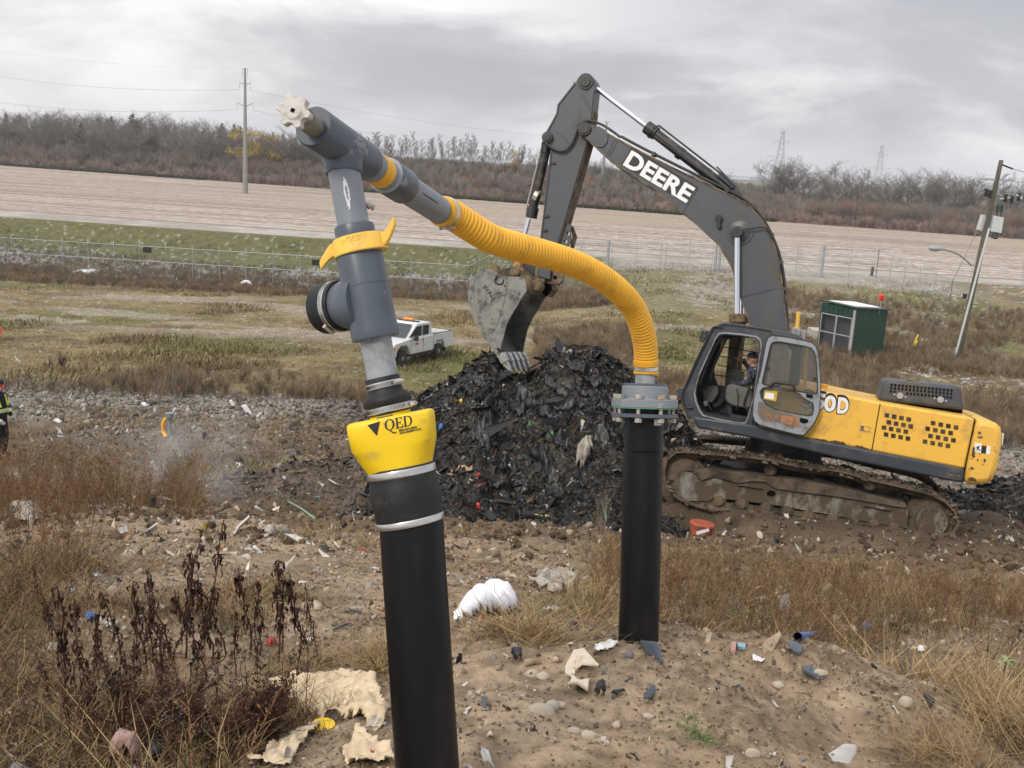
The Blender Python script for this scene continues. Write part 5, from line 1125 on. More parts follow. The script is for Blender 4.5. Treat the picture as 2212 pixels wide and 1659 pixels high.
# ================================================================ background: trees
def _seg(V,F,a,b,ra,rb):
    t=(b-a).normalized(); up=Vector((0,0,1)) if abs(t.z)<.9 else Vector((1,0,0)); x=t.cross(up).normalized(); y=x.cross(t); o=len(V)
    for c,r in((a,ra),(b,rb)):
        for j in range(3): w_=2*math.pi*j/3; V.append(tuple(c+(x*math.cos(w_)+y*math.sin(w_))*r))
    for j in range(3): k=(j+1)%3; F.append((o+j,o+k,o+3+k)); F.append((o+j,o+3+k,o+3+j))
def bare_proto(seed,H_=9,trunk=.16,spread=.55,levels=5,upw=.35,twigs=True,slender=1.0,kind='round',tw=.016):
    q=random.Random(seed); V=[];F=[]; R3=lambda s:Vector((q.gauss(0,s),q.gauss(0,s),q.gauss(0,s*.6)))
    def twig(p,d,L):
        for _ in range(5):
            e=p+(d*.7+R3(.5)+Vector((0,0,.3))).normalized()*L*q.uniform(.4,1.1); s_=Vector((q.gauss(0,1),q.gauss(0,1),0)).normalized()*tw*H_/9; o=len(V); V.extend([tuple(p-s_),tuple(p+s_),tuple(e)]); F.append((o,o+1,o+2))
    def limb(p,d,L,r,lv):
        n=4 if lv==0 else 3; pts=[p]
        for i in range(n):
            d=(d+R3(.13)+Vector((0,0,.06*upw*2))).normalized(); e=p+d*(L/n); _seg(V,F,p,e,r,r*.75); r*=.75; p=e; pts.append(p)
            nb={0:2,1:2,2:1}.get(lv,0)
            if lv<2 or (lv==2 and levels>4):
                for _ in range(nb):
                    a=q.uniform(0,6.28); dd=(d*.75+Vector((math.cos(a),math.sin(a),q.uniform(-.1,.4)))*spread*1.15).normalized(); limb(p,dd,L*q.uniform(.38,.6),r*.55,lv+1)
            if lv>=1 and twigs: twig(p,d,L*.45)
    if kind=='tall':
        p=Vector((0,0,0)); n=9; r=trunk; d=Vector((q.gauss(0,.03),q.gauss(0,.03),1)).normalized()
        for i in range(n):
            d=(d+Vector((q.gauss(0,.05),q.gauss(0,.05),0))).normalized(); e=p+d*(H_/n); _seg(V,F,p,e,r,r*.84); r*=.84; p=e; f=(i+1)/n
            if f>.32:
                for _ in range(3): a=q.uniform(0,6.28); limb(p,Vector((math.cos(a),math.sin(a),q.uniform(.5,1.3))).normalized(),H_*.22*(1.25-f*.8)*q.uniform(.7,1.2),r*.5,1)
    else:
        h0=H_*q.uniform(.14,.24); _seg(V,F,Vector((0,0,0)),Vector((q.gauss(0,.05),q.gauss(0,.05),h0)),trunk*1.3,trunk)
        for i in range(6):
            a=i*1.05+q.uniform(-.3,.3); el=q.uniform(.7,2.2); limb(Vector((0,0,h0)),Vector((math.cos(a),math.sin(a),el)).normalized(),H_*q.uniform(.5,.72),trunk*.6,0)
    V=np.array(V); V*=H_/V[:,2].max(); return V,np.array(F)
def spruce_proto(seed,H_=9):
    q=random.Random(seed); V=[];F=[]; 
    o=0; V+= [(.12,0,0),(-.06,.1,0),(-.06,-.1,0),(0,0,H_)]; F+=[(0,1,3),(1,2,3),(2,0,3)]
    n=26
    for i in range(n):
        f=i/n; z=H_*(.08+.90*f); r=H_*.20*(1-f)**.85*q.uniform(.75,1.15)+.10
        for k in range(11):
            a=q.uniform(0,6.28); L=r*q.uniform(.7,1.2); dz=-L*.28+q.gauss(0,.08); w_=L*.20+.07
            c=Vector((math.cos(a),math.sin(a),0)); t=Vector((-c.y,c.x,0)); p=Vector((0,0,z)); e=p+c*L+Vector((0,0,dz))
            o=len(V); V+=[tuple(p+Vector((0,0,.16))),tuple(p+c*L*.6+t*w_+Vector((0,0,dz*.4))),tuple(e),tuple(p+c*L*.6-t*w_+Vector((0,0,dz*.9)))]; F+=[(o,o+1,o+2),(o,o+2,o+3)]
    return np.array(V),np.array(F)
def shrub_proto(seed,n=80,H_=3.6,W_=1.9,wd=.05):
    q=random.Random(seed); V=[];F=[]
    for i in range(n):
        a=q.uniform(0,6.28); r=abs(q.gauss(0,.35))*W_; b=Vector((math.cos(a)*r*.4,math.sin(a)*r*.4,q.uniform(0,.45)*H_)); hh=q.uniform(.35,1)*H_*(1-.35*(r/W_)**2); e=Vector((math.cos(a)*r*1.4+q.gauss(0,.17)*W_,math.sin(a)*r*1.4+q.gauss(0,.17)*W_,max(b.z+.15*H_,hh))); s_=Vector((q.gauss(0,1),q.gauss(0,1),0)).normalized()*wd
        o=len(V); m_=(b+e)/2+Vector((q.gauss(0,.06),q.gauss(0,.06),0))*W_; V+=[tuple(b-s_),tuple(b+s_),tuple(m_+s_*.8),tuple(m_-s_*.8),tuple(e)]; F+=[(o,o+1,o+2),(o,o+2,o+3),(o+3,o+2,o+4)]
    return np.array(V),np.array(F)
def mk(name,VF,mt):
    me=bpy.data.meshes.new(name); me.from_pydata([tuple(v) for v in VF[0]],[],[tuple(f) for f in VF[1]]); me.materials.append(mt); me.update(); return me
round_me=[mk('bare_tree',bare_proto(10+i,9,.15,.62,5),M['twig']) for i in range(4)]
tall_me=[mk('bare_tree',bare_proto(30+i,9,.10,.42,5,kind='tall',upw=.9),M['twig']) for i in range(3)]
rus_me=[mk('russet_tree',bare_proto(50+i,9,.12,.75,5),M['twigr']) for i in range(2)]
spr_me=[mk('spruce_tree',spruce_proto(60+i),M['spruce']) for i in range(3)]
# leafy crown for the yellow willow
def leafy(seed,H_=9,n=2600):
    q=random.Random(seed); V,F=bare_proto(seed,H_,.14,.6,4,twigs=False); V=list(map(tuple,V)); F=list(map(tuple,F)); k0=len(F)
    cl=[(q.gauss(0,.19)*H_,q.gauss(0,.19)*H_,q.uniform(.38,.95)*H_) for _ in range(26)]
    for i in range(n):
        c=cl[i%26]; p=Vector((c[0]+q.gauss(0,.05)*H_,c[1]+q.gauss(0,.05)*H_,c[2]+q.gauss(0,.045)*H_)); a=Vector((q.gauss(0,1),q.gauss(0,1),q.gauss(0,1))).normalized()*.16; b=a.cross(Vector((q.gauss(0,1),q.gauss(0,1),q.gauss(0,1)))).normalized()*.12; o=len(V); V+=[tuple(p-a),tuple(p+b),tuple(p+a)]; F.append((o,o+1,o+2))
    me=bpy.data.meshes.new('leafy_tree'); me.from_pydata(V,[],F); me.materials.append(M['bark']); me.materials.append(M['yleaf']); me.polygons.foreach_set('material_index',[0]*k0+[1]*(len(F)-k0)); me.update(); return me
yel_me=leafy(77)
tr_=random.Random(3)
def edgeY(t): return float(LE(fA,fB)(np.array([t]))[0])
def tree(me,u,vtop,d,name,label,cat,group,wx=1.0,sc_min=3):
    t=(u-1106)/FPX; 
    for _ in range(4):
        Y=edgeY(t)+d; p=P(u,vtop,Y); t=p.x/p.y
    bz=float(hillz(np.array([p.x]),np.array([p.y]))[0]); h=max(sc_min,p.z-bz)+.3
    o=bpy.data.objects.new(name,me); COL.objects.link(o); o.location=(p.x,p.y,bz-.3); s=h/9; o.scale=(s*wx,s*wx,s); o.rotation_euler=(0,0,tr_.uniform(0,6.28)); tag(o,label,cat,group); return o
g1='evergreens along the wooded bank on the left'
for u,v in ((-15,242),(12,238),(42,241),(75,256),(130,262),(147,258),(176,262),(214,248),(241,248),(286,242),(296,252),(330,264),(378,268),(440,275),(480,263),(506,265),(519,270),(590,283),(612,286),(640,292),(655,296),(930,352),(1390,372),(1500,386)):
    tree(tr_.choice(spr_me),u,v,tr_.uniform(34,58),'spruce_tree','dark spruce standing in the wooded bank beyond the field','tree',g1,wx=tr_.uniform(1.5,2.4))
g2='bare trees in the wood on the left'
for i in range(64):
    u=-40+i*13+tr_.uniform(-8,8); base=232+max(0,(u-200))*.115; tree(tr_.choice(round_me),u,base-6+tr_.uniform(-8,30),tr_.uniform(22,60),'bare_tree','leafless tree in the mixed wood left of the leaning wellhead','tree',g2,wx=tr_.uniform(1.0,1.5))
g3='tall bare trees on the ridge between wellhead and excavator'
for i in range(46):
    u=775+i*8.8+tr_.uniform(-4,4); base=(287 if u<890 else 293)+max(0,(u-1020))*.22; tree(tr_.choice(tall_me),u,base-4+tr_.uniform(-5,18),tr_.uniform(42,56),'bare_tree','tall slender leafless tree on the ridge behind the hose and stick','tree',g3,wx=tr_.uniform(.8,1.15))
for u,v in ((1283,338),(1300,350),(1322,345),(1342,362),(1366,350),(1380,342),(1395,356),(1420,360),(1452,366),(1478,372),(1500,376),(1530,372),(1556,368),(1575,380)):
    tree(tr_.choice(tall_me+round_me),u,v,tr_.uniform(40,60),'bare_tree','leafless tree seen below or behind the excavator boom','tree','bare trees behind the boom',wx=1.1)
big=[(1678,372,.9),(1700,342,1.15),(1716,337,1.3),(1745,344,1.4),(1785,370,1),(1800,365,1),(1819,355,1.1),(1845,372,1),(1861,363,1.2),(1876,366,1),(1922,371,1.3),(1938,385,1),(1974,366,1.2),(2008,369,1.1),(2026,372,1),(2045,362,1.2),(2062,366,1.1),(2093,372,1.3),(2112,380,1),(2150,392,1),(2173,378,1.2),(2200,386,1.1),(2235,380,1.3)]
for u,v,wx in big: tree(tr_.choice(round_me+tall_me),u,v-5,tr_.uniform(40,50),'bare_tree','spreading leafless tree on the skyline right of the boom','tree','skyline trees on the right',wx=wx)
for i in range(40):
    u=1600+i*16.5+tr_.uniform(-8,8); tree(tr_.choice(round_me+rus_me),u,418+(u-1600)*.04+tr_.uniform(-6,30),tr_.uniform(12,44),'bare_tree','low leafless tree on the slope below the skyline trees','tree','low trees on the right bank',wx=tr_.uniform(1.2,1.8))
for u,v,wx in ((1800,430,1.7),(1840,420,1.6),(1862,418,1.6),(1900,426,1.5),(2050,440,1.4),(2190,440,1.3),(2210,470,1.3),(1760,425,1.4)): tree(tr_.choice(rus_me),u,v,14,'russet_tree','russet bushy tree at the foot of the right-hand wooded bank','tree','russet trees on the right',wx=wx)
for i in range(34):
    u=-30+i*36+tr_.uniform(-12,12); tree(tr_.choice(rus_me+round_me),u,292+u*.068+tr_.uniform(-4,24),tr_.uniform(10,30),'russet_tree' ,'brownish twiggy tree low on the wooded bank','tree','low twiggy trees on the bank',wx=tr_.uniform(1.2,1.8))
o=tree(yel_me,553,278,24,'willow_tree','yellow-leaved tree beside the tall steel pole','tree',None,wx=1.35); tree(yel_me,588,300,40,'willow_tree','smaller yellowish tree right of the yellow-leaved tree','tree',None,wx=1.1); tree(yel_me,1115,325,46,'willow_tree','pale yellowish tree among bare ridge trees near the stick','tree',None,wx=.8)
# brushwood covering the bank (nobody could count it)
n=5600; t=rng.uniform(-.64,.64,n); d=rng.uniform(0,62,n)**1.0; Ye=LE(fA,fB)(t); Y=Ye+1.5+d; X=t*Y; Z=hillz(X,Y)
sh_pr=[shrub_proto(i,85,3.6,1.9,.05) for i in range(5)]
hue=rng.random(n); cA=np.array([.235,.175,.145]); cB=np.array([.205,.185,.165]); cC=np.array([.15,.155,.11]); low=(1-ss(d,8,22))[:,None]
cols=(cA*low+cB*(1-low))*(.7+.6*rng.random(n))[:,None]; cols=np.where((hue>.90)[:,None]&(low<.5),cC,cols); cols=np.where((hue<.10)[:,None]&(low<.6),np.array([.30,.20,.14]),cols)
sc_=np.where(d<14,.6,.78)*rng.uniform(.7,1.45,n)*(1+.25*ss(t,-.1,-.4))
V,F,C=scatter(sh_pr,np.stack([X,Y,Z-.2],-1),sc_,rng.uniform(0,6.28,n),rng.integers(0,5,n),cols=cols)
mt_tw=mat('brush_mix',None,.95,var=.2,vs=.3,vcol=True,spec=.05)
npmesh('brushwood',V,F,mt_tw,cols=C,kind='stuff',label='grey and russet leafless brush covering the bank beyond the field',cat='brushwood')
# low green hedge strip at the far field edge
n=2600; t=np.concatenate([rng.uniform(-.56,-.315,1300),rng.uniform(-.17,.0,700),rng.uniform(.0,.25,600)]); Y=LE(fA,fB)(t)+rng.uniform(-1.5,1.0,n); X=t*Y
V,F,C=scatter([shrub_proto(9,26,.9,1.2,.16)],np.stack([X,Y,FZ+0*X],-1),rng.uniform(.5,1.1,n),rng.uniform(0,6.28,n),np.zeros(n,int),cols=np.array([.055,.072,.030])*(.7+.6*rng.random(n))[:,None])
npmesh('hedge',V,F,mt_tw,cols=C,kind='stuff',label='low green hedge growth along the far field edge',cat='hedge')
# ================================================================ power lines
def steel_pole(u,v,vt,label,arms):
    b=PZ(u,v,FZ); top=P(u+(vt-v)*.0+ (0),vt,b.y); hgt=top.z-b.z; q=MB(); q.lathe(b-Vector((0,0,.3)),b+Vector((0,0,hgt)),[(0,.55),(1,.20)],14); r=thing('transmission_pole',label,'power pole',b); q.build('steel_shaft',M['polesteel'],r)
    out=[]
    for dz,hw,rise in arms:
        z=b.z+hgt-dz
        for s_ in (-1,1):
            q=MB(); q.tube([(b.x,b.y,z),(b.x+s_*hw,b.y,z+rise)],[.09,.05],6); e=Vector((b.x+s_*hw,b.y,z+rise)); q.build('cross_arm',M['polesteel'],r); q=MB(); q.tube([e,e-Vector((0,0,1.4))],.07,6); q.build('insulator',M['tfm'],r); out.append(e-Vector((0,0,1.4)))
    return b,hgt,out
b1,h1,o1=steel_pole(530,418,148,'tall steel power pole standing in the field at left',[(0.05,.5,.0),(3.1,1.1,.4),(7.4,1.6,.8)])
b2,h2,o2=steel_pole(1298,437,262,'steel power pole between the excavator stick and boom',[(0.05,.9,.0)]) 
wg='power lines over the field'
def wire(a,b,sag,lab,r=.022):
    q=MB(); pts=[Vector(a).lerp(Vector(b),i/24)-Vector((0,0,sag*4*(i/24)*(1-i/24))) for i in range(25)]; q.tube(pts,r,4,cap=False); q.build('power_line',M['polesteel'],None,label=lab,cat='cable',group=wg)
lab_l='thin overhead power line running left from the tall steel pole'; lab_r='thin overhead power line running right from the tall steel pole'
wire(o1[2],P(-60,155,250),1.5,lab_l,.026); wire(o1[4],P(-60,213,250),1.5,lab_l,.026); wire(b1+Vector((0,0,h1)),P(-60,100,250),1.2,lab_l,.010)
wire(o1[3],P(1300,302,300),1.6,lab_r,.02); wire(o1[5],P(1300,350,300),1.6,lab_r,.022); wire(b1+Vector((0,0,h1)),P(1650,300,380),3,lab_r,.010)
def pylon(u,vt,Y,hgt,label):
    top=P(u,vt,Y); b=Vector((top.x,top.y,top.z-hgt)); r=thing('lattice_pylon',label,'pylon',b); q=MB(); w0=hgt*.085; lv=[0,.12,.24,.36,.47,.57,.66,.74,.81,.88,.94,1]; cor=[(1,1),(1,-1),(-1,-1),(-1,1)]
    def wd(f): return w0*(1-f)**1.0*(1 if f<.5 else 1)+hgt*.012
    for i in range(len(lv)-1):
        for j in range(4):
            a=Vector((cor[j][0]*wd(lv[i]),cor[j][1]*wd(lv[i]),lv[i]*hgt)); b_=Vector((cor[j][0]*wd(lv[i+1]),cor[j][1]*wd(lv[i+1]),lv[i+1]*hgt)); c=Vector((cor[(j+1)%4][0]*wd(lv[i+1]),cor[(j+1)%4][1]*wd(lv[i+1]),lv[i+1]*hgt)); d=Vector((cor[(j+1)%4][0]*wd(lv[i]),cor[(j+1)%4][1]*wd(lv[i]),lv[i]*hgt))
            q.tube([b+a,b+b_],.11,4); q.tube([b+a,b+c],.06,4); q.tube([b+d,b+b_],.06,4)
    q.build('lattice_tower',M['galv'],r,smooth=0)
    for f,hw in ((.99,.035),(.87,.10),(.68,.17)):
        q=MB()
        for s_ in (-1,1):
            q.tube([b+Vector((s_*hw*hgt,0,f*hgt)),b+Vector((0,0,(f+.035)*hgt))],.08,4); q.tube([b+Vector((s_*hw*hgt,0,f*hgt)),b+Vector((0,0,(f-.008)*hgt))],.08,4)
            if hw>.05: q.tube([b+Vector((s_*hw*hgt,0,f*hgt)),b+Vector((s_*hw*hgt,0,(f-.04)*hgt))],.07,4)
        q.build('pylon_arm',M['galv'],r,smooth=0)
pylon(1692,283,620,48,'lattice pylon above the trees right of the boom, the taller one')
pylon(1906,315,720,48,'smaller lattice pylon between the boom and the wooden pole')
pylon(2192,372,900,44,'faint lattice pylon just right of the wooden pole top')
wl='faint high voltage line strung between the lattice pylons'
for dv in (0,22,40):
    q=MB(); q.tube([P(1480+ (i*30),352+dv*.8+i*(.9)+4*(i/24)*(1-i/24)*22,520+i*16) for i in range(25)],.035,4,cap=False); q.build('power_line',M['polesteel'],None,label=wl,cat='cable',group='high voltage lines')
# distant barn
bp=P(1592,389,620); q=MB(); q.box(bp+Vector((0,0,-1)),(13,6,2.6)); q.build('wall',M['conc'],rt_:=thing('farm_building','tiny pale farm building on the horizon beyond the boom','building',bp-Vector((0,0,2.3)))); q=MB(); q.prism([bp+Vector((-7,-3.4,.3)),bp+Vector((-7,3.4,.3)),bp+Vector((-7,0,1.9))],(14,0,0)); q.build('roof',M['galv'],rt_)
# ================================================================ chain-link fence
def link_mat():
    mt=bpy.data.materials.new('chain_link'); mt.use_nodes=True; t=mt.node_tree; b=t.nodes['Principled BSDF']; b.inputs['Base Color'].default_value=(.30,.31,.32,1); b.inputs['Metallic'].default_value=.3; b.inputs['Roughness'].default_value=.5
    g=nd(t,'ShaderNodeNewGeometry'); s=nd(t,'ShaderNodeSeparateXYZ'); t.links.new(g.outputs['Position'],s.inputs[0]); h_=mth(t,'ADD',s.outputs[0],s.outputs[1]); o=[]
    for sg in (1,-1):
        a=mth(t,'MULTIPLY',mth(t,'ADD',h_,mth(t,'MULTIPLY',s.outputs[2],sg*1.0)),14.0); f=mth(t,'FRACT',a); o.append(mth(t,'LESS_THAN',f,.035))
    t.links.new(mth(t,'MAXIMUM',o[0],o[1]),b.inputs['Alpha']); return mt
LK=link_mat()
def fence(pts,label,hgt,spacing=2.55,bar=True,name='chain_link_fence',heavy=()):
    r=thing(name,label,'fence',Vector((pts[0].x,pts[0].y,Hf(pts[0].x,pts[0].y))))
    gz=lambda p:Hf(p.x,p.y)
    qr=MB(); qm=MB()
    for a,b in zip(pts,pts[1:]):
        L_=(Vector((b.x,b.y,0))-Vector((a.x,a.y,0))).length; k=max(1,round(L_/spacing)); prev=None
        za,zb=gz(a),gz(b)
        for i in range(k+1):
            f=i/k; x=a.x+(b.x-a.x)*f; y=a.y+(b.y-a.y)*f; z=Hf(x,y); zt=(za+(zb-za)*f)+hgt; end=(i in(0,k)); rr=.045 if end else .03
            if not(i==0 and a is not pts[0]):
                q=MB(); q.tube([(x,y,z-.1),(x,y,zt+(.12 if end else 0))],rr,8)
                if bar and not end: q.tube([(x,y,zt),(x-.12,y+.22,zt+.32)],.018,5)
                q.build('fence_post',M['galv'],r)
            cur=(Vector((x,y,z+.02)),Vector((x,y,zt)))
            if prev: o=len(qm.v); qm.add([prev[0],cur[0],cur[1],prev[1]],[(0,1,2,3)])
            prev=cur
        for fr in (1.0,.52):
            q=MB(); q.tube([(a.x,a.y,za+hgt*fr),(b.x,b.y,zb+hgt*fr)],.026,6); q.build('fence_rail',M['galv'],r)
    qm.build('link_mesh',LK,r,smooth=0); return r
fL=G(-60,575); fM=G(285,600); fc=G(1010,640); 
fc=P(1010,640,fM.y+(fc.y-fM.y)*1); gL=P(1312,573,96.5); gR=P(1543,588,97.5); gE=P(1771,614,97.5); f2=P(1890,611,98.5); f3=P(2047,681,86); f4=P(2300,700,84)
def gp(u,v,Y): p=P(u,v,Y); return p
fence([gp(-80,571,92),gp(1010,640,85.5)],'long chain-link fence at the foot of the green bank on the left',2.75)
fence([gp(1010,640,85.5),gp(1075,598,93),gL],'chain-link fence section climbing from corner post to gate behind bucket',2.75)
fence([gE,f2],'chain-link fence section just right of the boom beyond the green shed',2.75)
fence([f2,f3],'chain-link fence section slanting down towards the wooden pole',2.75,2.8)
fence([f3,f4],'chain-link fence section running right behind the wooden pole',2.7,2.8)
def signb(u,v,Y,lab):
    q=MB(); p=P(u,v,Y); q.box(p,(.75,.03,.5)); q.build('fence_sign',M['blk'],None,label=lab,cat='sign')
signb(318,540,89.0,'small dark blank board on the left fence'); signb(683,567,86.8,'small dark blank board on the fence beside the lower grey tee')
# gate
def gate(a,b,label,heavy_r=.14):
    r=thing('double_gate',label,'gate',a); za=Hf(a.x,a.y); zb=Hf(b.x,b.y); mid=(a+b)/2; zt=2.45
    for p,zz_ in ((a,za),(b,zb)):
        q=MB(); q.tube([(p.x,p.y,zz_-.2),(p.x,p.y,zz_+3.0)],heavy_r,10); q.build('gate_post',M['galv'],r)
    d=(b-a); d.z=0; L_=d.length; d.normalize()
    for s_ in (0,1):
        p0=a+d*(.35+s_*(L_/2)) ; p1=a+d*(L_/2-.12+s_*(L_/2-.2)); z0=za+.12+(zb-za)*s_*.5; z1=z0+(zb-za)*.5; q=MB()
        A0=Vector((p0.x,p0.y,z0));A1=Vector((p1.x,p1.y,z1)); B0_=A0+Vector((0,0,zt));B1_=A1+Vector((0,0,zt)); M0=(A0+A1)/2
        for x,y in ((A0,A1),(B0_,B1_),(A0,B0_+Vector((0,0,.2))),(A1,B1_+Vector((0,0,.2))),(A0.lerp(B0_,.5),A1.lerp(B1_,.5)),(M0,M0+Vector((0,0,zt+.4)))): q.tube([x,y],.03,6)
        q.tube([A0,B1_] if s_==0 else [B0_,A1],.022,6); l=q.build('gate_leaf',M['galv'],r); q=MB(); q.add([A0,A1,B1_,B0_],[(0,1,2,3)]); q.build('link_mesh',LK,l,smooth=0)
gate(gL,gR,'double chain-link gate with diagonal braces between the stick and boom')
r=gate(gR+Vector((.4,0,0)),gE,'chain-link gate panels between boom and green shed, ending at striped post')
# ================================================================ shed
K=G(1836,775); dR=(G(1921,777)-K); dR.z=0; dR.normalize(); dL=Vector((-dR.y,dR.x,0)); Ls=K.y*47/FPX; 
LR=K.y*93.5/FPX/ max(.3,dR.x); LR=2.72; LL=2.35; Ht=K.y*108/FPX
sh=thing('shed','dark green metal shed with mesh doors and snow-dusted roof','shed',K-Vector((0,0,.2)))
z0=K.z+.05
def cw(p,h): return Vector((p.x,p.y,z0+h))
c00=K; c10=K+dR*LR; c01=K+dL*LL; c11=c10+dL*LL
hA=Ht; hB=Ht*.93
q=MB() # right long wall with ribs
def ribwall(q,a,b,h0,h1,n_,out):
    for i in range(n_):
        f0=i/n_;f1=(i+1)/n_; p0=a.lerp(b,f0);p1=a.lerp(b,f0+(f1-f0)*.72);p2=a.lerp(b,f0+(f1-f0)*.8);p3=a.lerp(b,f0+(f1-f0)*.94);p4=a.lerp(b,f1); hh=lambda f:h0+(h1-h0)*f; off=[0,0,.035,.035,0]
        P_=[p0,p1,p2,p3,p4]; F_=[f0,f0+(f1-f0)*.72,f0+(f1-f0)*.8,f0+(f1-f0)*.94,f1]
        for k in range(4):
            A_=P_[k]+out*off[k];B_=P_[k+1]+out*off[k+1]; q.add([cw(A_,0),cw(B_,0),cw(B_,hh(F_[k+1])),cw(A_,hh(F_[k]))],[(0,1,2,3)])
ribwall(q,c00,c10,hA,hB,10,-dL); q.build('side_wall',M['shed'],sh,smooth=0)
q=MB(); ribwall(q,c10,c11,hB,hB,12,dR); q.build('rear_wall',M['shed'],sh,smooth=0)
q=MB(); ribwall(q,c11,c01,hB,hA,10,dL); q.build('side_wall',M['shed'],sh,smooth=0)
q=MB(); # header of the door side
for i in range(14):
    a=c01.lerp(c00,i/14); b=c01.lerp(c00,(i+1)/14); q.prism([cw(a,hA*.80),cw(b,hA*.80),cw(b,hA),cw(a,hA)],-dR*(.02 if i%2 else .045))
q.build('door_header',M['shed'],sh,smooth=0)
q=MB(); q.prism([cw(c00+dR*.05,0),cw(c00+dR*.05,hA*.97),cw(c00+dR*.05+dL*.12,hA*.97),cw(c00+dR*.05+dL*.12,0)],-dR*.1); q.build('door_jamb',M['conc'],sh,smooth=0)
q=MB(); q.prism([cw(c00,.0),cw(c10,.0),cw(c11,.0),cw(c01,.0)],Vector((0,0,.06))); q.build('shed_floor',M['conc'],sh,smooth=0)
q=MB(); q.prism([cw(c00+dR*.3,0.08),cw(c00+dR*.3+dL*(LL-.1),0.08),cw(c00+dR*.3+dL*(LL-.1),hA*.8),cw(c00+dR*.3,hA*.8)],dR*.05)
q.build('inner_partition',M['shedin'],sh,smooth=0)
for s_ in (0,1):
    a=c00+dL*(.14+s_*(LL-.2)/2); b=a+dL*((LL-.2)/2-.06); q=MB()
    for x,y in ((cw(a,.1),cw(b,.1)),(cw(a,hA*.79),cw(b,hA*.79)),(cw(a,.1),cw(a,hA*.79)),(cw(b,.1),cw(b,hA*.79)),(cw(a,hA*.42),cw(b,hA*.42))): q.tube([x-dR*.06,y-dR*.06],.035,6)
    d_=q.build('mesh_door',M['galv'],sh); q=MB(); q.add([cw(a,.1)-dR*.06,cw(b,.1)-dR*.06,cw(b,hA*.79)-dR*.06,cw(a,hA*.79)-dR*.06],[(0,1,2,3)]); q.build('link_mesh',LK,d_,smooth=0)
q=MB(); ov=.12
rA=[cw(c00-dR*ov-dL*ov,hA+.02),cw(c10+dR*ov-dL*ov,hB+.02),cw(c11+dR*ov+dL*ov,hB+.10),cw(c01-dR*ov+dL*ov,hA+.10)]; q.prism(rA,Vector((0,0,.07))); rf_=q.build('roof',M['shed'],sh,smooth=0)
q=MB(); rr_=[p+Vector((0,0,.075)) for p in rA]; cc=sum(rr_,Vector())/4; q.prism([p.lerp(cc,.28) for p in rr_],Vector((0,0,.03))); q.build('roof_snow',M['snow'],rf_,smooth=0)
for a in (c00+dL*.3+dR*.1,c10-dR*.4+dL*.2):
    q=MB(); q.box((a.x,a.y,z0-.15),(.35,.35,.4)); q.build('footing_block',M['conc'],sh)
lp=cw(c00.lerp(c10,.74),hB+.1); q=MB(); q.tube([lp-Vector((0,0,.2)),lp+Vector((0,0,.55))],.03,8); lm=q.build('lamp_stem',M['galv'],sh); q=MB(); q.lathe(lp+Vector((0,0,.5)),lp+Vector((0,0,.85)),[(0,.10),(.2,.14),(.8,.14),(1,.06)],14); q.build('red_beacon',M['red'],lm)
# ================================================================ utility pole
ub=G(2068,777); UY=ub.y; ut_=P(2163,346,UY); up_=thing('utility_pole','leaning wooden utility pole with transformer and cross arm at right','utility pole',ub)
ax=(ut_-ub).normalized(); Lp=(ut_-ub).length; U=lambda u,v,dy=0:P(u,v,UY+dy)
q=MB(); q.lathe(ub-ax*.5,ut_,[(0,.205),(1,.125)],16); q.build('wood_shaft',M['woodpole'],up_)
q=MB(); q.lathe(U(2063,772,-.2),U(2137,492,-.14),[(0,.07),(.98,.07),(1,.05)],8); q.build('cable_conduit',M['tfm'],up_)
q=MB(); q.box((U(2117,386)+U(2190,391))/2,((U(2190,391)-U(2117,386)).length,.12,.12),Matrix.Rotation(0,3,'Y')); arm=q.build('cross_arm',M['galv'],up_)
q=MB(); q.tube([U(2165,356),U(2188,365)],.05,8); q.build('top_insulator',M['blk'],up_)
for u,v in ((2129,416),(2137,419),(2171,428),(2185,431),(2200,425)):
    q=MB(); q.lathe(U(u,v+9),U(u+2,v-9),[(0,.05),(.1,.12),(.3,.12),(.35,.07),(.5,.12),(.65,.07),(.7,.12),(.9,.12),(1,.05)],10); q.build('insulator',M['blk'],up_)
q=MB(); q.tube([U(2126,413),U(2151,424)],.04,6); q.build('cutout_arm',M['galv'],up_)
q=MB(); q.tube([U(2160,430),U(2192,425)],.04,6); q.build('cutout_arm',M['tfm'],up_)
q=MB(); q.tube([U(2197,420),U(2206,430)],.09,6); q.build('fuse_holder',M['tfm'],up_)
q=MB(); q.prism([U(2148,466,-.3),U(2169,470,-.3),U(2164,504,-.3),U(2141,500,-.3)],(0,.5,0)); tb=q.build('transformer',M['tfm'],up_,bevel=.02)
q=MB(); q.prism([U(2124,464,.2),U(2131,466,.2),U(2122,500,.2),U(2114,497,.2)],(0,.4,0)); q.build('transformer_bracket',M['tfm'],up_,bevel=.02)
for u in (2153,2162):
    q=MB(); q.lathe(U(u,468,0),U(u+3,440,0),[(0,.04),(.3,.04),(.35,.09),(.8,.09),(.85,.03),(1,.03)],10); q.build('bushing',M['shed'],tb)
for u,v in ((2143,512),(2148,514),(2153,514),(2163,506)):
    q=MB(); q.tube([U(u+3,498),U(u,v)],.025,5); q.box(U(u,v+1),(.1,.1,.08)); q.build('drop_wire',M['blk'],tb)
q=MB(); q.tube(catmull([U(2100,575),U(2082,558),U(2065,547),U(2040,539),U(2025,537)],6),.055,8); la=q.build('lamp_arm',M['polesteel'],up_)
q=MB(); q.lathe(U(2036,538),U(2006,536),[(0,.06),(.15,.13),(.5,.17),(.85,.15),(1,.04)],12); q.build('lamp_head',M['galv'],la)
q=MB(); q.box(U(2084,640,-.2),(.2,.15,.3)); q.build('meter_box',M['blk'],up_)
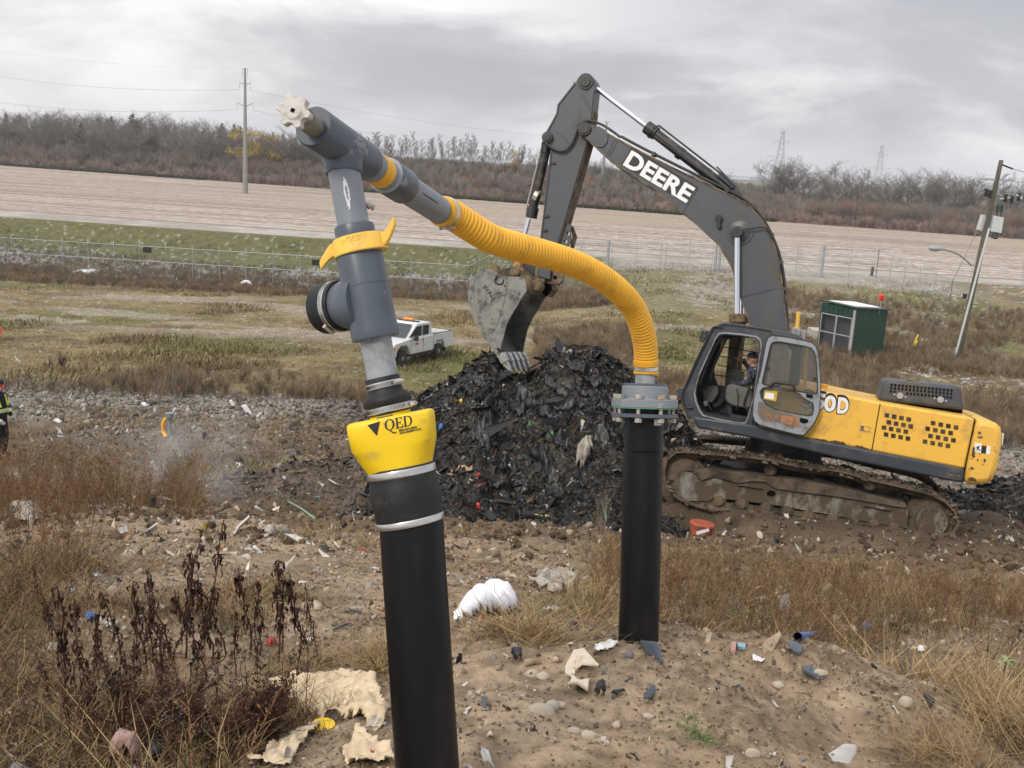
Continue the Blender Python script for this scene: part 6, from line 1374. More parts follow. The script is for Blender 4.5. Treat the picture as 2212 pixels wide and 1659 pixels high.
wu='cables at the wooden utility pole'
def uw(pts,lab,r=.018):
    q=MB(); q.tube(pts,r,4,cap=False); q.build('guy_wire' if 'guy' in lab else 'overhead_cable',M['polesteel'],None,label=lab,cat='cable',group=wu)
uw([U(2149,420),P(2000,727,UY+1.5)],'thin guy wire from the wooden pole to the yellow markers',.02)
uw([U(2188,365),P(2260,384,UY-8)],'overhead cable leaving the wooden pole top to the right',.02); uw([U(2190,391),P(2260,405,UY-8)],'overhead cable leaving the cross arm to the right',.02)
uw([U(2130,470),P(2108,560,UY),P(2085,630,UY)],'slack service cable hanging beside the wooden pole',.014)
uw([P(2205,645,75),P(2212,560,75)],'thin vertical guy wire near the right frame edge',.015)
# yellow guy guards
for i,(a,b,l) in enumerate((((1984,722),(1959,768),'left upright of the yellow guy wire guards beside green shed'),((1981,736),(1955,782),'right lower yellow guy wire guard beside green shed'))):
    pa=P(*a,UY+1.2); g_=P(*b,UY+1.2); q=MB(); q.tube([g_-Vector((0,0,.3)),pa],.065 if i else .045,8); q.build('guy_guard',M['yel'],None,label=l,cat='guard')
# yellow bollard, grey meter posts, concrete pad, left of the shed
bb=P(1720,745,50.5); q=MB(); q.tube([Vector((bb.x,bb.y,Hf(bb.x,bb.y)-.1)),P(1725,674,50.5)],.10,14); q.build('bollard',M['camlock'],None,label='tall pale yellow bollard behind the excavator cab roof',cat='bollard')
for i,(u,lab) in enumerate(((1716,'left'),(1724,'middle'),(1736,'right'))):
    a=P(u,708+i*3,49); gz_=Hf(a.x,a.y); q=MB(); q.box((a.x,a.y,(a.z+gz_)/2),(.17,.22,a.z-gz_)); q.box((a.x+.03,a.y-.12,(a.z+gz_)/2),(.04,.03,a.z-gz_-.1)); q.build('cabinet_post',M['galv'],None,label=f'{lab} of the three grey metal cabinets beside the yellow bollard',cat='cabinet')
cp_=P(1768,735,62); gz_=Hf(cp_.x,cp_.y); q=MB(); q.box((cp_.x,cp_.y,gz_+.25),(1.1,1.4,.6)); q.build('concrete_pad',M['conc'],None,label='low pale concrete pad left of the green shed',cat='concrete pad',); q=MB(); q.tube([(cp_.x+.1,cp_.y,gz_+.5),(cp_.x+.1,cp_.y,gz_+1.15)],.1,10); q.build('vent_pipe',M['rust'],None,label='short rusty vent pipe on the concrete pad',cat='pipe')
bs=P(1882,596,101); q=MB(); q.tube([(bs.x,bs.y,FZ-.1),(bs.x+.05,bs.y,FZ+.9)],.16,7); q.build('post_stump',M['woodpole'],None,label='short dark stump at the road edge beyond the striped gate post',cat='post')
# ================================================================ heaps of dug-up waste
def ico(n=1,jit=.2,seed=0,sq=(1,1,1)):
    q=MB(); q.blob((0,0,0),1,n,sq,jit,seed=seed); return np.array(q.v),np.array(q.f)
def flake(seed):
    q=random.Random(seed); # crumpled sheet: 3x3 grid
    V=[];F=[]
    for i in range(3):
        for j in range(3): V.append(((i-1)*.55*q.uniform(.5,1.5)+q.gauss(0,.14),(j-1)*.36*q.uniform(.3,1.5)+q.gauss(0,.12),q.gauss(0,.22)))
    for i in range(2):
        for j in range(2): a=i*3+j; F+=[(a,a+3,a+4),(a,a+4,a+1)]
    return np.array(V),np.array(F)
def rot_scatter(protos,pos,scale,cols,which,r,stretch=None,nrm=None):
    """full random rotation"""
    n=len(pos); a=r.normal(size=(n,4)); a/=np.linalg.norm(a,axis=1)[:,None]; w_,x,y,z=a.T
    Rm=np.stack([1-2*(y*y+z*z),2*(x*y-z*w_),2*(x*z+y*w_),2*(x*y+z*w_),1-2*(x*x+z*z),2*(y*z-x*w_),2*(x*z-y*w_),2*(y*z+x*w_),1-2*(x*x+y*y)],-1).reshape(n,3,3)
    if nrm is not None:
        zz_=nrm+r.normal(0,.38,(n,3)); zz_/=np.linalg.norm(zz_,axis=1)[:,None]; xx_=np.cross(r.normal(size=(n,3)),zz_); xx_/=np.linalg.norm(xx_,axis=1)[:,None]; yy_=np.cross(zz_,xx_); Rm=np.stack([xx_,yy_,zz_],-1)
    VV=[];FF=[];CC=[];o=0
    for k,(pv,pf) in enumerate(protos):
        idx=np.where(which==k)[0]
        if not len(idx): continue
        p=pv[None]*scale[idx][:,None,None]
        if stretch is not None: p=p*stretch[idx][:,None,:]
        V=np.einsum('nij,nkj->nki',Rm[idx],p)+pos[idx][:,None,:]; m_=len(pv)
        VV.append(V.reshape(-1,3)); FF.append((pf[None]+(np.arange(len(idx))*m_)[:,None,None]+o).reshape(-1,3)); o+=len(idx)*m_; CC.append(np.repeat(cols[idx],m_,0))
    return np.concatenate(VV),np.concatenate(FF),np.concatenate(CC)
FL=[flake(i) for i in range(6)]; RK=[ico(1,.22,i,(1,.8,.6)) for i in range(5)]
CK=[(a+np.random.default_rng(i).normal(0,.16,a.shape),b) for i,(a,b) in enumerate(RK)]
M['waste']=mat('wet_black_waste',None,.55,var=.45,vs=9,vcol=True,spec=.35,bump=1.2,bs=14)
M['scrap']=mat('plastic_scraps',None,.58,var=.2,vs=14,vcol=True,spec=.45)
def heap(name,label,sil,Yr,x0,x1,fl,bl,nfl,seed,base_off=0,pal=None,csc=1,fs=1,tint=0):
    S=sorted([(P(u,v,Yr).x,P(u,v,Yr).z) for u,v in sil]); sx=np.array([a for a,b in S]); sz=np.array([b for a,b in S])
    nx=int((x1-x0)*46); ny=int((fl+bl)*46); X,Y=np.meshgrid(np.linspace(x0,x1,nx),np.linspace(Yr-fl,Yr+bl,ny),indexing='ij')
    def top(X,Y):
        b=H(X,Y); r=np.interp(X,sx,sz,left=-50,right=-50); r=np.where(X<sx[0],sz[0]-(sx[0]-X)*1.3,np.where(X>sx[-1],sz[-1]-(X-sx[-1])*1.3,r))
        d=(Y-Yr)/np.where(Y<Yr,fl,bl); g_=np.cos(np.clip(np.abs(d),0,1)*math.pi/2)**1.15
        bb=Hs(X,Y)-.9; z=bb+(r-bb)*g_
        n_=(fbm(X,Y,1.2,3,seed)-.5)*.55*(.3+g_*.5)+(fbm(X,Y,4,4,seed+7)-.5)*.34+(np.abs(fbm(X,Y,9,3,seed+9)-.5))*.22-.04
        return z+n_*np.minimum(1,.35+np.abs(d)*2.2)*csc
    Z=top(X,Y); V=np.stack([X,Y,Z],-1).reshape(-1,3); I=np.arange(nx*ny).reshape(nx,ny); F=np.stack([I[:-1,:-1],I[1:,:-1],I[1:,1:],I[:-1,1:]],-1).reshape(-1,4)
    nn=fbm(X,Y,3,4,seed+20).reshape(-1); c=np.ones((len(V),3))*np.array([.028,.025,.022]); c=mixc(c,np.array([.060,.045,.030]),ss(nn,.5,.64)); c=mixc(c,np.array([.014,.014,.015]),ss(fbm(X,Y,5,3,seed+30).reshape(-1),.52,.6)*.8)
    if tint: c=mixc(c,np.array([.13,.09,.06])*(.5+nn[:,None]),tint)
    o=npmesh(name,V,F,M['waste'],cols=c,smooth=False,kind='stuff',label=label,cat='waste heap')
    r=np.random.default_rng(seed); px=r.uniform(x0,x1,nfl); py=r.uniform(Yr-fl,Yr+bl*.5,nfl); pz=top(px,py); hg=H(px,py); k=pz>hg+.0; px,py,pz=px[k],py[k],pz[k]; n_=len(px)
    u=r.random(n_); C=np.where((u<.72)[:,None],np.array([.012,.012,.013])*(.4+2.0*r.random(n_)**2)[:,None],np.array([.065,.047,.031])*(.5+r.random(n_))[:,None])
    C=np.where((u>.945)[:,None],np.array([.32,.31,.29])*(.5+.9*r.random(n_))[:,None],C); C=np.where((u>.985)[:,None],np.array([[.05,.17,.32],[.07,.28,.17],[.45,.10,.09],[.52,.44,.18],[.3,.4,.42]])[r.integers(0,5,n_)],C)
    sc_=fs*r.lognormal(-3.3,.62,n_)*np.where(u>.945,.7,1.0); st_=np.stack([r.uniform(.6,2.6,n_),r.uniform(.4,1.1,n_),r.uniform(.4,1.0,n_)],-1)
    wh_=r.integers(0,6,n_); gx_=(top(px+.12,py)-top(px-.12,py))/.24; gy_=(top(px,py+.12)-top(px,py-.12))/.24; nr_=np.stack([-gx_,-gy_,np.ones(n_)],-1); nr_/=np.linalg.norm(nr_,axis=1)[:,None]; V2,F2,C2=rot_scatter(FL+RK,np.stack([px,py,pz+.012],-1),sc_,C,np.where(r.random(n_)<.985,wh_,6+r.integers(0,5,n_)),r,st_,nrm=nr_)
    return o,top,(V2,F2,C2)
h1_,top1,S1=heap('waste_heap','large heap of dug-up black waste between the two wells',[(800,1010),(850,918),(880,880),(905,862),(935,842),(965,828),(1000,808),(1030,786),(1050,772),(1066,776),(1085,806),(1110,818),(1140,818),(1160,800),(1182,766),(1200,757),(1230,752),(1262,756),(1295,766),(1345,794),(1390,826),(1440,866),(1475,900),(1500,950),(1560,1010)],18.9,-3.6,4.4,3.5,2.6,52000,101)
npmesh('waste_scraps',S1[0],S1[1],M['scrap'],cols=S1[2],kind='stuff',label='torn black plastic and rags matted over the large waste heap',cat='waste')
h2_,top2,S2=heap('waste_heap','low dark waste heap behind the excavator track at the right edge',[(1900,1075),(1930,1058),(1960,1046),(2000,1048),(2050,1062),(2085,1066),(2115,1060),(2150,1048),(2190,1040),(2240,1036),(2300,1045),(2380,1080)],18.6,6.2,12.6,2.6,1.6,13000,203,csc=.7)
npmesh('waste_scraps',S2[0],S2[1],M['scrap'],cols=S2[2],kind='stuff',label='torn black plastic scattered over the low heap at right edge',cat='waste')
h3_,top3,S3=heap('dug_bank','dug-out brown bank full of old rubbish left of the large heap',[(380,1075),(430,1050),(500,1035),(560,1030),(620,1010),(680,1000),(740,996),(800,990),(870,985),(950,1000)],18.2,-6.8,-.6,2.5,1.8,9000,307,csc=.8,fs=.8,tint=.75)
npmesh('bank_scraps',S3[0],S3[1],M['scrap'],cols=S3[2]*1.1+np.array([.045,.030,.018]),kind='stuff',label='rags and film sticking out of the dug-out bank',cat='waste')
def top_any(x,y):
    x=np.asarray(x,float);y=np.asarray(y,float); z=H(x,y)
    t1=np.where((x>-3.6)&(x<4.4)&(y>15.4)&(y<21.5),top1(x,y),-99); t2=np.where((x>6.2)&(x<12.6)&(y>16.0)&(y<20.2),top2(x,y),-99)
    t3=np.where((x>-6.8)&(x<-.6)&(y>15.7)&(y<20.0),top3(x,y),-99)
    return np.maximum(np.maximum(z,t3),np.maximum(t1,t2))
def GT(u,v,lift=0,y0=1.2):
    d=ray(u,v); Y=np.concatenate([np.linspace(y0,22,2600),np.linspace(22,130,1500)]); X=d.x/d.y*Y; Z=CAM.z+d.z/d.y*Y; h=top_any(X,Y); i=np.argmax(Z<h)
    if Z[i]>=h[i]: i=len(Y)-1
    return Vector((X[i],Y[i],h[i]+lift))
# ================================================================ crumpled sheets, bags and other litter one can point at
def inpoly(x,y,poly):
    r=np.zeros(x.shape,bool); n=len(poly); j=n-1
    for i in range(n):
        xi,yi=poly[i]; xj,yj=poly[j]; c=((yi>y)!=(yj>y))&(x<(xj-xi)*(y-yi)/(yj-yi+1e-12)+xi); r^=c; j=i
    return r
def rag(outline,mt,name,label,cat,amp=.04,fold=9,seed=0,res=44,group=None,dome=0,thick=.004,ang=None,flat=False):
    pts=[GT(u,v) for u,v in outline]; poly=[(p.x,p.y) for p in pts]; a=np.array(poly); x0,y0=a.min(0);x1,y1=a.max(0); L_=max(x1-x0,y1-y0); st=L_/res
    gx=np.arange(x0-st,x1+2*st,st); gy=np.arange(y0-st,y1+2*st,st); X,Y=np.meshgrid(gx,gy,indexing='ij')
    jx=(vn(X/st*1.7,Y/st*1.3,seed)-.5)*st*.9; jy=(vn(X/st*1.1,Y/st*1.9,seed+1)-.5)*st*.9; X=X+jx; Y=Y+jy
    ins=inpoly(X,Y,poly); c=a.mean(0); an=ang if ang is not None else seed*1.3
    uu=(X-c[0])*math.cos(an)+(Y-c[1])*math.sin(an); vv=-(X-c[0])*math.sin(an)+(Y-c[1])*math.cos(an)
    f=fbm(uu*fold*.35+3,vv*fold,1,4,seed+3); g2=fbm(X,Y,fold*2,3,seed+5)
    em=ins.astype(float)
    for _ in range(max(4,res//5)): em=(em+np.roll(em,1,0)+np.roll(em,-1,0)+np.roll(em,1,1)+np.roll(em,-1,1))/5
    eg=ss(em,.30,1.02); r=np.sqrt(((X-c[0])/(x1-x0)*2)**2+((Y-c[1])/(y1-y0)*2)**2); f=fbm(uu*fold*.16+3+g2*.5,vv*fold*.6,1,2,seed+3); f2=fbm(uu*fold*.2+9,vv*fold*.35+2,1,2,seed+8); cr=fbm(X,Y,fold*1.6,2,seed+12); Z=top_any(X,Y)+.006+eg*(amp*.85*(1-np.abs(f-.5)*3.4).clip(0,1)+amp*.6*f2)+amp*.35*np.abs(cr-.5)*2*eg+amp*.20*g2*(.3+.7*eg)+dome*eg*np.clip(1-r*r*.6,0,1)
    if flat:
        e3=ss(em,.15,.6); ws=np.zeros(X.shape)
        for kk,(fa,fb) in enumerate(((.10,.55),(.16,.9),(.22,1.5))): ff=fbm(uu*fold*fa+g2*.7+kk*5,vv*fold*fb+kk*3,1,2,seed+30+kk); ws=ws+(1-np.abs(ff-.5)*5.5).clip(0,1)**1.1*(1.0,.6,.35)[kk]
        Z=top_any(X,Y)+.005+e3*amp*ws+amp*.10*g2
    I=-np.ones(X.shape,int); I[ins]=np.arange(ins.sum()); V=np.stack([X[ins],Y[ins],Z[ins]],-1); q=(ins[:-1,:-1]&ins[1:,:-1]&ins[1:,1:]&ins[:-1,1:]); F=np.stack([I[:-1,:-1][q],I[1:,:-1][q],I[1:,1:][q],I[:-1,1:][q]],-1)
    # keep the largest connected piece so that a sheet is one piece
    if len(F)<2: return None
    par=list(range(len(V)))
    def fd(a):
        while par[a]!=a: par[a]=par[par[a]]; a=par[a]
        return a
    for f_ in F:
        r0_=fd(f_[0])
        for b_ in f_[1:]: par[fd(b_)]=r0_
    rt_a=np.array([fd(i) for i in range(len(V))]); rootF=rt_a[F[:,0]]; u_,cn=np.unique(rootF,return_counts=True); F=F[rootF==u_[cn.argmax()]]; us,inv=np.unique(F,return_inverse=True); V=V[us]; F=inv.reshape(-1,4)
    o0=V.mean(0); o0[2]=V[:,2].min(); o=npmesh(name,V-o0,F,mt,smooth=not flat,label=label,cat=cat,group=group); o.location=o0
    s=o.modifiers.new('solid','SOLIDIFY'); s.thickness=thick; return o
M['cream']=mat('cream_plastic_film',(.62,.50,.335),.5,var=.12,vs=6,spec=.4,dirt=(.42,.31,.19),da=.22,ds=5)
M['wfilm']=mat('white_plastic_film',(.70,.70,.70),.5,var=.08,vs=8,dirt=(.4,.34,.27),da=.22,ds=7)
M['wsnow']=mat('snow_on_bag',(.82,.82,.86),.7,var=.03,vs=6,dirt=(.6,.56,.5),da=.10,ds=7)
M['dirtyw']=mat('dirty_white_cloth',(.42,.39,.33),.85,var=.25,vs=9,dirt=(.14,.10,.07),da=.4,ds=9)
M['bfilm']=mat('black_plastic_film',(.014,.015,.017),.42,var=.3,vs=8,dirt=(.12,.10,.08),da=.2,ds=6)
M['blue']=mat('blue_plastic',(.05,.15,.42),.45,var=.15,vs=8); M['lblue']=mat('pale_blue_plastic',(.25,.42,.52),.5,var=.15,vs=8)
M['pink']=mat('faded_pink_cloth',(.42,.27,.235),.8,var=.15,vs=10,bump=.3,bs=80); M['redp']=mat('red_plastic',(.55,.05,.045),.5,var=.15,vs=8); M['greenp']=mat('green_plastic',(.10,.35,.16),.5,var=.2,vs=8,dirt=(.05,.05,.04),da=.3,ds=9)
M['orangep']=mat('dirty_orange_plastic',(.38,.085,.04),.55,var=.15,vs=5,dirt=(.06,.045,.035),da=.28,ds=6); M['wood']=mat('weathered_timber',(.36,.27,.18),.8,var=.2,vs=10,bump=.3,bs=30)
M['foam']=mat('dirty_foam',(.66,.58,.46),.8,var=.08,vs=10,dirt=(.40,.26,.12),da=.18,ds=12); M['stone']=mat('pale_stone',(.40,.345,.27),.85,var=.2,vs=14,bump=.3,bs=30); M['conb']=mat('broken_concrete',(.42,.34,.27),.9,var=.2,vs=12,bump=.5,bs=30)
A2=lambda x,y:(.3844*x,1124.6+.3844*y)
A3=lambda x,y:(822.9+.3386*x,1097.2+.3386*y)
A4=lambda x,y:(1371.5+.37995*x,1097.2+.37995*y)
A5=lambda x,y:(822.9+.3141*x,685.8+.3141*y)
A1=lambda x,y:(.372*x,658.3+.372*y)
def O(f,*p): return [f(*a) for a in p]
rag(O(A2,(1480,975),(1560,920),(1720,935),(1900,890),(2060,905),(2120,960),(2150,1050),(2190,1130),(2140,1180),(2000,1130),(1860,1130),(1800,1170),(1760,1130),(1640,1080),(1560,1030)),M['cream'],'plastic_sheet','large torn cream plastic sheet left of the leaning black pipe','plastic sheet',amp=.042,fold=14,seed=3,res=95,ang=.12,flat=True,thick=.002)
rag(O(A2,(1790,1120),(1830,1150),(1790,1200),(1730,1260),(1680,1310),(1640,1390),(1560,1400),(1400,1400),(1360,1385),(1480,1330),(1560,1280),(1650,1210),(1730,1150)),M['cream'],'plastic_strip','twisted cream plastic strip trailing from the torn sheet to the frame bottom','plastic sheet',amp=.026,fold=20,seed=5,res=80,ang=1.05,flat=True,thick=.002)
rag(O(A2,(2000,1180),(2100,1220),(2200,1290),(2230,1400),(1990,1400),(1920,1340),(1960,1260)),M['cream'],'plastic_sheet','ragged cream plastic piece against the foot of the leaning black pipe','plastic sheet',amp=.026,fold=18,seed=9,res=60,ang=.5,flat=True,thick=.002)
rag(O(A2,(915,1170),(1030,1160),(1090,1150),(1130,1200),(1200,1210),(1180,1270),(1100,1290),(1040,1260),(960,1290),(900,1250)),M['wfilm'],'plastic_shreds','shredded white plastic beside the dead dark plants','plastic shreds',amp=.05,fold=26,seed=11,res=50,flat=True,thick=.002)
rag(O(A2,(1040,1300),(1100,1330),(1100,1365),(1040,1345)),M['wfilm'],'plastic_scrap','small pointed white scrap below the shredded white plastic','scrap',amp=.02,seed=12,res=14)
rag(O(A2,(610,1390),(680,1320),(750,1290),(810,1330),(800,1400),(600,1420)),M['pink'],'cloth','faded pink cloth folded at the bottom frame edge','cloth',amp=.06,fold=5,seed=13,res=24,dome=.03)
rag(O(A2,(790,1330),(860,1310),(930,1350),(960,1400),(780,1410)),M['bfilm'],'cloth','dark grey cloth beside the faded pink cloth','cloth',amp=.05,fold=8,seed=14,res=20,dome=.02)
rag(O(A2,(1060,1160),(1110,1110),(1190,1100),(1190,1130),(1110,1170)),M['lblue'],'plastic_scrap','pale blue translucent scrap above the shredded white plastic','scrap',amp=.03,seed=15,res=20)
q=MB(); p=GT(*A2(1815,1175),.015); q.lathe(p-Vector((0,0,.01)),p+Vector((0,.0,.006)),[(0,.036),(1,.04)],20); q.build('lid',M['cap'],None,label='round yellow lid on the torn cream sheet',cat='lid')
rag(O(A2,(2010,230),(2130,250),(2160,300),(2150,360),(2080,310),(2050,260)),M['wfilm'],'plastic_sheet','white plastic flap left of the leaning black pipe','plastic sheet',amp=.05,fold=6,seed=17,res=24)
rag(O(A3,(430,720),(450,690),(510,640),(600,580),(680,540),(760,535),(840,570),(885,620),(880,690),(820,700),(740,700),(650,700),(560,705),(480,725)),M['wsnow'],'plastic_bag','big white snow-covered bag between the two black pipes','bag',amp=.06,fold=10,seed=19,res=64,dome=.10)
rag(O(A3,(600,690),(680,680),(680,705),(620,712)),M['redp'],'brick_fragment','small dark red fragment in front of the snow-covered bag','fragment',amp=.02,seed=20,res=14)
rag(O(A3,(900,515),(960,450),(1060,410),(1130,405),(1230,430),(1265,480),(1240,545),(1150,555),(1060,545),(1040,510)),M['dirtyw'],'plastic_bag','crumpled dirty white bag behind the snow-covered one','bag',amp=.07,fold=12,seed=21,res=56,dome=.05,flat=True)
rag(O(A3,(1015,640),(1060,650),(1150,645),(1145,680),(1060,670)),M['wfilm'],'plastic_scrap','white scrap on grass right of the snow-covered bag','scrap',amp=.04,seed=22,res=24)
rag(O(A3,(850,790),(900,768),(1010,770),(1060,790),(980,790),(870,806)),M['wfilm'],'plastic_strip','thin white strip in the straw before the snow-covered bag','scrap',amp=.03,seed=23,res=28)
# L-shaped foam
pts=[GT(*A3(x,y)) for x,y in ((1225,935),(1290,960),(1385,1075),(1280,1045),(1240,1040),(1235,1065),(1330,1085),(1320,1195),(1250,1190),(1200,1190),(1215,1120),(1175,1060),(1170,1010))]
q=MB(); q.prism([p+Vector((0,0,.022+.03*math.sin(i*.9))) for i,p in enumerate(pts)],(0,0,-.014)); q.build('foam_piece',M['foam'],None,bevel=.004,label='off-white L-shaped foam piece lying on the soil between pipes',cat='foam')
def shard(f,pts,mt,name,label,cat,th=.006,lift=.014,group=None):
    P_=[GT(*f(x,y)) for x,y in pts]; c=sum(P_,Vector())/len(P_); q=MB(); q.prism([Vector((p.x,p.y,c.z+(p.z-c.z)*.8+lift+(i%3)*.006)) for i,p in enumerate(P_)],(0,0,-th-lift*.6)); return q.build(name,mt,None,bevel=min(.003,th*.3),label=label,cat=cat,group=group)
shard(A3,[(1650,868),(1700,885),(1760,900),(1775,925),(1800,995),(1780,1000),(1720,950),(1660,905)],M['pvcd'],'plastic_shard','long charcoal plastic shard at the foot of the stand pipe','shard')
shard(A4,[(865,790),(900,785),(955,815),(940,840),(900,835),(870,822)],M['pvcd'],'plastic_shard','dark grey shard behind the curved wooden plank pieces','shard')
shard(A4,[(945,920),(985,925),(1060,970),(1075,990),(1020,985),(955,960)],M['pvcd'],'plastic_shard','long curved grey shard with rounded end on the right of the hump','shard')
shard(A3,[(1680,1215),(1700,1190),(1745,1175),(1750,1195),(1700,1235),(1675,1240)],M['pvcd'],'plastic_shard','small dark shard right of the L-shaped foam','shard')
shard(A3,[(640,1230),(680,1240),(665,1297),(645,1295)],M['pvcd'],'plastic_shard','small upright slate-grey shard beside the leaning black pipe','shard')
shard(A4,[(1500,930),(1560,940),(1600,985),(1635,1020),(1560,975),(1505,955)],M['bfilm'],'plastic_shard','black shard where the hump meets the straw','shard')
shard(A4,[(1635,1085),(1670,1090),(1700,1130),(1680,1140)],M['bfilm'],'plastic_shard','small black shard lower down the hump edge','shard')
shard(A4,[(545,785),(575,787),(570,835),(540,833)],M['pink'],'wood_offcut','small pinkish upright offcut at the hump crest','offcut',th=.02)
shard(A4,[(735,770),(820,745),(830,760),(780,830),(720,810)],M['wood'],'wood_offcut','cracked pale wooden piece at the hump crest','offcut',th=.02)
shard(A4,[(575,787),(625,790),(625,820),(585,810)],M['lblue'],'plastic_scrap','pale green-blue scrap beside the pinkish offcut','scrap')
# blue tube, concrete lump, stones
a=GT(*A4(922,768),.03); b=GT(*A4(1028,738),.035); q=MB(); q.tube([a,b],.019,16,cap=False); q.tube([b,a],.016,16,cap=False); q.build('blue_tube',M['blue'],None,label='short bright blue plastic tube on the hump crest',cat='tube')
p=GT(*A4(1210,745),.05); q=MB(); q.prism([p+Vector((x*.055,y*.05,-.05)) for x,y in((-1,-1),(.9,-1),(1,.9),(-.8,1))],(0.0,0,.10)); q.build('concrete_lump',M['conb'],None,bevel=.008,label='square lump of brownish concrete on the hump crest',cat='rubble')
rag(O(A4,(1265,670),(1300,660),(1345,680),(1330,695),(1280,690)),M['blue'],'plastic_scrap','blue scrap behind the concrete lump','scrap',amp=.04,seed=31,res=16)
rag(O(A4,(1570,810),(1620,790),(1630,750),(1655,745),(1668,800),(1650,830),(1600,835)),M['wfilm'],'plastic_scrap','white curled scrap in the weeds right of the hump','scrap',amp=.06,seed=32,res=20)
rag(O(A4,(1215,815),(1300,795),(1335,800),(1340,830),(1310,825),(1230,828)),M['wfilm'],'plastic_scrap','thin white shred before the concrete lump','scrap',amp=.03,seed=33,res=24)
rag(O(A4,(1350,860),(1430,870),(1510,910),(1500,925),(1420,900),(1340,880)),M['wfilm'],'plastic_scrap','long white shred running along the hump edge','scrap',amp=.03,seed=34,res=28)
rag(O(A4,(660,855),(740,870),(735,890),(665,885)),M['wfilm'],'plastic_scrap','white scrap below the cracked wooden piece','scrap',amp=.03,seed=35,res=16)
rag(O(A3,(1350,905),(1400,880),(1510,865),(1520,885),(1430,920),(1360,950)),M['wfilm'],'plastic_tube_scrap','rolled white plastic leaning on the stand pipe foot','scrap',amp=.05,seed=36,res=24,fold=4)
rag(O(A3,(660,1480),(715,1440),(725,1500)),M['foam'],'plastic_scrap','pale triangular scrap right of the leaning black pipe','scrap',amp=.015,seed=37,res=12)
rag(O(A3,(1350,1200),(1400,1180),(1440,1190),(1430,1225),(1370,1230)),M['bfilm'],'plastic_scrap','crumpled dark scrap right of the L-shaped foam','scrap',amp=.04,seed=38,res=14)
rag(O(A3,(1460,1195),(1540,1180),(1570,1190),(1500,1215)),M['bfilm'],'plastic_scrap','flat bluish-black scrap further right of the L-shaped foam','scrap',amp=.03,seed=39,res=14)
rag(O(A3,(820,945),(900,950),(905,995),(850,1000)),M['bfilm'],'plastic_scrap','black wrinkled scrap among pebbles near the straw','scrap',amp=.05,seed=40,res=16)
rag(O(A2,(470,550),(520,540),(560,555),(540,568),(480,562)),M['blue'],'plastic_scrap','dark blue scrap on bare soil left of the dead plants','scrap',amp=.03,seed=41,res=14)
rag(O(A2,(325,595),(370,562),(380,575),(345,600)),M['redp'],'plastic_scrap','faint red tube scrap left of the dark blue one','scrap',amp=.03,seed=42,res=12)
rag(O(A2,(1490,690),(1560,680),(1560,705),(1500,712)),M['redp'],'plastic_scrap','red-bottomed scrap in the grass right of the dead plants','scrap',amp=.03,seed=43,res=12)
rag(O(A2,(1700,700),(1755,665),(1765,700),(1730,715)),M['wfilm'],'plastic_scrap','white folded scrap near the red-bottomed one','scrap',amp=.05,seed=44,res=12)
rag(O(A2,(480,330),(520,300),(600,300),(570,325),(520,335)),M['wfilm'],'plastic_scrap','white torn scrap on the bare soil upper left','scrap',amp=.06,seed=45,res=18)
rag(O(A2,(1510,410),(1600,370),(1640,420),(1560,430)),M['wfilm'],'plastic_scrap','pale scrap behind the tallest dead plants','scrap',amp=.05,seed=46,res=16)
rag(O(A2,(375,395),(425,400),(430,425),(385,415)),M['wfilm'],'plastic_scrap','small white lump of plastic upper left','scrap',amp=.06,seed=47,res=12)
rag(O(A2,(570,620),(630,615),(635,640),(600,640)),M['wfilm'],'plastic_scrap','curled white scrap between dark dead plants','scrap',amp=.04,seed=48,res=12)
rag(O(A2,(1460,70),(1540,55),(1620,45),(1670,95),(1600,90),(1490,100)),M['dirtyw'],'plastic_bag','muddy pale bag half buried in the spoil lip left of the leaning pipe','bag',amp=.10,seed=49,res=24,dome=.05)
rag(O(A1,(0,1230),(90,1215),(220,1180),(250,1220),(290,1260),(200,1285),(90,1270)),M['dirtyw'],'plastic_bag','large muddy white bag at the left frame edge','bag',amp=.13,seed=50,res=30,dome=.10)
rag(O(A1,(0,1005),(60,985),(125,995),(150,1050),(80,1040),(10,1030)),M['dirtyw'],'cloth','muddy grey cloth hung in brown weeds at left edge','cloth',amp=.12,seed=51,res=24,dome=.12)
rag(O(A1,(550,1250),(570,1230),(610,1240),(590,1268)),M['wfilm'],'plastic_scrap','white rag at the foot of the tall russet weeds','scrap',amp=.06,seed=52,res=12)
rag(O(A1,(1345,925),(1400,918),(1430,945),(1380,955)),M['wfilm'],'plastic_bag','white bag beside green weeds at the trench edge','bag',amp=.1,seed=53,res=14,dome=.08)
rag(O(A1,(1955,880),(1990,860),(2040,870),(2030,895),(1975,900)),M['wfilm'],'plastic_bag','crumpled clear-white bag left of the yellow cap body','bag',amp=.12,seed=54,res=16,dome=.08)
rag(O(A1,(1585,890),(1640,885),(1710,930),(1690,950),(1620,945)),M['bfilm'],'plastic_sheet','grey-black film at the trench edge','plastic sheet',amp=.14,seed=55,res=18)
rag(O(A1,(1105,985),(1130,985),(1150,1030),(1130,1035)),M['lblue'],'plastic_scrap','pale turquoise scrap in front of the green weeds','scrap',amp=.06,seed=56,res=12)
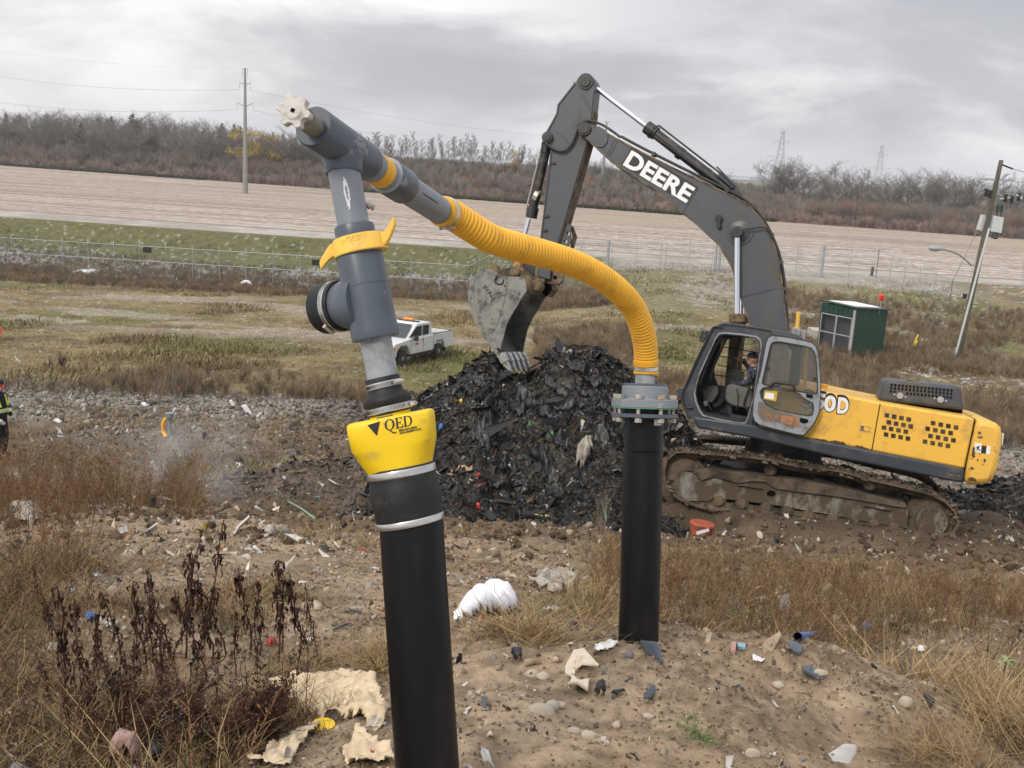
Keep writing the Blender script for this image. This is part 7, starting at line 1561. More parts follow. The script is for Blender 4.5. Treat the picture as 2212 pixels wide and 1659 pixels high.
# on the heap
def hr(*p): return [A5(*a) for a in p]
A5=lambda x,y:(822.9+.3141*x,685.8+.3141*y)
rag(hr((1460,340),(1520,310),(1560,330),(1640,320),(1655,350),(1600,370),(1540,350),(1550,395),(1500,375)),M['blue'],'tarpaulin_scrap','torn bright blue tarpaulin near the top of the large heap','tarpaulin',amp=.2,seed=61,res=22,fold=7)
rag(hr((600,860),(660,780),(760,690),(850,690),(840,760),(760,860),(740,960),(690,950),(610,890)),M['bfilm'],'plastic_bag','big crumpled black bag on the left flank of the large heap','bag',amp=.14,seed=62,res=44,fold=7,flat=True)
rag(hr((1330,1060),(1340,960),(1400,900),(1440,900),(1465,970),(1420,1040),(1370,1100)),M['dirtyw'],'plastic_bag','muddy whitish bag on the heap near the stand pipe','bag',amp=.22,seed=63,res=22,fold=5,dome=.12)
rag(hr((1140,800),(1195,795),(1190,855),(1130,850)),M['greenp'],'plastic_tray','flat green square tray in the middle of the large heap','tray',amp=.03,seed=64,res=12)
rag(hr((1010,710),(1035,705),(1035,770),(995,770)),M['greenp'],'plastic_scrap','bright green scrap left of the green square tray','scrap',amp=.06,seed=65,res=10)
rag(hr((520,565),(565,560),(560,595),(520,595)),M['cap'],'plastic_box','small yellow-green box scrap high on the heap left side','scrap',amp=.06,seed=66,res=10)
rag(hr((390,770),(430,770),(430,810),(395,810)),M['blue'],'plastic_scrap','light blue scrap just right of the yellow cap body','scrap',amp=.1,seed=67,res=10)
rag(hr((400,1075),(500,1045),(640,1045),(635,1070),(520,1075),(410,1090)),M['wood'],'timber_piece','pale splintered timber sticking out right of the cap body','timber',amp=.06,seed=68,res=30)
rag(hr((660,1085),(685,1085),(685,1120),(655,1120)),M['redp'],'plastic_scrap','bright red scrap below the pale splintered timber','scrap',amp=.1,seed=69,res=10)
rag(hr((650,1290),(690,1290),(680,1350),(645,1345)),M['redp'],'plastic_scrap','dull crimson scrap low in the trench','scrap',amp=.08,seed=70,res=10)
rag(hr((1250,270),(1350,205),(1375,225),(1290,290)),M['dirtyw'],'board_piece','broken pale board lying on top of the large heap','board',amp=.05,seed=71,res=16)
rag(hr((1000,420),(1060,390),(1100,440),(1040,450)),M['dirtyw'],'sheet_piece','grey flat piece just under the bucket teeth','board',amp=.05,seed=72,res=14)
rag(hr((700,600),(790,570),(900,500),(925,475),(915,510),(830,580),(720,640)),M['bfilm'],'plastic_sheet','long black strip of film rising left of the teeth','plastic sheet',amp=.12,seed=73,res=34,flat=True)
rag(hr((330,520),(430,470),(520,410),(610,400),(560,450),(450,500),(360,540)),M['bfilm'],'plastic_sheet','shiny black film over the left shoulder of the heap','plastic sheet',amp=.15,seed=74,res=24)
rag([(1160,752),(1172,742),(1196,744),(1200,754),(1175,757)],M['wfilm'],'plastic_sheet','white sheet on the grass just behind the heap top','plastic sheet',amp=.2,seed=75,res=14) 
for i,(x,y,w_,h_,sl) in enumerate(((480,640,70,50,.4),(560,540,90,40,.5),(820,450,90,40,-.3),(930,640,60,80,.8),(1000,560,110,50,.3),(1080,960,90,40,-.5),(1150,1080,60,90,.6),(1200,520,60,90,.7),(1250,880,80,60,.2),(1290,640,110,40,-.6),(1400,560,90,50,.5),(1500,820,60,90,.5),(1560,640,60,60,.2),(880,1060,70,60,.4),(980,1180,60,80,.5),(1380,1180,50,90,.7),(1200,1230,60,50,.1),(780,1180,60,60,.3),(1480,480,90,30,-.4),(1340,380,70,50,.2),(660,470,80,40,.4),(1100,680,60,90,.8))):
    rag(hr(*[(x+w_*math.cos(t)*(.7+.5*((k*7+i)%5)/4)+sl*h_*math.sin(t),y+h_*math.sin(t)*(.7+.5*((k*5+i*3)%5)/4)) for k,t in enumerate([j*.63 for j in range(10)])]),M['bfilm'],'plastic_film','crumpled sheet of dirty black film matted into the large heap','plastic sheet',amp=.11,seed=300+i,res=26,fold=6,flat=True,group='black film matted into the large heap')
# green strap, orange bucket
q=MB(); q.tube(catmull([GT(598,1083,.12,12),GT(625,1097,.10,12),GT(650,1112,.1,12),GT(680,1132,.08,12)],6),.013,6); q.build('green_strap',mat('pale_green_strap',(.22,.36,.27),.6),None,label='thin pale green strap slanting down the trench side',cat='strap')
ob=P(1511,1162,14.9); ob.z=Hf(ob.x,ob.y)+.0; oa=Vector((.10,.05,1)).normalized(); 
ztop=P(1516,1120,14.9).z; hb2=.30
q=MB(); q.lathe(ob-oa*.05,ob+oa*hb2,[(0,.15),(.9,.185),(.9,.20),(.97,.20),(1,.19)],22); bk_=q.build('plastic_bucket',M['orangep'],None,label='dirty orange plastic bucket below the front of the track',cat='bucket'); q=MB(); k=ob+oa*hb2*.75-Vector((.02,.19,0)); q.box(k,(.20,.012,.05),Matrix.Rotation(R(-22),3,'Y')); 
o=q.build('white_label',M['wlet'],bk_,local=False)
# small yellow condensate hose with grey post in the middle distance left
p0=GT(*A1(985,760)); q=MB(); q.tube([p0-Vector((0,0,.3)),P(*A1(984,650),p0.y)],.055,10); q.tube([P(*A1(984,655),p0.y),P(*A1(984,628),p0.y)],.11,12); sp2=q.build('small_wellhead',M['pvc'],None,label='small distant grey well pipe with black top at left',cat='pipe')
q=MB(); q.tube(catmull([P(*A1(980,655),p0.y),P(*A1(958,668),p0.y),P(*A1(947,700),p0.y),P(*A1(950,740),p0.y),GT(*A1(968,775))],6),.055,10); q.build('small_yellow_hose',M['hose'],None,label='short yellow hose curving off the small distant well pipe',cat='hose')
for i,(a,b,l) in enumerate((((1010,610),(998,640),'white rag on the small distant well pipe top'),((890,605),(898,630),'white vertical scrap left of the small distant well pipe'),((1330,560),(1358,590),'thin pale shard standing in the grey rubble'),((1400,590),(1455,638),'larger pale board leaning in the grey rubble'),((815,575),(850,592),'white plastic lump at the rubble edge below the leafless shrub'),((305,672),(350,690),'white bundle among rubble near the worker'))):
    x0,y0=A1(*a);x1,y1=A1(*b); g_=GT((x0+x1)/2,y1); q=MB(); w_=[P(x0,y0,g_.y),P(x0+(x1-x0)*.4,y0-1,g_.y+.02),P(x1,y1-1,g_.y-.02),P(x1-(x1-x0)*.3,y1+1,g_.y)]; q.prism(w_,(0.02,.10,.03)); q.build('plastic_scrap',M['wfilm'],None,label=l,cat='scrap',bevel=.01)
# snow patches seen as separate white lumps by the left fence
for u,v,w_,h_,l in ((185,590,24,10,'white snow-covered lump at the left fence foot, the largest'),(532,615,14,9,'white snow-covered lump at the fence foot nearest the leaning well'),(357,615,8,4,'small flat white lump between the two larger ones'),(1870,838,42,11,'broad patch of old snow on green ground below the green shed')):
    g_=GT(u,v+2); s_=g_.y/FPX; q=MB(); q.blob((0,0,0),1,3,(w_*s_,w_*s_*.8,h_*s_*(1.3 if h_<11 else .6)),.30,seed=int(u)); q.v=[(a+g_.x,b+g_.y,max(c,-.1)+g_.z) for a,b,c in q.v]; q.build('snow_lump',M['snow'],None,label=l,cat='snow')
# stones one can point at
for i,(f,x,y,s_,l) in enumerate(((A3,1015,1310,.036,'largest pale stone of the three in front of the foam'),(A3,1090,1282,.024,'middle stone of the three in front of the foam'),(A3,1135,1275,.018,'roundest stone of the three in front of the foam'),(A3,965,1068,.026,'grey-white stone among pebbles left of the foam'),(A3,1035,1085,.024,'orange-tinted oval stone left of the foam'),(A3,1325,1465,.022,'pale stone standing alone on the lower soil'),(A3,1230,1430,.017,'flattish pale stone left of the lone one'),(A4,1540,1120,.026,'cream oval stone on the right flank of the hump'),(A4,815,1020,.020,'oval cream stone near the blue-white scrap'),(A4,1055,950,.022,'round pale stone beside the long curved shard'),(A4,668,1412,.020,'round pinkish stone near the frame bottom right'),(A4,75,1200,.018,'pale stone low on the soil right of centre'),(A2,1555,1080,.028,'pinkish round stone beside the cream plastic'),(A2,1310,1080,.04,'brown-pink stone at the edge of the dead plants'),(A2,625,405,.035,'tall pale grey stone on bare soil upper left'),(A2,720,205,.06,'brown boulder in the soil upper left'),(A2,300,730,.035,'flat pale stone left of the dead plants'),(A2,880,515,.04,'pale stone between the dead plants'))):
    g_=GT(*f(x,y)); q=MB(); q.blob((0,0,0),s_,2,(1.25,.9,.75),.16,seed=i); q.v=[(a+g_.x,b+g_.y,c+g_.z+s_*.25) for a,b,c in q.v]; q.build('stone',M['stone'],None,label=l,cat='stone')
# ================================================================ uncountable: pebbles, clods, rubble, scraps
def spread(n,x0,x1,y0,y1,r,dens=None):
    y=np.exp(r.uniform(math.log(y0),math.log(y1),n)); t=r.uniform(-.58,.58,n); x=t*y; return x,y
r=np.random.default_rng(11)
# pebbles in the foreground
x,y=spread(7000,0,0,1.9,11,r); k=(y<11)&~((np.abs(x-1.0)<.9)&(y<5)&(r.random(7000)<.72)); x,y=x[k],y[k]; n=len(x); s_=r.lognormal(-4.95,.45,n)*np.clip(y/3.2,.75,2.3)
u=r.random(n); C=np.array([.34,.28,.21])*(.45+.9*r.random(n))[:,None]; C=np.where((u>.86)[:,None],np.array([.20,.20,.20]),C); C=np.where((u<.07)[:,None],np.array([.33,.20,.12]),C)
V,F,C=rot_scatter(CK,np.stack([x,y,H(x,y)+s_*.15],-1),s_,C,r.integers(0,5,n),r); npmesh('gravel',V,F,M['vc'],cols=C,smooth=True,kind='stuff',label='pebbles strewn over the bare foreground soil',cat='gravel')
n=30000; y=np.exp(r.uniform(math.log(1.9),math.log(12),n)); x=r.uniform(-.58,.58,n)*y; k=fbm(x,y,1.1,3,33)+.25*r.random(n)>.55; x,y=x[k],y[k]; n=len(x); s_=np.minimum(r.lognormal(-5.4,.45,n),.012)*np.clip(y/3.2,.8,2.5); C=np.array([.21,.155,.108])*(.4+.9*r.random(n))[:,None]
V,F,C=rot_scatter(CK,np.stack([x,y,H(x,y)+s_*.2],-1),s_,C,r.integers(0,5,n),r); npmesh('soil_crumbs',V,F,M['vc'],cols=C,kind='stuff',label='crumbs of damp soil over the foreground',cat='soil')
# clods along the lip and in the trench
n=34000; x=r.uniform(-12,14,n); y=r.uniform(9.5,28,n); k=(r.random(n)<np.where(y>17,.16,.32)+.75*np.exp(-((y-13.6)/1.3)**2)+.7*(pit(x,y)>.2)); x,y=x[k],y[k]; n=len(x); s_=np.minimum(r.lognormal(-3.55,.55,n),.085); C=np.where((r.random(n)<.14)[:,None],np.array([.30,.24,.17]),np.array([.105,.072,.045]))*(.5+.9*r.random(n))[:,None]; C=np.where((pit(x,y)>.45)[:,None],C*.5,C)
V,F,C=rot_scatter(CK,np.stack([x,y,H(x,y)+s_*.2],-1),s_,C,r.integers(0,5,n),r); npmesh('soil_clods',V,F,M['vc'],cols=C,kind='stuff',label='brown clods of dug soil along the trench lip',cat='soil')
# grey rubble strip
n=26000; x=r.uniform(-19,22,n); y=r.uniform(22.5,37,n); k=r.random(n)<.15+.85*ss(y,26,29)*(1-ss(y,34.5,36.5)); x,y=x[k],y[k]; n=len(x); s_=r.lognormal(-3.15,.5,n); dk=ss(x,-8,-4)*(1-ss(x,4,8)); C=(np.array([.26,.235,.20])*(1-.72*dk[:,None]))*(.25+1.2*r.random(n)**1.3)[:,None]
V,F,C=rot_scatter(CK,np.stack([x,y,H(x,y)+s_*.15],-1),s_,C,r.integers(0,5,n),r); npmesh('rubble',V,F,M['vc'],cols=C,kind='stuff',label='strip of grey broken stone across the middle distance',cat='rubble')
# litter scraps
def litter(n,x0,x1,y0,y1,mean,name,label,seed,pd=.25,polar=False,flt=None):
    r=np.random.default_rng(seed); y=r.uniform(y0,y1,n) if not polar else np.exp(r.uniform(math.log(y0),math.log(y1),n)); x=r.uniform(x0,x1,n) if not polar else r.uniform(-.58,.58,n)*y
    if flt is not None: k=flt(x,y,r); x,y=x[k],y[k]
    n=len(x); u=r.random(n); C=np.array([.62,.60,.56])*(.55+.5*r.random(n))[:,None]; C=np.where((u<pd)[:,None],np.array([.03,.032,.036]),C); C=np.where((u>.78)[:,None],np.array([.50,.42,.31])*(.5+.6*r.random(n))[:,None],C); C=np.where((u>.965)[:,None],np.array([[.06,.20,.42],[.10,.34,.24],[.5,.09,.08],[.55,.42,.08],[.45,.30,.34]])[r.integers(0,5,n)],C)
    s_=r.lognormal(mean,.5,n); st_=np.stack([r.uniform(.5,1.8,n),r.uniform(.35,1.0,n),r.uniform(.3,.9,n)],-1)
    V,F,C=rot_scatter(FL,np.stack([x,y,top_any(x,y)+s_*.15],-1),s_,C,r.integers(0,6,n),r,st_); npmesh(name,V,F,M['scrap'],cols=C,kind='stuff',label=label,cat='litter')
litter(1700,0,0,2.0,8,-4.15,'litter','tiny plastic and paper scraps on the foreground soil',5,.3,True,flt=lambda x,y,r:~((np.abs(x-1.0)<.9)&(y<5)&(r.random(len(x))<.6)))
litter(1900,-7,11,7,15,-3.15,'litter','pale scraps scattered over soil and weeds before the trench',6,.2)
litter(4200,-12,14,15,28,-2.95,'litter','scraps scattered round the trench and the excavator',7,.3,flt=lambda x,y,r:r.random(len(x))<.75)
litter(700,-16,18,24,36,-2.6,'litter','scraps caught in the grey stone strip',8,.25)
litter(260,-32,40,38,90,-2.4,'litter','white specks of litter over the far grass slope',9,.0)
# ================================================================ pickup truck
fwh=GT(869,799,0,30); rwh=GT(948,775,0,30)
fwh=Vector((rwh.x-.396*3.6,rwh.y-.918*3.6,0)); fwh.z=Hf(fwh.x,fwh.y); rwh.z=Hf(rwh.x,rwh.y); tx=(fwh-rwh); tx.normalize(); ty=Vector((0,0,1)).cross(tx).normalized(); tz=tx.cross(ty)
# near (driver's) side faces the camera: local +y is away for this frame
if ty.y<0: ty=-ty; 
TR=Matrix((tx,ty,tx.cross(ty) if tx.cross(ty).z>0 else ty.cross(tx))).transposed()
if TR.determinant()<0:
    pass
wbase=(fwh-rwh).length; K_=1.0
tk=bpy.data.objects.new('pickup_truck',None); COL.objects.link(tk); tag(tk,'white pickup truck with orange roof beacon parked on the grass behind the leaning well','truck')
tup=Vector((0,0,1)); tyy=tup.cross(tx).normalized(); tup=tx.cross(tyy).normalized()
# right-handed: x forward, y to the truck's left (towards camera), z up
TRm=Matrix((tx,tyy,tup)).transposed().to_4x4(); TRm.translation=rwh; tk.matrix_world=TRm; RM[tk.name]=TRm
sgn=1 if (CAM-rwh).dot(tyy)>0 else -1
# local coordinates: rear axle x=0, front axle x=wbase, near side y=0, far side y=-2*sgn
W2=1.74
def yy(a): return -a*sgn   # a: metres inward from the near side
def tb(q,name,mt,par=None,bev=0,sm=35): return q.build(name,M[mt] if isinstance(mt,str) else mt,par or tk,local=True,bevel=bev,smooth=sm)
def tpr(q,pts,a,b): q.prism([Vector((x*K_,yy(a),z)) for x,z in pts],(0,yy(b)-yy(a),0))
body_=[(4.55,.50),(4.60,.72),(4.55,1.02),(4.42,1.16),(3.05,1.28),(.62,1.30),(.62,.50),(2.95,.50),(3.08,.82),(3.32,.98),(3.86,.98),(4.12,.82),(4.2,.50)]
q=MB(); tpr(q,body_,0.02,W2-.02); bd_=tb(q,'body','truck',bev=.05)
q=MB(); tpr(q,[(3.08,1.26),(2.30,1.86),(2.1,1.94),(.95,1.94),(.72,1.88),(.60,1.28)],.14,W2-.14); cb2=tb(q,'cab','truck',bev=.06)
q=MB(); tpr(q,[(2.86,1.33),(2.30,1.78),(1.72,1.80),(1.72,1.32)],.128,.139); tb(q,'side_window','carglass',cb2,sm=0)
q=MB(); tpr(q,[(1.62,1.33),(1.62,1.80),(1.0,1.80),(1.0,1.34)],.128,.139); tb(q,'side_window','carglass',cb2,sm=0)
q=MB(); a_=[Vector((3.10*K_,yy(.24),1.31)),Vector((3.10*K_,yy(W2-.24),1.31)),Vector((2.36*K_,yy(W2-.3),1.86)),Vector((2.36*K_,yy(.3),1.86))]; q.prism([p+Vector((.03,0,.03)) for p in a_],(-.01,0,-.012)); tb(q,'windscreen','carglass',cb2,sm=0)
# bed
bedp=[(.60,.55),(.60,1.30),(-1.42,1.30),(-1.46,.9),(-1.42,.55),(-.62,.52),(-.50,.82),(-.26,.98),(.26,.98),(.50,.82),(.58,.55)]
q=MB(); tpr(q,bedp,.02,.14); tpr(q,bedp,W2-.14,W2-.02); q.box(Vector((-1.40*K_,yy(W2/2),.92)),(.08,W2-.06,.74)); q.box(Vector((-.42*K_,yy(W2/2),.80)),(2.0*K_,W2-.2,.06)); bed=tb(q,'cargo_bed','truck',bev=.03)
q=MB(); q.box(Vector((-.42*K_,yy(W2/2),.84)),(1.95*K_,W2-.3,.02)); 
for a in (.09,W2-.09): q.box(Vector((-.42*K_,yy(a),1.31)),(2.0*K_,.11,.03))
tb(q,'bed_liner','blk',bed,sm=0)
q=MB(); q.box(Vector((.42*K_,yy(W2/2),1.12)),(.45,1.5,.5)); tb(q,'tool_box','tfm',bed,bev=.02)
for x,nm in ((0,'rear'),(3.6,'front')):
    for a in (.02,W2-.26):
        q=MB(); q.lathe(Vector((x*K_,yy(a),.40)),Vector((x*K_,yy(a+.24),.40)),[(0,.30),(0,.37),(.15,.405),(.85,.405),(1,.37)],28); wh_=tb(q,'wheel','tyre')
        q=MB(); q.lathe(Vector((x*K_,yy(a-.008),.40)),Vector((x*K_,yy(a+.05),.40)),[(0,.08),(.1,.12),(.5,.16),(.3,.23),(1,.24)],20); tb(q,'rim','rim',wh_)
q=MB(); tpr(q,[(3.0,.42),(3.0,.52),(.6,.52),(.6,.42)],.0,.18); tb(q,'running_board','blk',bev=.01)
q=MB(); q.box(Vector((2.75*K_,yy(-.16),1.30)),(.12,.2,.26)); q.box(Vector((2.75*K_,yy(.02),1.28)),(.05,.2,.05)); tb(q,'door_mirror','blk',bev=.02)
q=MB(); q.box(Vector((4.50*K_,yy(.12),.92)),(.22,.22,.18)); tb(q,'headlight','orange',bev=.03)
q=MB(); q.box(Vector((4.58*K_,yy(W2/2),.55)),(.12,W2-.1,.22)); tb(q,'bumper','steel',bev=.04)
q=MB(); q.box(Vector((4.60*K_,yy(W2/2),.88)),(.05,1.1,.34)); tb(q,'grille','blk',bev=.02)
for x in (2.92,1.68,.64): 
    q=MB(); tpr(q,[(x,.55),(x+.012,.55),(x+.012,1.3),(x,1.3)],.014,.022); tb(q,'door_gap','blk',bd_,sm=0)
q=MB(); q.box(Vector((1.78*K_,yy(.0),1.12)),(.16,.03,.04)); tb(q,'door_handle','blk',bd_)
q=MB(); q.box(Vector((2.35*K_,yy(.015),.98)),(.30,.008,.09)); tb(q,'door_emblem','redp' if 'redp' in M else 'red',bd_,sm=0)
q=MB(); q.box(Vector((2.35*K_,yy(.015),1.06)),(.14,.008,.07)); tb(q,'door_emblem','tfm',bd_,sm=0)
q=MB(); q.box(Vector((1.75*K_,yy(W2/2),1.98)),(.10,1.2,.05)); tb(q,'roof_bar','blk',cb2); q=MB(); q.box(Vector((1.75*K_,yy(W2/2),2.05)),(.22,.55,.11)); tb(q,'roof_beacon','orange',cb2,bev=.03)
q=MB(); tpr(q,[(-.72,.30),(-.66,.30),(-.64,.62),(-.70,.62)],.03,.3); tb(q,'mud_flap','blk')
# sliver of a vehicle at the left edge
g_=GT(-40,741,0,35); sc_=g_.y/FPX
q=MB(); q.lathe(P(-34,732,g_.y),P(-34,732,g_.y+.25),[(0,.3),(0,.36),(.9,.38),(1,.3)],24); pv=thing('parked_vehicle','rear end of a parked pale vehicle cut off by the left frame edge','vehicle',g_); q.build('wheel',M['tyre'],pv)
q=MB(); q.prism([P(u,v,g_.y-.05) for u,v in ((-120,742),(-120,690),(-28,692),(-12,704),(-5,722),(-6,736),(-18,740),(-24,728),(-44,728),(-48,742))],(-.9,1.8,0)); q.build('body',M['truck'],pv,bevel=.05)
q=MB(); q.prism([P(u,v,g_.y-.08) for u,v in ((-12,706),(2,708),(4,722),(-10,722))],(-.1,.12,0)); q.build('tail_light',M['red'],pv)
# ================================================================ people
M['skin']=mat('skin',(.48,.27,.19),.6,var=.05); M['navy']=mat('navy_cloth',(.018,.024,.045),.85,var=.2,vs=12); M['blkc']=mat('black_cloth',(.012,.013,.016),.9,var=.2,vs=9)
M['plaid']=mat('blue_plaid_shirt',(.045,.06,.12),.85,var=.5,vs=16,dirt=(.16,.14,.13),da=.26,ds=18,dsoft=.03); M['hiv']=mat('hi_vis_yellow',(.55,.75,.05),.6,var=.05); M['hivo']=mat('hi_vis_orange',(.85,.25,.04),.6,var=.05); M['refl']=mat('reflective_band',(.62,.62,.60),.35,var=.05); M['glove']=mat('pale_glove',(.50,.48,.44),.8,var=.1)
def skin_body(name,joints,edges,mats,mfun,par,extra=None,sub=2):
    names=list(joints); idx={n:i for i,n in enumerate(names)}
    me=bpy.data.meshes.new(name+'_tmp'); me.from_pydata([tuple(joints[n][0]) for n in names],[(idx[a],idx[b]) for a,b in edges],[]); o=bpy.data.objects.new('t',me); COL.objects.link(o)
    sk=o.modifiers.new('s','SKIN'); sv=me.skin_vertices[0].data
    for i,n in enumerate(names):
        r=joints[n][1]; sv[i].radius=r if isinstance(r,tuple) else (r,r); sv[i].use_root=(i==0)
    sb=o.modifiers.new('u','SUBSURF'); sb.levels=sub; sb.render_levels=sub
    dg=bpy.context.evaluated_depsgraph_get(); ev=o.evaluated_get(dg); m2=bpy.data.meshes.new_from_object(ev); vs=[v.co.copy() for v in m2.vertices]; fs=[tuple(p.vertices) for p in m2.polygons]; COL.objects.unlink(o); bpy.data.objects.remove(o)
    q=MB(); q.v=[tuple(v) for v in vs]; q.f=fs
    for f in fs:
        c=sum((vs[i] for i in f),Vector())/len(f); q.m.append(mfun(c))
    if extra: extra(q)
    return q.build(name,mats,par,smooth=60)
def hand(q,wrist,d,n_,m,s=1.0,curl=.5):
    """palm + five fingers as tubes; d: pointing direction, n_: palm normal"""
    d=d.normalized(); n_=(n_-d*n_.dot(d)).normalized(); sd=d.cross(n_)
    pc=wrist+d*.05*s; q.blob(pc,.045*s,2,(1,1,1),.02,m) ; k=len(q.v)-42*0
    for i,(o,l) in enumerate(((-.030,.062),(-.010,.075),(.010,.078),(.030,.068))):
        b=wrist+d*.080*s+sd*o*s; p1=b+(d+n_*curl*.4).normalized()*l*.45*s; p2=p1+(d+n_*curl*1.2).normalized()*l*.33*s; p3=p2+(d*.6+n_*curl*2).normalized()*l*.25*s; q.tube([b-d*.02*s,p1,p2,p3],[.0095*s,.009*s,.0082*s,.0065*s],8,m=m)
    b=wrist+d*.03*s-sd*.035*s; q.tube([b,b+(d-sd*.9+n_*.3).normalized()*.035*s,b+(d*1.3-sd*.6+n_*.6).normalized()*.062*s],[.012*s,.0105*s,.008*s],8,m=m)
def face(q,c,fd,up,s,m,mh,mdark=None):
    """head: skull blob, jaw, nose, ears, eye hollows"""
    sd=fd.cross(up).normalized(); B=Matrix((sd,fd,up)).transposed()
    def bl(off,r,sq,mm):
        i0=len(q.v); q.blob((0,0,0),r*s,2,sq,.0,mm); 
        for k in range(i0,len(q.v)): q.v[k]=tuple(c+B@(Vector(q.v[k])+Vector(off)*s))
    bl((0,-.01,.015),.1,(.78,.95,1.08),m); bl((0,.035,-.06),.062,(.80,.85,.75),m); bl((0,.098,-.012),.020,(.6,.9,1.2),m); bl((0,.088,-.028),.017,(1,.9,.6),m)
    for sx in (-1,1): bl((sx*.078,-.01,-.005),.024,(.35,.8,1.2),m); bl((sx*.030,.080,.008),.0095,(1.3,.6,.8),mdark if mdark is not None else m)
    bl((0,.083,-.055),.014,(1.6,.6,.35),mdark if mdark is not None else m)
# --- operator in the cab
ER=RM['excavator']; EW=lambda x,y,w: ER@c7(x,y,w)
op_=thing('person','operator in the cab wearing navy cap, plaid shirt and orange hi-vis vest','person',EW(1110,880,.6))
fdw=(ER.to_3x3()@Vector((-1,0,-.03))).normalized(); upw=(ER.to_3x3()@Vector((0,0,1))).normalized(); sdw=(ER.to_3x3()@Vector((0,-1,0))).normalized()
J={'pelvis':(EW(1110,885,.60),(.15,.13)),'belly':(EW(1105,790,.60),(.145,.13)),'chest':(EW(1100,680,.60),(.16,.14)),'neck0':(EW(1103,600,.60),.085),'neck':(EW(1100,572,.60),.06),'head':(EW(1098,545,.60),.055),
 'shN':(EW(1108,640,.42),.075),'elN':(EW(1040,770,.33),.056),'wrN':(EW(885,810,.27),.036),'shF':(EW(1090,635,.79),.07),'elF':(EW(1030,560,.86),.052),'wrF':(EW(975,512,.88),.034),
 'hipN':(EW(1060,900,.50),.10),'knN':(EW(840,860,.46),.075),'anN':(EW(690,1040,.46),.05),'toN':(EW(620,1050,.46),.045),'hipF':(EW(1060,890,.70),.10),'knF':(EW(830,800,.72),.075),'anF':(EW(680,990,.72),.05),'toF':(EW(610,1000,.72),.045)}
Eg=[('pelvis','belly'),('belly','chest'),('chest','neck0'),('neck0','neck'),('neck','head'),('chest','shN'),('shN','elN'),('elN','wrN'),('chest','shF'),('shF','elF'),('elF','wrF'),('pelvis','hipN'),('hipN','knN'),('knN','anN'),('anN','toN'),('pelvis','hipF'),('hipF','knF'),('knF','anF'),('anF','toF')]
pe=J['pelvis'][0]; nk=J['neck0'][0]
def mf(c):
    h=(c-pe).dot(upw); f=(c-pe).dot(fdw); far=(c-pe).dot(sdw)
    if (c-J['head'][0]).length<.09 and h>(nk-pe).dot(upw)+.03: return 0
    if f>.10 and h<.10: return 1
    if h<-.02: return 1
    return 3 if far<-.14 else 2
def exo(q):
    hc=EW(1097,500,.60)+upw*.005; face(q,hc,fdw,upw,1.02,0,4,1); hand(q,J['wrN'][0],(EW(850,840,.25)-J['wrN'][0]),-upw,0,1.0,.7); hand(q,J['wrF'][0],fdw+upw*.2,-upw,0,1.0,.2)
skin_body('body',J,Eg,[M['skin'],M['blkc'],M['plaid'],M['navy'],M['blkc']],mf,op_,exo)
q=MB(); hc=EW(1097,472,.60); rt=Matrix((sdw,fdw,upw)).transposed()
q.lathe(hc-upw*.012,hc+upw*.085,[(0,.095),(.3,.098),(.6,.088),(.85,.06),(1,.02)],24); pts=[hc+fdw*(.05+.13*math.cos(t))+sdw*.085*math.sin(t)-upw*.006 for t in [i*math.pi/10-math.pi/2 for i in range(11)]]; q.prism(pts,upw*.012); q.build('cap',M['navy'],op_)
q=MB()
for w0,x0 in ((.45,1),(.60,1)):
    pass
vest=[(1065,640),(1110,598),(1150,600),(1150,690),(1090,700),(1040,760),(1020,720)]
q.prism([EW(x,y,.405) for x,y in [(1060,650),(1100,600),(1135,600),(1130,640),(1070,720),(1020,740),(990,735)]],-sdw*.02); q.build('vest_front',M['hivo'],op_,bevel=.006)
q=MB(); q.prism([EW(x,y,.398) for x,y in [(1090,628),(1112,600),(1135,603),(1125,650),(1085,700),(1060,712),(1075,680)]],-sdw*.012); q.build('vest_stripe',M['hiv'],op_,bevel=.004)
q=MB(); q.prism([EW(x,y,.42) for x,y in [(960,815),(1090,800),(1090,860),(970,855)]],-sdw*.03); q.build('vest_hem',M['hiv'],op_,bevel=.006)
q=MB(); q.prism([EW(x,y,.74) for x,y in [(880,612),(1002,640),(970,780),(850,770)]],-sdw*-.008); cbd=q.build('clipboard',M['cabin'],None,label='clipboard with a white form held up inside the cab',cat='clipboard'); q=MB(); q.prism([EW(x,y,.735) for x,y in [(888,618),(996,643),(962,770),(860,758)]],-sdw*-.002); q.build('paper_sheet',M['wlet'],cbd,smooth=0)
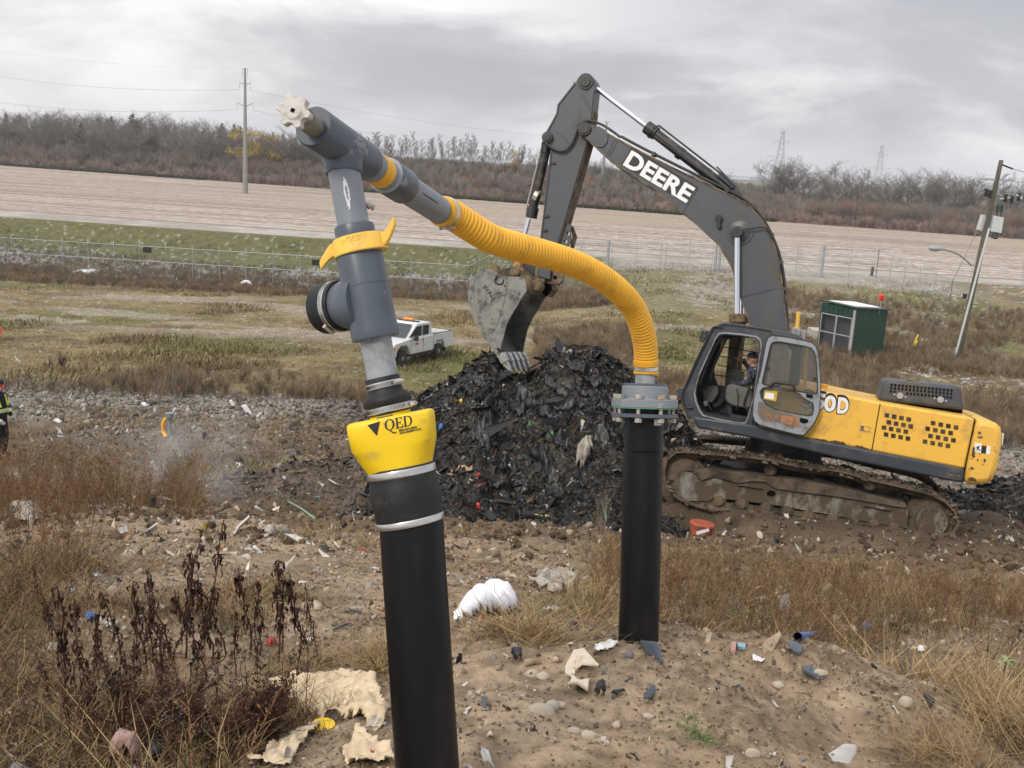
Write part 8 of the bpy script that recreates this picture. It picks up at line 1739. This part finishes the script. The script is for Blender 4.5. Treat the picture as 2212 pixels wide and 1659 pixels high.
# --- worker at the left edge
gw=GT(2,990,0,18); ph=1.80; s_=gw.y/FPX
wk=thing('person','worker at the left edge in black clothes with yellow reflective bands and red headband','person',gw)
wf=Vector((.97,-.2,0)).normalized(); ws=Vector((0,0,1)).cross(wf)
def WP(f,s,z): return gw+wf*f+ws*s+Vector((0,0,z))
J={'pelvis':(WP(0,0,.98),(.17,.14)),'belly':(WP(.02,0,1.12),(.18,.15)),'chest':(WP(.0,0,1.34),(.19,.15)),'neck0':(WP(.03,0,1.50),.085),'neck':(WP(.05,0,1.56),.065),'head':(WP(.06,0,1.60),.06),
 'sL':(WP(0,.20,1.42),.085),'eL':(WP(-.02,.26,1.14),.066),'wL':(WP(.16,.22,.95),.045),'sR':(WP(0,-.20,1.42),.085),'eR':(WP(-.02,-.27,1.14),.066),'wR':(WP(.18,-.22,.97),.045),
 'hL':(WP(0,.10,.90),.115),'kL':(WP(.05,.12,.50),.085),'aL':(WP(-.02,.13,.10),.06),'tL':(WP(.14,.13,.045),.05),'hR':(WP(0,-.10,.90),.115),'kR':(WP(.06,-.12,.50),.085),'aR':(WP(.04,-.13,.10),.06),'tR':(WP(.20,-.13,.045),.05)}
Eg=[('pelvis','belly'),('belly','chest'),('chest','neck0'),('neck0','neck'),('neck','head'),('chest','sL'),('sL','eL'),('eL','wL'),('chest','sR'),('sR','eR'),('eR','wR'),('pelvis','hL'),('hL','kL'),('kL','aL'),('aL','tL'),('pelvis','hR'),('hR','kR'),('kR','aR'),('aR','tR')]
def exw(q): 
    face(q,WP(.07,0,1.68),wf,Vector((0,0,1)),1.0,0,1,1); hand(q,J['wL'][0],wf*.6-Vector((0,0,.6)),-ws,2,1.1,.4); hand(q,J['wR'][0],wf*.7-Vector((0,0,.5)),ws,2,1.1,.4)
skin_body('body',J,Eg,[M['skin'],M['blkc'],M['glove']],lambda c:0 if c.z>gw.z+1.56 else 1,wk,exw)
q=MB(); hc=WP(.055,0,1.71); q.lathe(hc-Vector((0,0,.005)),hc+Vector((0,0,.115)),[(0,.103),(.5,.10),(.85,.07),(1,.02)],20); q.build('black_hat',M['blkc'],wk)
q=MB(); q.lathe(hc-Vector((0,0,.035)),hc+Vector((0,0,.012)),[(0,.10),(.2,.107),(.8,.107),(1,.10)],24); q.build('red_headband',M['red'],wk)
def bandz(z0,z1,hw,hd,m,nm,cy=0,f0=0.01):
    q=MB(); 
    for z in (z0,z1):
        for j in range(28): t=2*math.pi*j/28; q.v.append(tuple(WP(f0+hd*math.cos(t),cy+hw*math.sin(t),z)))
    for j in range(28): q.f.append((j,(j+1)%28,28+(j+1)%28,28+j)); q.m.append(0)
    q.build(nm,M[m],wk)
bandz(1.09,1.18,.215,.185,'hiv','hi_vis_band'); bandz(1.115,1.165,.219,.189,'refl','reflective_band')
for s2,k in ((1,'L'),(-1,'R')):
    a,b=J['e'+k][0],J['w'+k][0]; q=MB(); q.tube([a.lerp(b,.36),a.lerp(b,.68)],[.074,.066],16); hb3=q.build('sleeve_band',M['hiv'],wk); q=MB(); q.tube([a.lerp(b,.42),a.lerp(b,.60)],[.0755,.0725],16); q.build('reflective_band',M['refl'],hb3)
    q=MB(); q.tube([WP(-.11,s2*.12,1.22),WP(-.10,s2*.13,1.40),WP(-.02,s2*.125,1.505),WP(.10,s2*.12,1.44),WP(.165,s2*.11,1.22)],.022,8); q.build('shoulder_band',M['hiv'],wk)
# ================================================================ steam drifting off the trench
def steam(c,size,dens,label,seed):
    q=MB(); q.blob((0,0,0),1,3,size,.12,seed=seed); q.v=[(a+c.x,b+c.y,d+c.z) for a,b,d in q.v]
    mt=bpy.data.materials.new('steam'); mt.use_nodes=True; t=mt.node_tree; 
    for n in list(t.nodes): t.nodes.remove(n)
    o=nd(t,'ShaderNodeOutputMaterial'); pv=nd(t,'ShaderNodeVolumePrincipled'); t.links.new(pv.outputs[0],o.inputs['Volume']); pv.inputs['Color'].default_value=(.95,.95,.95,1); pv.inputs['Anisotropy'].default_value=.2
    tcn=nd(t,'ShaderNodeTexCoord'); n=nd(t,'ShaderNodeTexNoise'); n.inputs['Scale'].default_value=1.4; n.inputs['Detail'].default_value=4; t.links.new(tcn.outputs['Object'],n.inputs['Vector'])
    g=nd(t,'ShaderNodeTexGradient',gradient_type='SPHERICAL'); mpn=nd(t,'ShaderNodeMapping'); mpn.inputs['Location'].default_value=(0,0,-1.0); mpn.inputs['Scale'].default_value=tuple(1/s_ for s_ in size); t.links.new(tcn.outputs['Object'],mpn.inputs[0]); t.links.new(mpn.outputs[0],g.inputs[0])
    a=mth(t,'MULTIPLY',mth(t,'SUBTRACT',n.outputs[0],.42,clamp=True),g.outputs[0]); t.links.new(mth(t,'MULTIPLY',a,dens),pv.inputs['Density'])
    mt.cycles.volume_step_rate=3
    ob_=q.build('steam',mt,None,kind='stuff',label=label,cat='steam'); return ob_
steam(P(430,1000,16.0),(1.6,.7,1.0),5.0,'faint white steam drifting up from the left end of the trench',3)
# ================================================================ dead grass and weeds
def blades(seed,n=9,h=.3,lean=.5,w_=.006,spread_=.06):
    q=random.Random(seed); V=[];F=[]
    for i in range(n):
        a=q.uniform(0,6.28); b=Vector((q.gauss(0,spread_),q.gauss(0,spread_),-.02)); hh=h*q.uniform(.5,1.1); l=lean*q.uniform(.2,1.3)*hh; d=Vector((math.cos(a),math.sin(a),0)); t=Vector((-d.y,d.x,0))*w_
        p1=b+d*l*.3+Vector((0,0,hh*.55)); p2=b+d*l+Vector((0,0,hh*q.uniform(.75,1))); o=len(V); V+=[tuple(b-t),tuple(b+t),tuple(p1+t*.8),tuple(p1-t*.8),tuple(p2)]; F+=[(o,o+1,o+2),(o,o+2,o+3),(o+3,o+2,o+4)]
    return np.array(V),np.array(F)
def weed(seed,h=.75,n=34,w_=.012,br=.16):
    q=random.Random(seed); V=[];F=[]
    def tri(a,b,c): o=len(V); V.extend([tuple(a),tuple(b),tuple(c)]); F.append((o,o+1,o+2))
    top=Vector((q.gauss(0,.06),q.gauss(0,.06),h)); s=Vector((.0045,0,0)); tri(-s,s,top); s=Vector((0,.0045,0)); tri(-s,s,top)
    for i in range(n):
        f=q.uniform(.15,1); p=top*f; a=q.uniform(0,6.28); d=Vector((math.cos(a),math.sin(a),q.uniform(.2,1.4))).normalized(); L_=br*q.uniform(.4,1.1)*(1.15-f*.6); e=p+d*L_; t=Vector((q.gauss(0,1),q.gauss(0,1),q.gauss(0,1))).normalized()
        tri(p-t*.0025,p+t*.0025,e)
        for _ in range(2): k=p.lerp(e,q.uniform(.4,1)); t2=Vector((q.gauss(0,1),q.gauss(0,1),q.gauss(0,1))).normalized()*w_; tri(k-t2*.5,k+t2,k+Vector((q.gauss(0,1),q.gauss(0,1),q.gauss(0,1))).normalized()*w_)
    return np.array(V),np.array(F)
mt_g=mat('dry_grass_mix',None,.9,var=.2,vs=3,vcol=True,spec=.1)
BL=[blades(i,10,.16,.9,.0018,.05) for i in range(6)]; WD=[weed(20+i,.6,30,.009,.12) for i in range(6)]
def veg(protos,x,y,s_,cols,name,label,cat,tilt=.25,seed=0,zs=None):
    r=np.random.default_rng(seed); n=len(x); V,F,C=scatter(protos,np.stack([x,y,H(x,y)],-1),s_,r.uniform(0,6.28,n),r.integers(0,len(protos),n),tiltv=r.normal(0,tilt,(n,2)),cols=cols,zs=zs); return npmesh(name,V,F,mt_g,cols=C,kind='stuff',label=label,cat=cat)
r=np.random.default_rng(31)
STRAW=np.array([.33,.235,.12]); BRN=np.array([.175,.118,.068]); RUS=np.array([.20,.112,.058]); DBR=np.array([.035,.018,.012]); GR2=np.array([.10,.125,.045])
def pick(n,r,pal,pr): k=r.choice(len(pal),n,p=pr); return np.array(pal)[k]*(.6+.7*r.random(n))[:,None]
# band of weeds behind the hump on the right
n=4300; x=r.uniform(.55,7.6,n); y=r.uniform(4.7,12.6,n); k=(x/y<.62)&(x/y>.10)&(fbm(x,y,.9,3,91)>.43)&((x>1.25)|(y>5.3))&(r.random(n)<1-.75*ss(y,9,12)); x,y=x[k],y[k]; n=len(x)
veg(WD,x,y,r.uniform(.35,.85,n)*(1-.3*ss(y,8,12)),pick(n,r,[RUS,BRN,STRAW,DBR*3],[.40,.34,.10,.16]),'weeds','band of dead russet weeds between the stand pipe and the excavator','weeds',seed=1)
n=6500; x=r.uniform(.6,7.4,n); y=r.uniform(4.6,12.5,n); k=(x/y<.62)&(x/y>.1)&((x>1.2)|(y>5.2))&(fbm(x,y,1.1,3,94)>.5); x,y=x[k],y[k]; n=len(x)
veg(BL,x,y,r.uniform(.6,1.5,n),pick(n,r,[STRAW,BRN,GR2,DBR*2.5],[.42,.30,.12,.16]),'dry_grass','dry straw grass among the weeds on the right','grass',tilt=.5,seed=2)
# left russet weeds 8-20 m
n=4600; x=r.uniform(-10.5,-2.2,n); y=r.uniform(8.6,20.5,n); dl=fbm(x,y,.5,3,93); k=(x/y<-.32)&((y>11.5)|(x/y<-.42)|(dl>.62))&(dl>.42)&~((y>15.4)&(x>-4.2)); x,y=x[k],y[k]; n=len(x)
veg(WD,x,y,r.uniform(.6,1.5,n)*(.7+.3*ss(y,11,15)),pick(n,r,[RUS,BRN,STRAW],[.58,.30,.12]),'weeds','tall russet weeds left of the trench','weeds',seed=3)
# left foreground straw and weeds
n=7000; x=r.uniform(-3.6,-.55,n); y=r.uniform(2.1,8,n); t=x/y; g_=fbm(x,y,1.3,3,95); k=(t>-.62)&(t<-.13)&(((y<3.55)&(t<-.17))|((t<-.46)&(g_>.45))|(g_>.68))&~((t>-.27)&(y<2.95)); x,y=x[k],y[k]; n=len(x)
veg(BL,x,y,r.uniform(.45,1.15,n),pick(n,r,[STRAW,BRN,GR2,DBR*2],[.30,.30,.08,.32]),'dry_grass','matted straw grass in the left foreground','grass',tilt=.8,seed=4)
n=1700; x=r.uniform(-3.6,-.55,n); y=r.uniform(2.2,7.5,n); t=x/y; k=(t>-.62)&(t<-.2)&(((y<3.4))|((t<-.44)))&~((t>-.27)&(y<2.95)); x,y=x[k],y[k]; n=len(x)
veg(WD,x,y,r.uniform(.3,.6,n),pick(n,r,[BRN,RUS,DBR*2],[.35,.2,.45]),'weeds','low brown weeds tangled in the left foreground','weeds',seed=5,tilt=.5)
n=700; x=r.uniform(-1.6,-.45,n); y=r.uniform(2.7,4.0,n); t=x/y; k=(t>-.45)&(t<-.235)&(y<3.35+.8*(fbm(x,y,2,2,92)-.5))&(fbm(x,y,3,3,96)>.44); x,y=x[k],y[k]; n=len(x)
veg([weed(120+i,.17,40,.008,.07) for i in range(4)],x,y,r.uniform(.5,1.2,n),pick(n,r,[DBR*1.3,DBR*2.6],[.7,.3]),'dead_weeds','blackened tangle of dead leaves round the dark plants','weeds',seed=15,tilt=.5)
# straw between the pipes and right foreground
def patch(n,u,v,ru,rv,seed): # around a ground point
    r=np.random.default_rng(seed); g_=G(u,v); g2=G(u+ru,v); g3=G(u,v-rv); sx=abs(g2.x-g_.x); sy=max(.1,abs(g3.y-g_.y)); return g_.x+r.normal(0,.6,n)*sx, g_.y+r.normal(0,.6,n)*sy
xs,ys=[],[]
for i,(n,u,v,ru,rv) in enumerate(((45,1160,1385,60,12),(30,1230,1330,60,16),(18,1300,1350,30,16),(300,2120,1500,60,24),(200,2190,1570,50,30),(70,2060,1640,60,30),(60,830,1440,40,30),(30,1090,1370,50,12),(60,1280,1290,40,20))):
    a,b=patch(n,u,v,ru,rv,i+100); xs.append(a); ys.append(b)
x=np.concatenate(xs);y=np.concatenate(ys); n=len(x); veg(BL,x,y,r.uniform(.6,1.25,n)*np.clip(y/4,.7,1.3),pick(n,r,[STRAW,BRN],[.62,.38]),'dry_grass','pale straw tufts on the bare soil near both wells','grass',tilt=1.1,seed=6)
# green bits
xs,ys=[],[]
for i,(n,u,v,ru,rv) in enumerate(((50,1505,1588,22,14),(120,1230,1325,60,16),(60,1470,1290,60,15),(90,1640,1340,80,15),(50,1265,1310,30,10),(140,530,1010,70,12),(90,480,1012,50,10),(30,240,1500,60,60),(50,1900,1330,50,15))):
    a,b=patch(n,u,v,ru,rv,i+200); xs.append(a); ys.append(b)
x=np.concatenate(xs);y=np.concatenate(ys); n=len(x); veg([blades(70+i,12,.045,1.2,.0028,.03) for i in range(3)],x,y,np.clip(y/4.5,.5,2.8)*r.uniform(.6,1.1,n),pick(n,r,[np.array([.11,.17,.055]),np.array([.16,.20,.09])],[.6,.4]),'green_weeds','sparse green sprigs among soil and straw','weeds',tilt=.6,seed=7)
# flattened dry grass and low weeds between trench and rubble on the left, and straw bits on the soil
n=9000; x=r.uniform(-15,9,n); y=r.uniform(16.5,31,n); k=(fbm(x,y,.35,4,191)>.46)&((x/y<-.06)|(y>23))&(x/y>-.56); x,y=x[k],y[k]; n=len(x)
veg([blades(140+i,9,.17,1.3,.007,.16) for i in range(4)],x,y,r.uniform(.5,1.3,n),pick(n,r,[np.array([.22,.16,.09]),BRN,DBR*2.5,STRAW*.8],[.4,.3,.12,.18]),'dry_grass','flattened dry grass between the trench and the rubble strip','grass',tilt=.7,seed=21)
n=2200; x=r.uniform(-4.5,2.2,n); y=r.uniform(3.6,12.5,n); k=(fbm(x,y,.9,4,193)>.52)&(np.abs(x/y)<.56); x,y=x[k],y[k]; n=len(x)
veg([blades(150+i,6,.07,1.6,.002,.08) for i in range(3)],x,y,r.uniform(.6,1.4,n)*np.clip(y/4,1,2),pick(n,r,[STRAW*.8,BRN],[.5,.5]),'dry_grass','short straw bits lying over the soil between the wells','grass',tilt=.9,seed=22)
# snowy weeds behind the left fence
n=5200; x=r.uniform(-52,2,n); y=r.uniform(88,103.5,n); k=(y<lineY(gA,gB,x/y)-12+3*(fbm(x,y,.2,2,195)-.5)); x,y=x[k],y[k]; n=len(x); sn_=fbm(x,y,.16,3,196); u_=r.random(n); C_=np.where((u_<.22+1.5*(sn_-.48))[:,None],np.array([.66,.66,.66]),np.array([.17,.14,.095])*(.6+.8*r.random(n))[:,None]); C_=np.where((u_>.75)[:,None],np.array([.12,.12,.055]),C_)
veg([shrub_proto(195+i,16,.55,.5,.016) for i in range(4)],x,y,r.uniform(.5,1.1,n),C_,'weeds','snow-dusted dead weeds behind the left chain-link fence','weeds',tilt=.2,seed=23)
# far slope grass
n=46000; y=np.exp(r.uniform(math.log(35),math.log(114),n)); x=r.uniform(-.6,.6,n)*y; c=ground_color(x,y,H(x,y)); k=(c.mean(1)<.3)&(y<lineY(gA,gB,x/y)-1.5); x,y,c=x[k],y[k],c[k]; n=len(x)
big_=fbm(x,y,.25,3,97)
veg([blades(80+i,8,.19,.6,.016,.30) for i in range(4)],x,y,r.uniform(.5,1.3,n)*(.55+1.1*ss(big_,.5,.68)),c*(.75+.6*r.random(n))[:,None],'grass','dull brown-green grass over the far slope','grass',tilt=.3,seed=8)
# dark dead weeds along rubble top, fence ditch, right-hand side
n=9000; xs=[];ys=[]; a=r.uniform(-19,24,1900); b=r.normal(36.8,1.6,1900); k=fbm(a,b,.3,3,90)>.5; a=a[k]; b=b[k]; xs.append(a);ys.append(b)
a=r.uniform(-50,4,3300); b=r.uniform(82,92,3300); xs.append(a);ys.append(b)
t=r.uniform(.24,.58,5200); b=r.uniform(41,88,5200); a=t*b; k=(fbm(a,b,.12,3,99)>.49); xs.append(a[k]);ys.append(b[k])
t=r.uniform(.12,.56,2200); b=r.uniform(33,44,2200); a=t*b; xs.append(a);ys.append(b)
t=r.uniform(.02,.13,1500); b=r.uniform(40,62,1500); a=t*b; k=fbm(a,b,.2,3,98)>.42; xs.append(a[k]);ys.append(b[k])
a=r.uniform(-2,9,1500); b=r.uniform(74,86,1500); xs.append(a);ys.append(b)
x=np.concatenate(xs);y=np.concatenate(ys); n=len(x); veg([shrub_proto(90+i,46,.85,.6,.008) for i in range(4)],x,y,r.uniform(.45,1.05,n),pick(n,r,[np.array([.225,.160,.105]),np.array([.165,.13,.09]),np.array([.29,.225,.135])],[.45,.4,.15]),'dead_weeds','dark dead weeds in clumps over the middle and far ground','weeds',tilt=.2,seed=9)
# ---- dark dead plants in the left foreground, one by one
def dock(seed):
    q=random.Random(seed); V=[];F=[]; h=q.uniform(.34,.48); n=7; pts=[Vector((0,0,-.03))]; 
    lean=Vector((q.gauss(0,.10),q.gauss(0,.10),0))
    for i in range(1,n): pts.append(Vector((lean.x*h*(i/n)*2+q.gauss(0,.006),lean.y*h*(i/n)*2+q.gauss(0,.006),h*i/(n-1))))
    st=MB(); st.tube(pts,[.0042*(1-.6*i/n) for i in range(n)],5)
    lf=MB()
    for i in range(34):
        f=q.uniform(.22,1); k=min(n-2,int(f*(n-1))); p=pts[k].lerp(pts[k+1],f*(n-1)-k); a=q.uniform(0,6.28); d=Vector((math.cos(a),math.sin(a),0)); L_=q.uniform(.018,.045); w_=q.uniform(.003,.0075); t=Vector((-d.y,d.x,0)); rows=[]
        for j in range(5):
            g=j/4; c=p+d*(.018*math.sin(g*2.4)+q.gauss(0,.002))+Vector((0,0,.010*math.sin(g*3)-L_*g)); tw=q.uniform(-.9,.9); ww=w_*math.sin(.35+g*2.6); tt=t*math.cos(tw)+d*math.sin(tw); rows.append((c-tt*ww,c+tt*ww))
        o=len(lf.v)
        for a_,b_ in rows: lf.v+=[tuple(a_),tuple(b_)]
        for j in range(4): lf.f.append((o+2*j,o+2*j+1,o+2*j+3,o+2*j+2)); lf.m.append(0)
    return st,lf
M['dock']=mat('blackened_leaves',(.040,.018,.012),.8,var=.4,vs=30,spec=.15); M['dstem']=mat('dark_stem',(.065,.032,.02),.8,var=.2,vs=20)
protos=[]
for i in range(5):
    st,lf=dock(400+i); m1=bpy.data.meshes.new('stem'); m1.from_pydata(st.v,[],st.f); m1.materials.append(M['dstem']); m2=bpy.data.meshes.new('dead_leaves'); m2.from_pydata(lf.v,[],lf.f); m2.materials.append(M['dock']); protos.append((m1,m2))
dpos=[(150,1440,1.15),(160,1470,1),(175,1500,1.1),(195,1480,.9),(215,1460,.95),(250,1480,.8),(320,1425,1.2),(330,1400,1.0),(345,1445,.9),(375,1420,1.2),(385,1440,1.1),(400,1400,1.15),(412,1440,1.0),(440,1395,1.2),(448,1440,1.1),(460,1400,1.1),(490,1380,.9),(540,1380,1.05),(560,1385,.9),(600,1400,1.15),(608,1375,1.1),(648,1380,1.0),(668,1378,.9),(290,1540,1.0),(300,1480,.9),(265,1520,.9),(225,1540,1),(190,1560,1),(150,1560,.9),(345,1500,.9),(120,1510,.6),(115,1330,.6),(470,1470,.7),(430,1500,.7),(510,1430,.8),(560,1440,.7),(690,1400,.7),(640,1430,.7),(370,1470,1.0),(395,1480,.9),(280,1450,1.05)]
rr_=random.Random(8)
def put_dock(g_,s_,label,group):
    m1,m2=rr_.choice(protos); r_=thing('dead_plant',label,'plant',g_,group); r_.scale=(s_,s_,s_); r_.rotation_euler=(0,0,rr_.uniform(0,6.28)); 
    for m_,nm in((m1,'stem'),(m2,'dead_leaves')):
        o=bpy.data.objects.new(nm,m_); COL.objects.link(o); o.parent=r_
for u,v,s_ in dpos: 
    g_=G(u,v+34); put_dock(g_,.84*s_*g_.y/3.0,'blackened dead plant with curled hanging leaves in the left foreground','blackened plants in the left foreground')
# bare saplings / twiggy shrubs
def sapling(seed,h,spread_=.5,n=7,lv=3,r0=.012):
    q=random.Random(seed); V=[];F=[]
    def br(p,d,L,r,k):
        for i in range(4):
            d=(d+Vector((q.gauss(0,.12),q.gauss(0,.12),q.gauss(0,.05)+.03))).normalized(); e=p+d*(L/4); _seg(V,F,p,e,r,r*.75); r*=.75; p=e
            if k<2:
                for _ in range(1 if k else 2): a=q.uniform(0,6.28); br(p,(d*.8+Vector((math.cos(a),math.sin(a),.25))*spread_).normalized(),L*q.uniform(.35,.55),r*.7,k+1)
    br(Vector((0,0,0)),Vector((q.gauss(0,.1),q.gauss(0,.1),1)).normalized(),h,r0,0); V=np.array(V); V*=h/V[:,2].max(); return V,np.array(F)
M['pale']=mat('pale_bare_twigs',(.30,.235,.17),.9,var=.2,vs=3,spec=.1); M['dkt']=mat('dark_bare_twigs',(.075,.05,.042),.9,var=.2,vs=3,spec=.1)
def put_shrub(u,v,vt,lab,mt,seed,stems=5,spread_=.5,r0=.012,wx=1,grp=None):
    g_=GT(u,v) ; h=P(u,vt,g_.y).z-g_.z; VV=[];FF=[];o=0; q=random.Random(seed)
    for i in range(stems):
        V,F=sapling(seed*13+i,h*q.uniform(.7,1.0),spread_,lv=3,r0=r0); a=q.uniform(0,6.28); b=q.uniform(.05,.45)*wx if stems>1 else 0; V=V.copy(); V[:,0]+=V[:,2]*math.cos(a)*b; V[:,1]+=V[:,2]*math.sin(a)*b; VV.append(V); FF.append(F+o); o+=len(V)
    me=npmesh('bare_shrub',np.concatenate(VV),np.concatenate(FF),mt,label=lab,cat='shrub',group=grp); me.location=g_
put_shrub(345,868,775,'pale leafless shrub on the grey rubble left of centre',M['pale'],1,8,.6,.02)
put_shrub(135,800,745,'dark upright leafless bush on the far slope at left',M['dkt'],2,12,.35,.03)
put_shrub(205,850,765,'thin pale leafless shrub beside the dark upright bush',M['pale'],3,5,.6,.012)
put_shrub(1300,1180,985,'spindly pale sapling in front of the heap beside the stand pipe',M['pale'],4,5,.55,.010)
put_shrub(1265,1215,1060,'small pale sapling left of the spindly one',M['pale'],5,4,.6,.008)
put_shrub(1585,1225,1040,'brown leafless weed stalks before the track front',M['twigr'],6,5,.4,.008)
put_shrub(1730,1240,1110,'pale branching twigs in front of the track middle',M['pale'],7,4,.7,.009)
put_shrub(1968,1180,1070,'single pale twig standing before the drive sprocket',M['pale'],8,2,.5,.010)
put_shrub(1822,768,720,'thin leafless shrub growing by the shed corner',M['dkt'],9,4,.5,.012)
put_shrub(2160,835,735,'leafless shrub right of the utility pole foot',M['pale'],10,6,.55,.02)
put_shrub(2040,735,690,'small leafless shrub between yellow guards and utility pole',M['pale'],11,5,.5,.015)
put_shrub(2120,845,770,'low leafless shrub below the utility pole',M['dkt'],12,6,.6,.012)
put_shrub(890,640,605,'leafless shrub at the fence behind the truck',M['dkt'],13,7,.6,.03)
# leafy green plant right foreground
g_=G(2165,1475); q=MB(); q.tube([g_,g_+Vector((0,0,.14))],.005,6); lr=thing('leafy_plant','small pale green leafy plant at the right edge','plant',g_); q.build('stem',M['dstem'],lr); q=MB(); ql=random.Random(5)
for i in range(16):
    a=ql.uniform(0,6.28); d=Vector((math.cos(a),math.sin(a),ql.uniform(-.2,.9))).normalized(); p=g_+Vector((0,0,.13)); e=p+d*ql.uniform(.05,.085); t=d.cross(Vector((0,0,1))).normalized()*.011; m_=p.lerp(e,.55)+Vector((0,0,.012)); o=len(q.v); q.v+=[tuple(p),tuple(m_-t),tuple(e-Vector((0,0,.015))),tuple(m_+t)]; q.f.append((o,o+1,o+2,o+3)); q.m.append(0)
q.build('leaves',mat('pale_green_leaf',(.20,.30,.15),.7,var=.15,vs=20),lr)
# ================================================================ light haze in the damp air
q=MB(); q.box((0,0,35),(5600,5600,92)); 
hz_m=bpy.data.materials.new('haze'); hz_m.use_nodes=True; t=hz_m.node_tree
for n in list(t.nodes): t.nodes.remove(n)
o=nd(t,'ShaderNodeOutputMaterial'); pv=nd(t,'ShaderNodeVolumePrincipled'); t.links.new(pv.outputs[0],o.inputs['Volume']); pv.inputs['Color'].default_value=(.93,.95,1,1); pv.inputs['Density'].default_value=.00026
hz_m.cycles.homogeneous_volume=True if hasattr(hz_m.cycles,'homogeneous_volume') else False
q.build('haze',hz_m,None,smooth=0,kind='stuff',label='thin haze in the air',cat='haze')
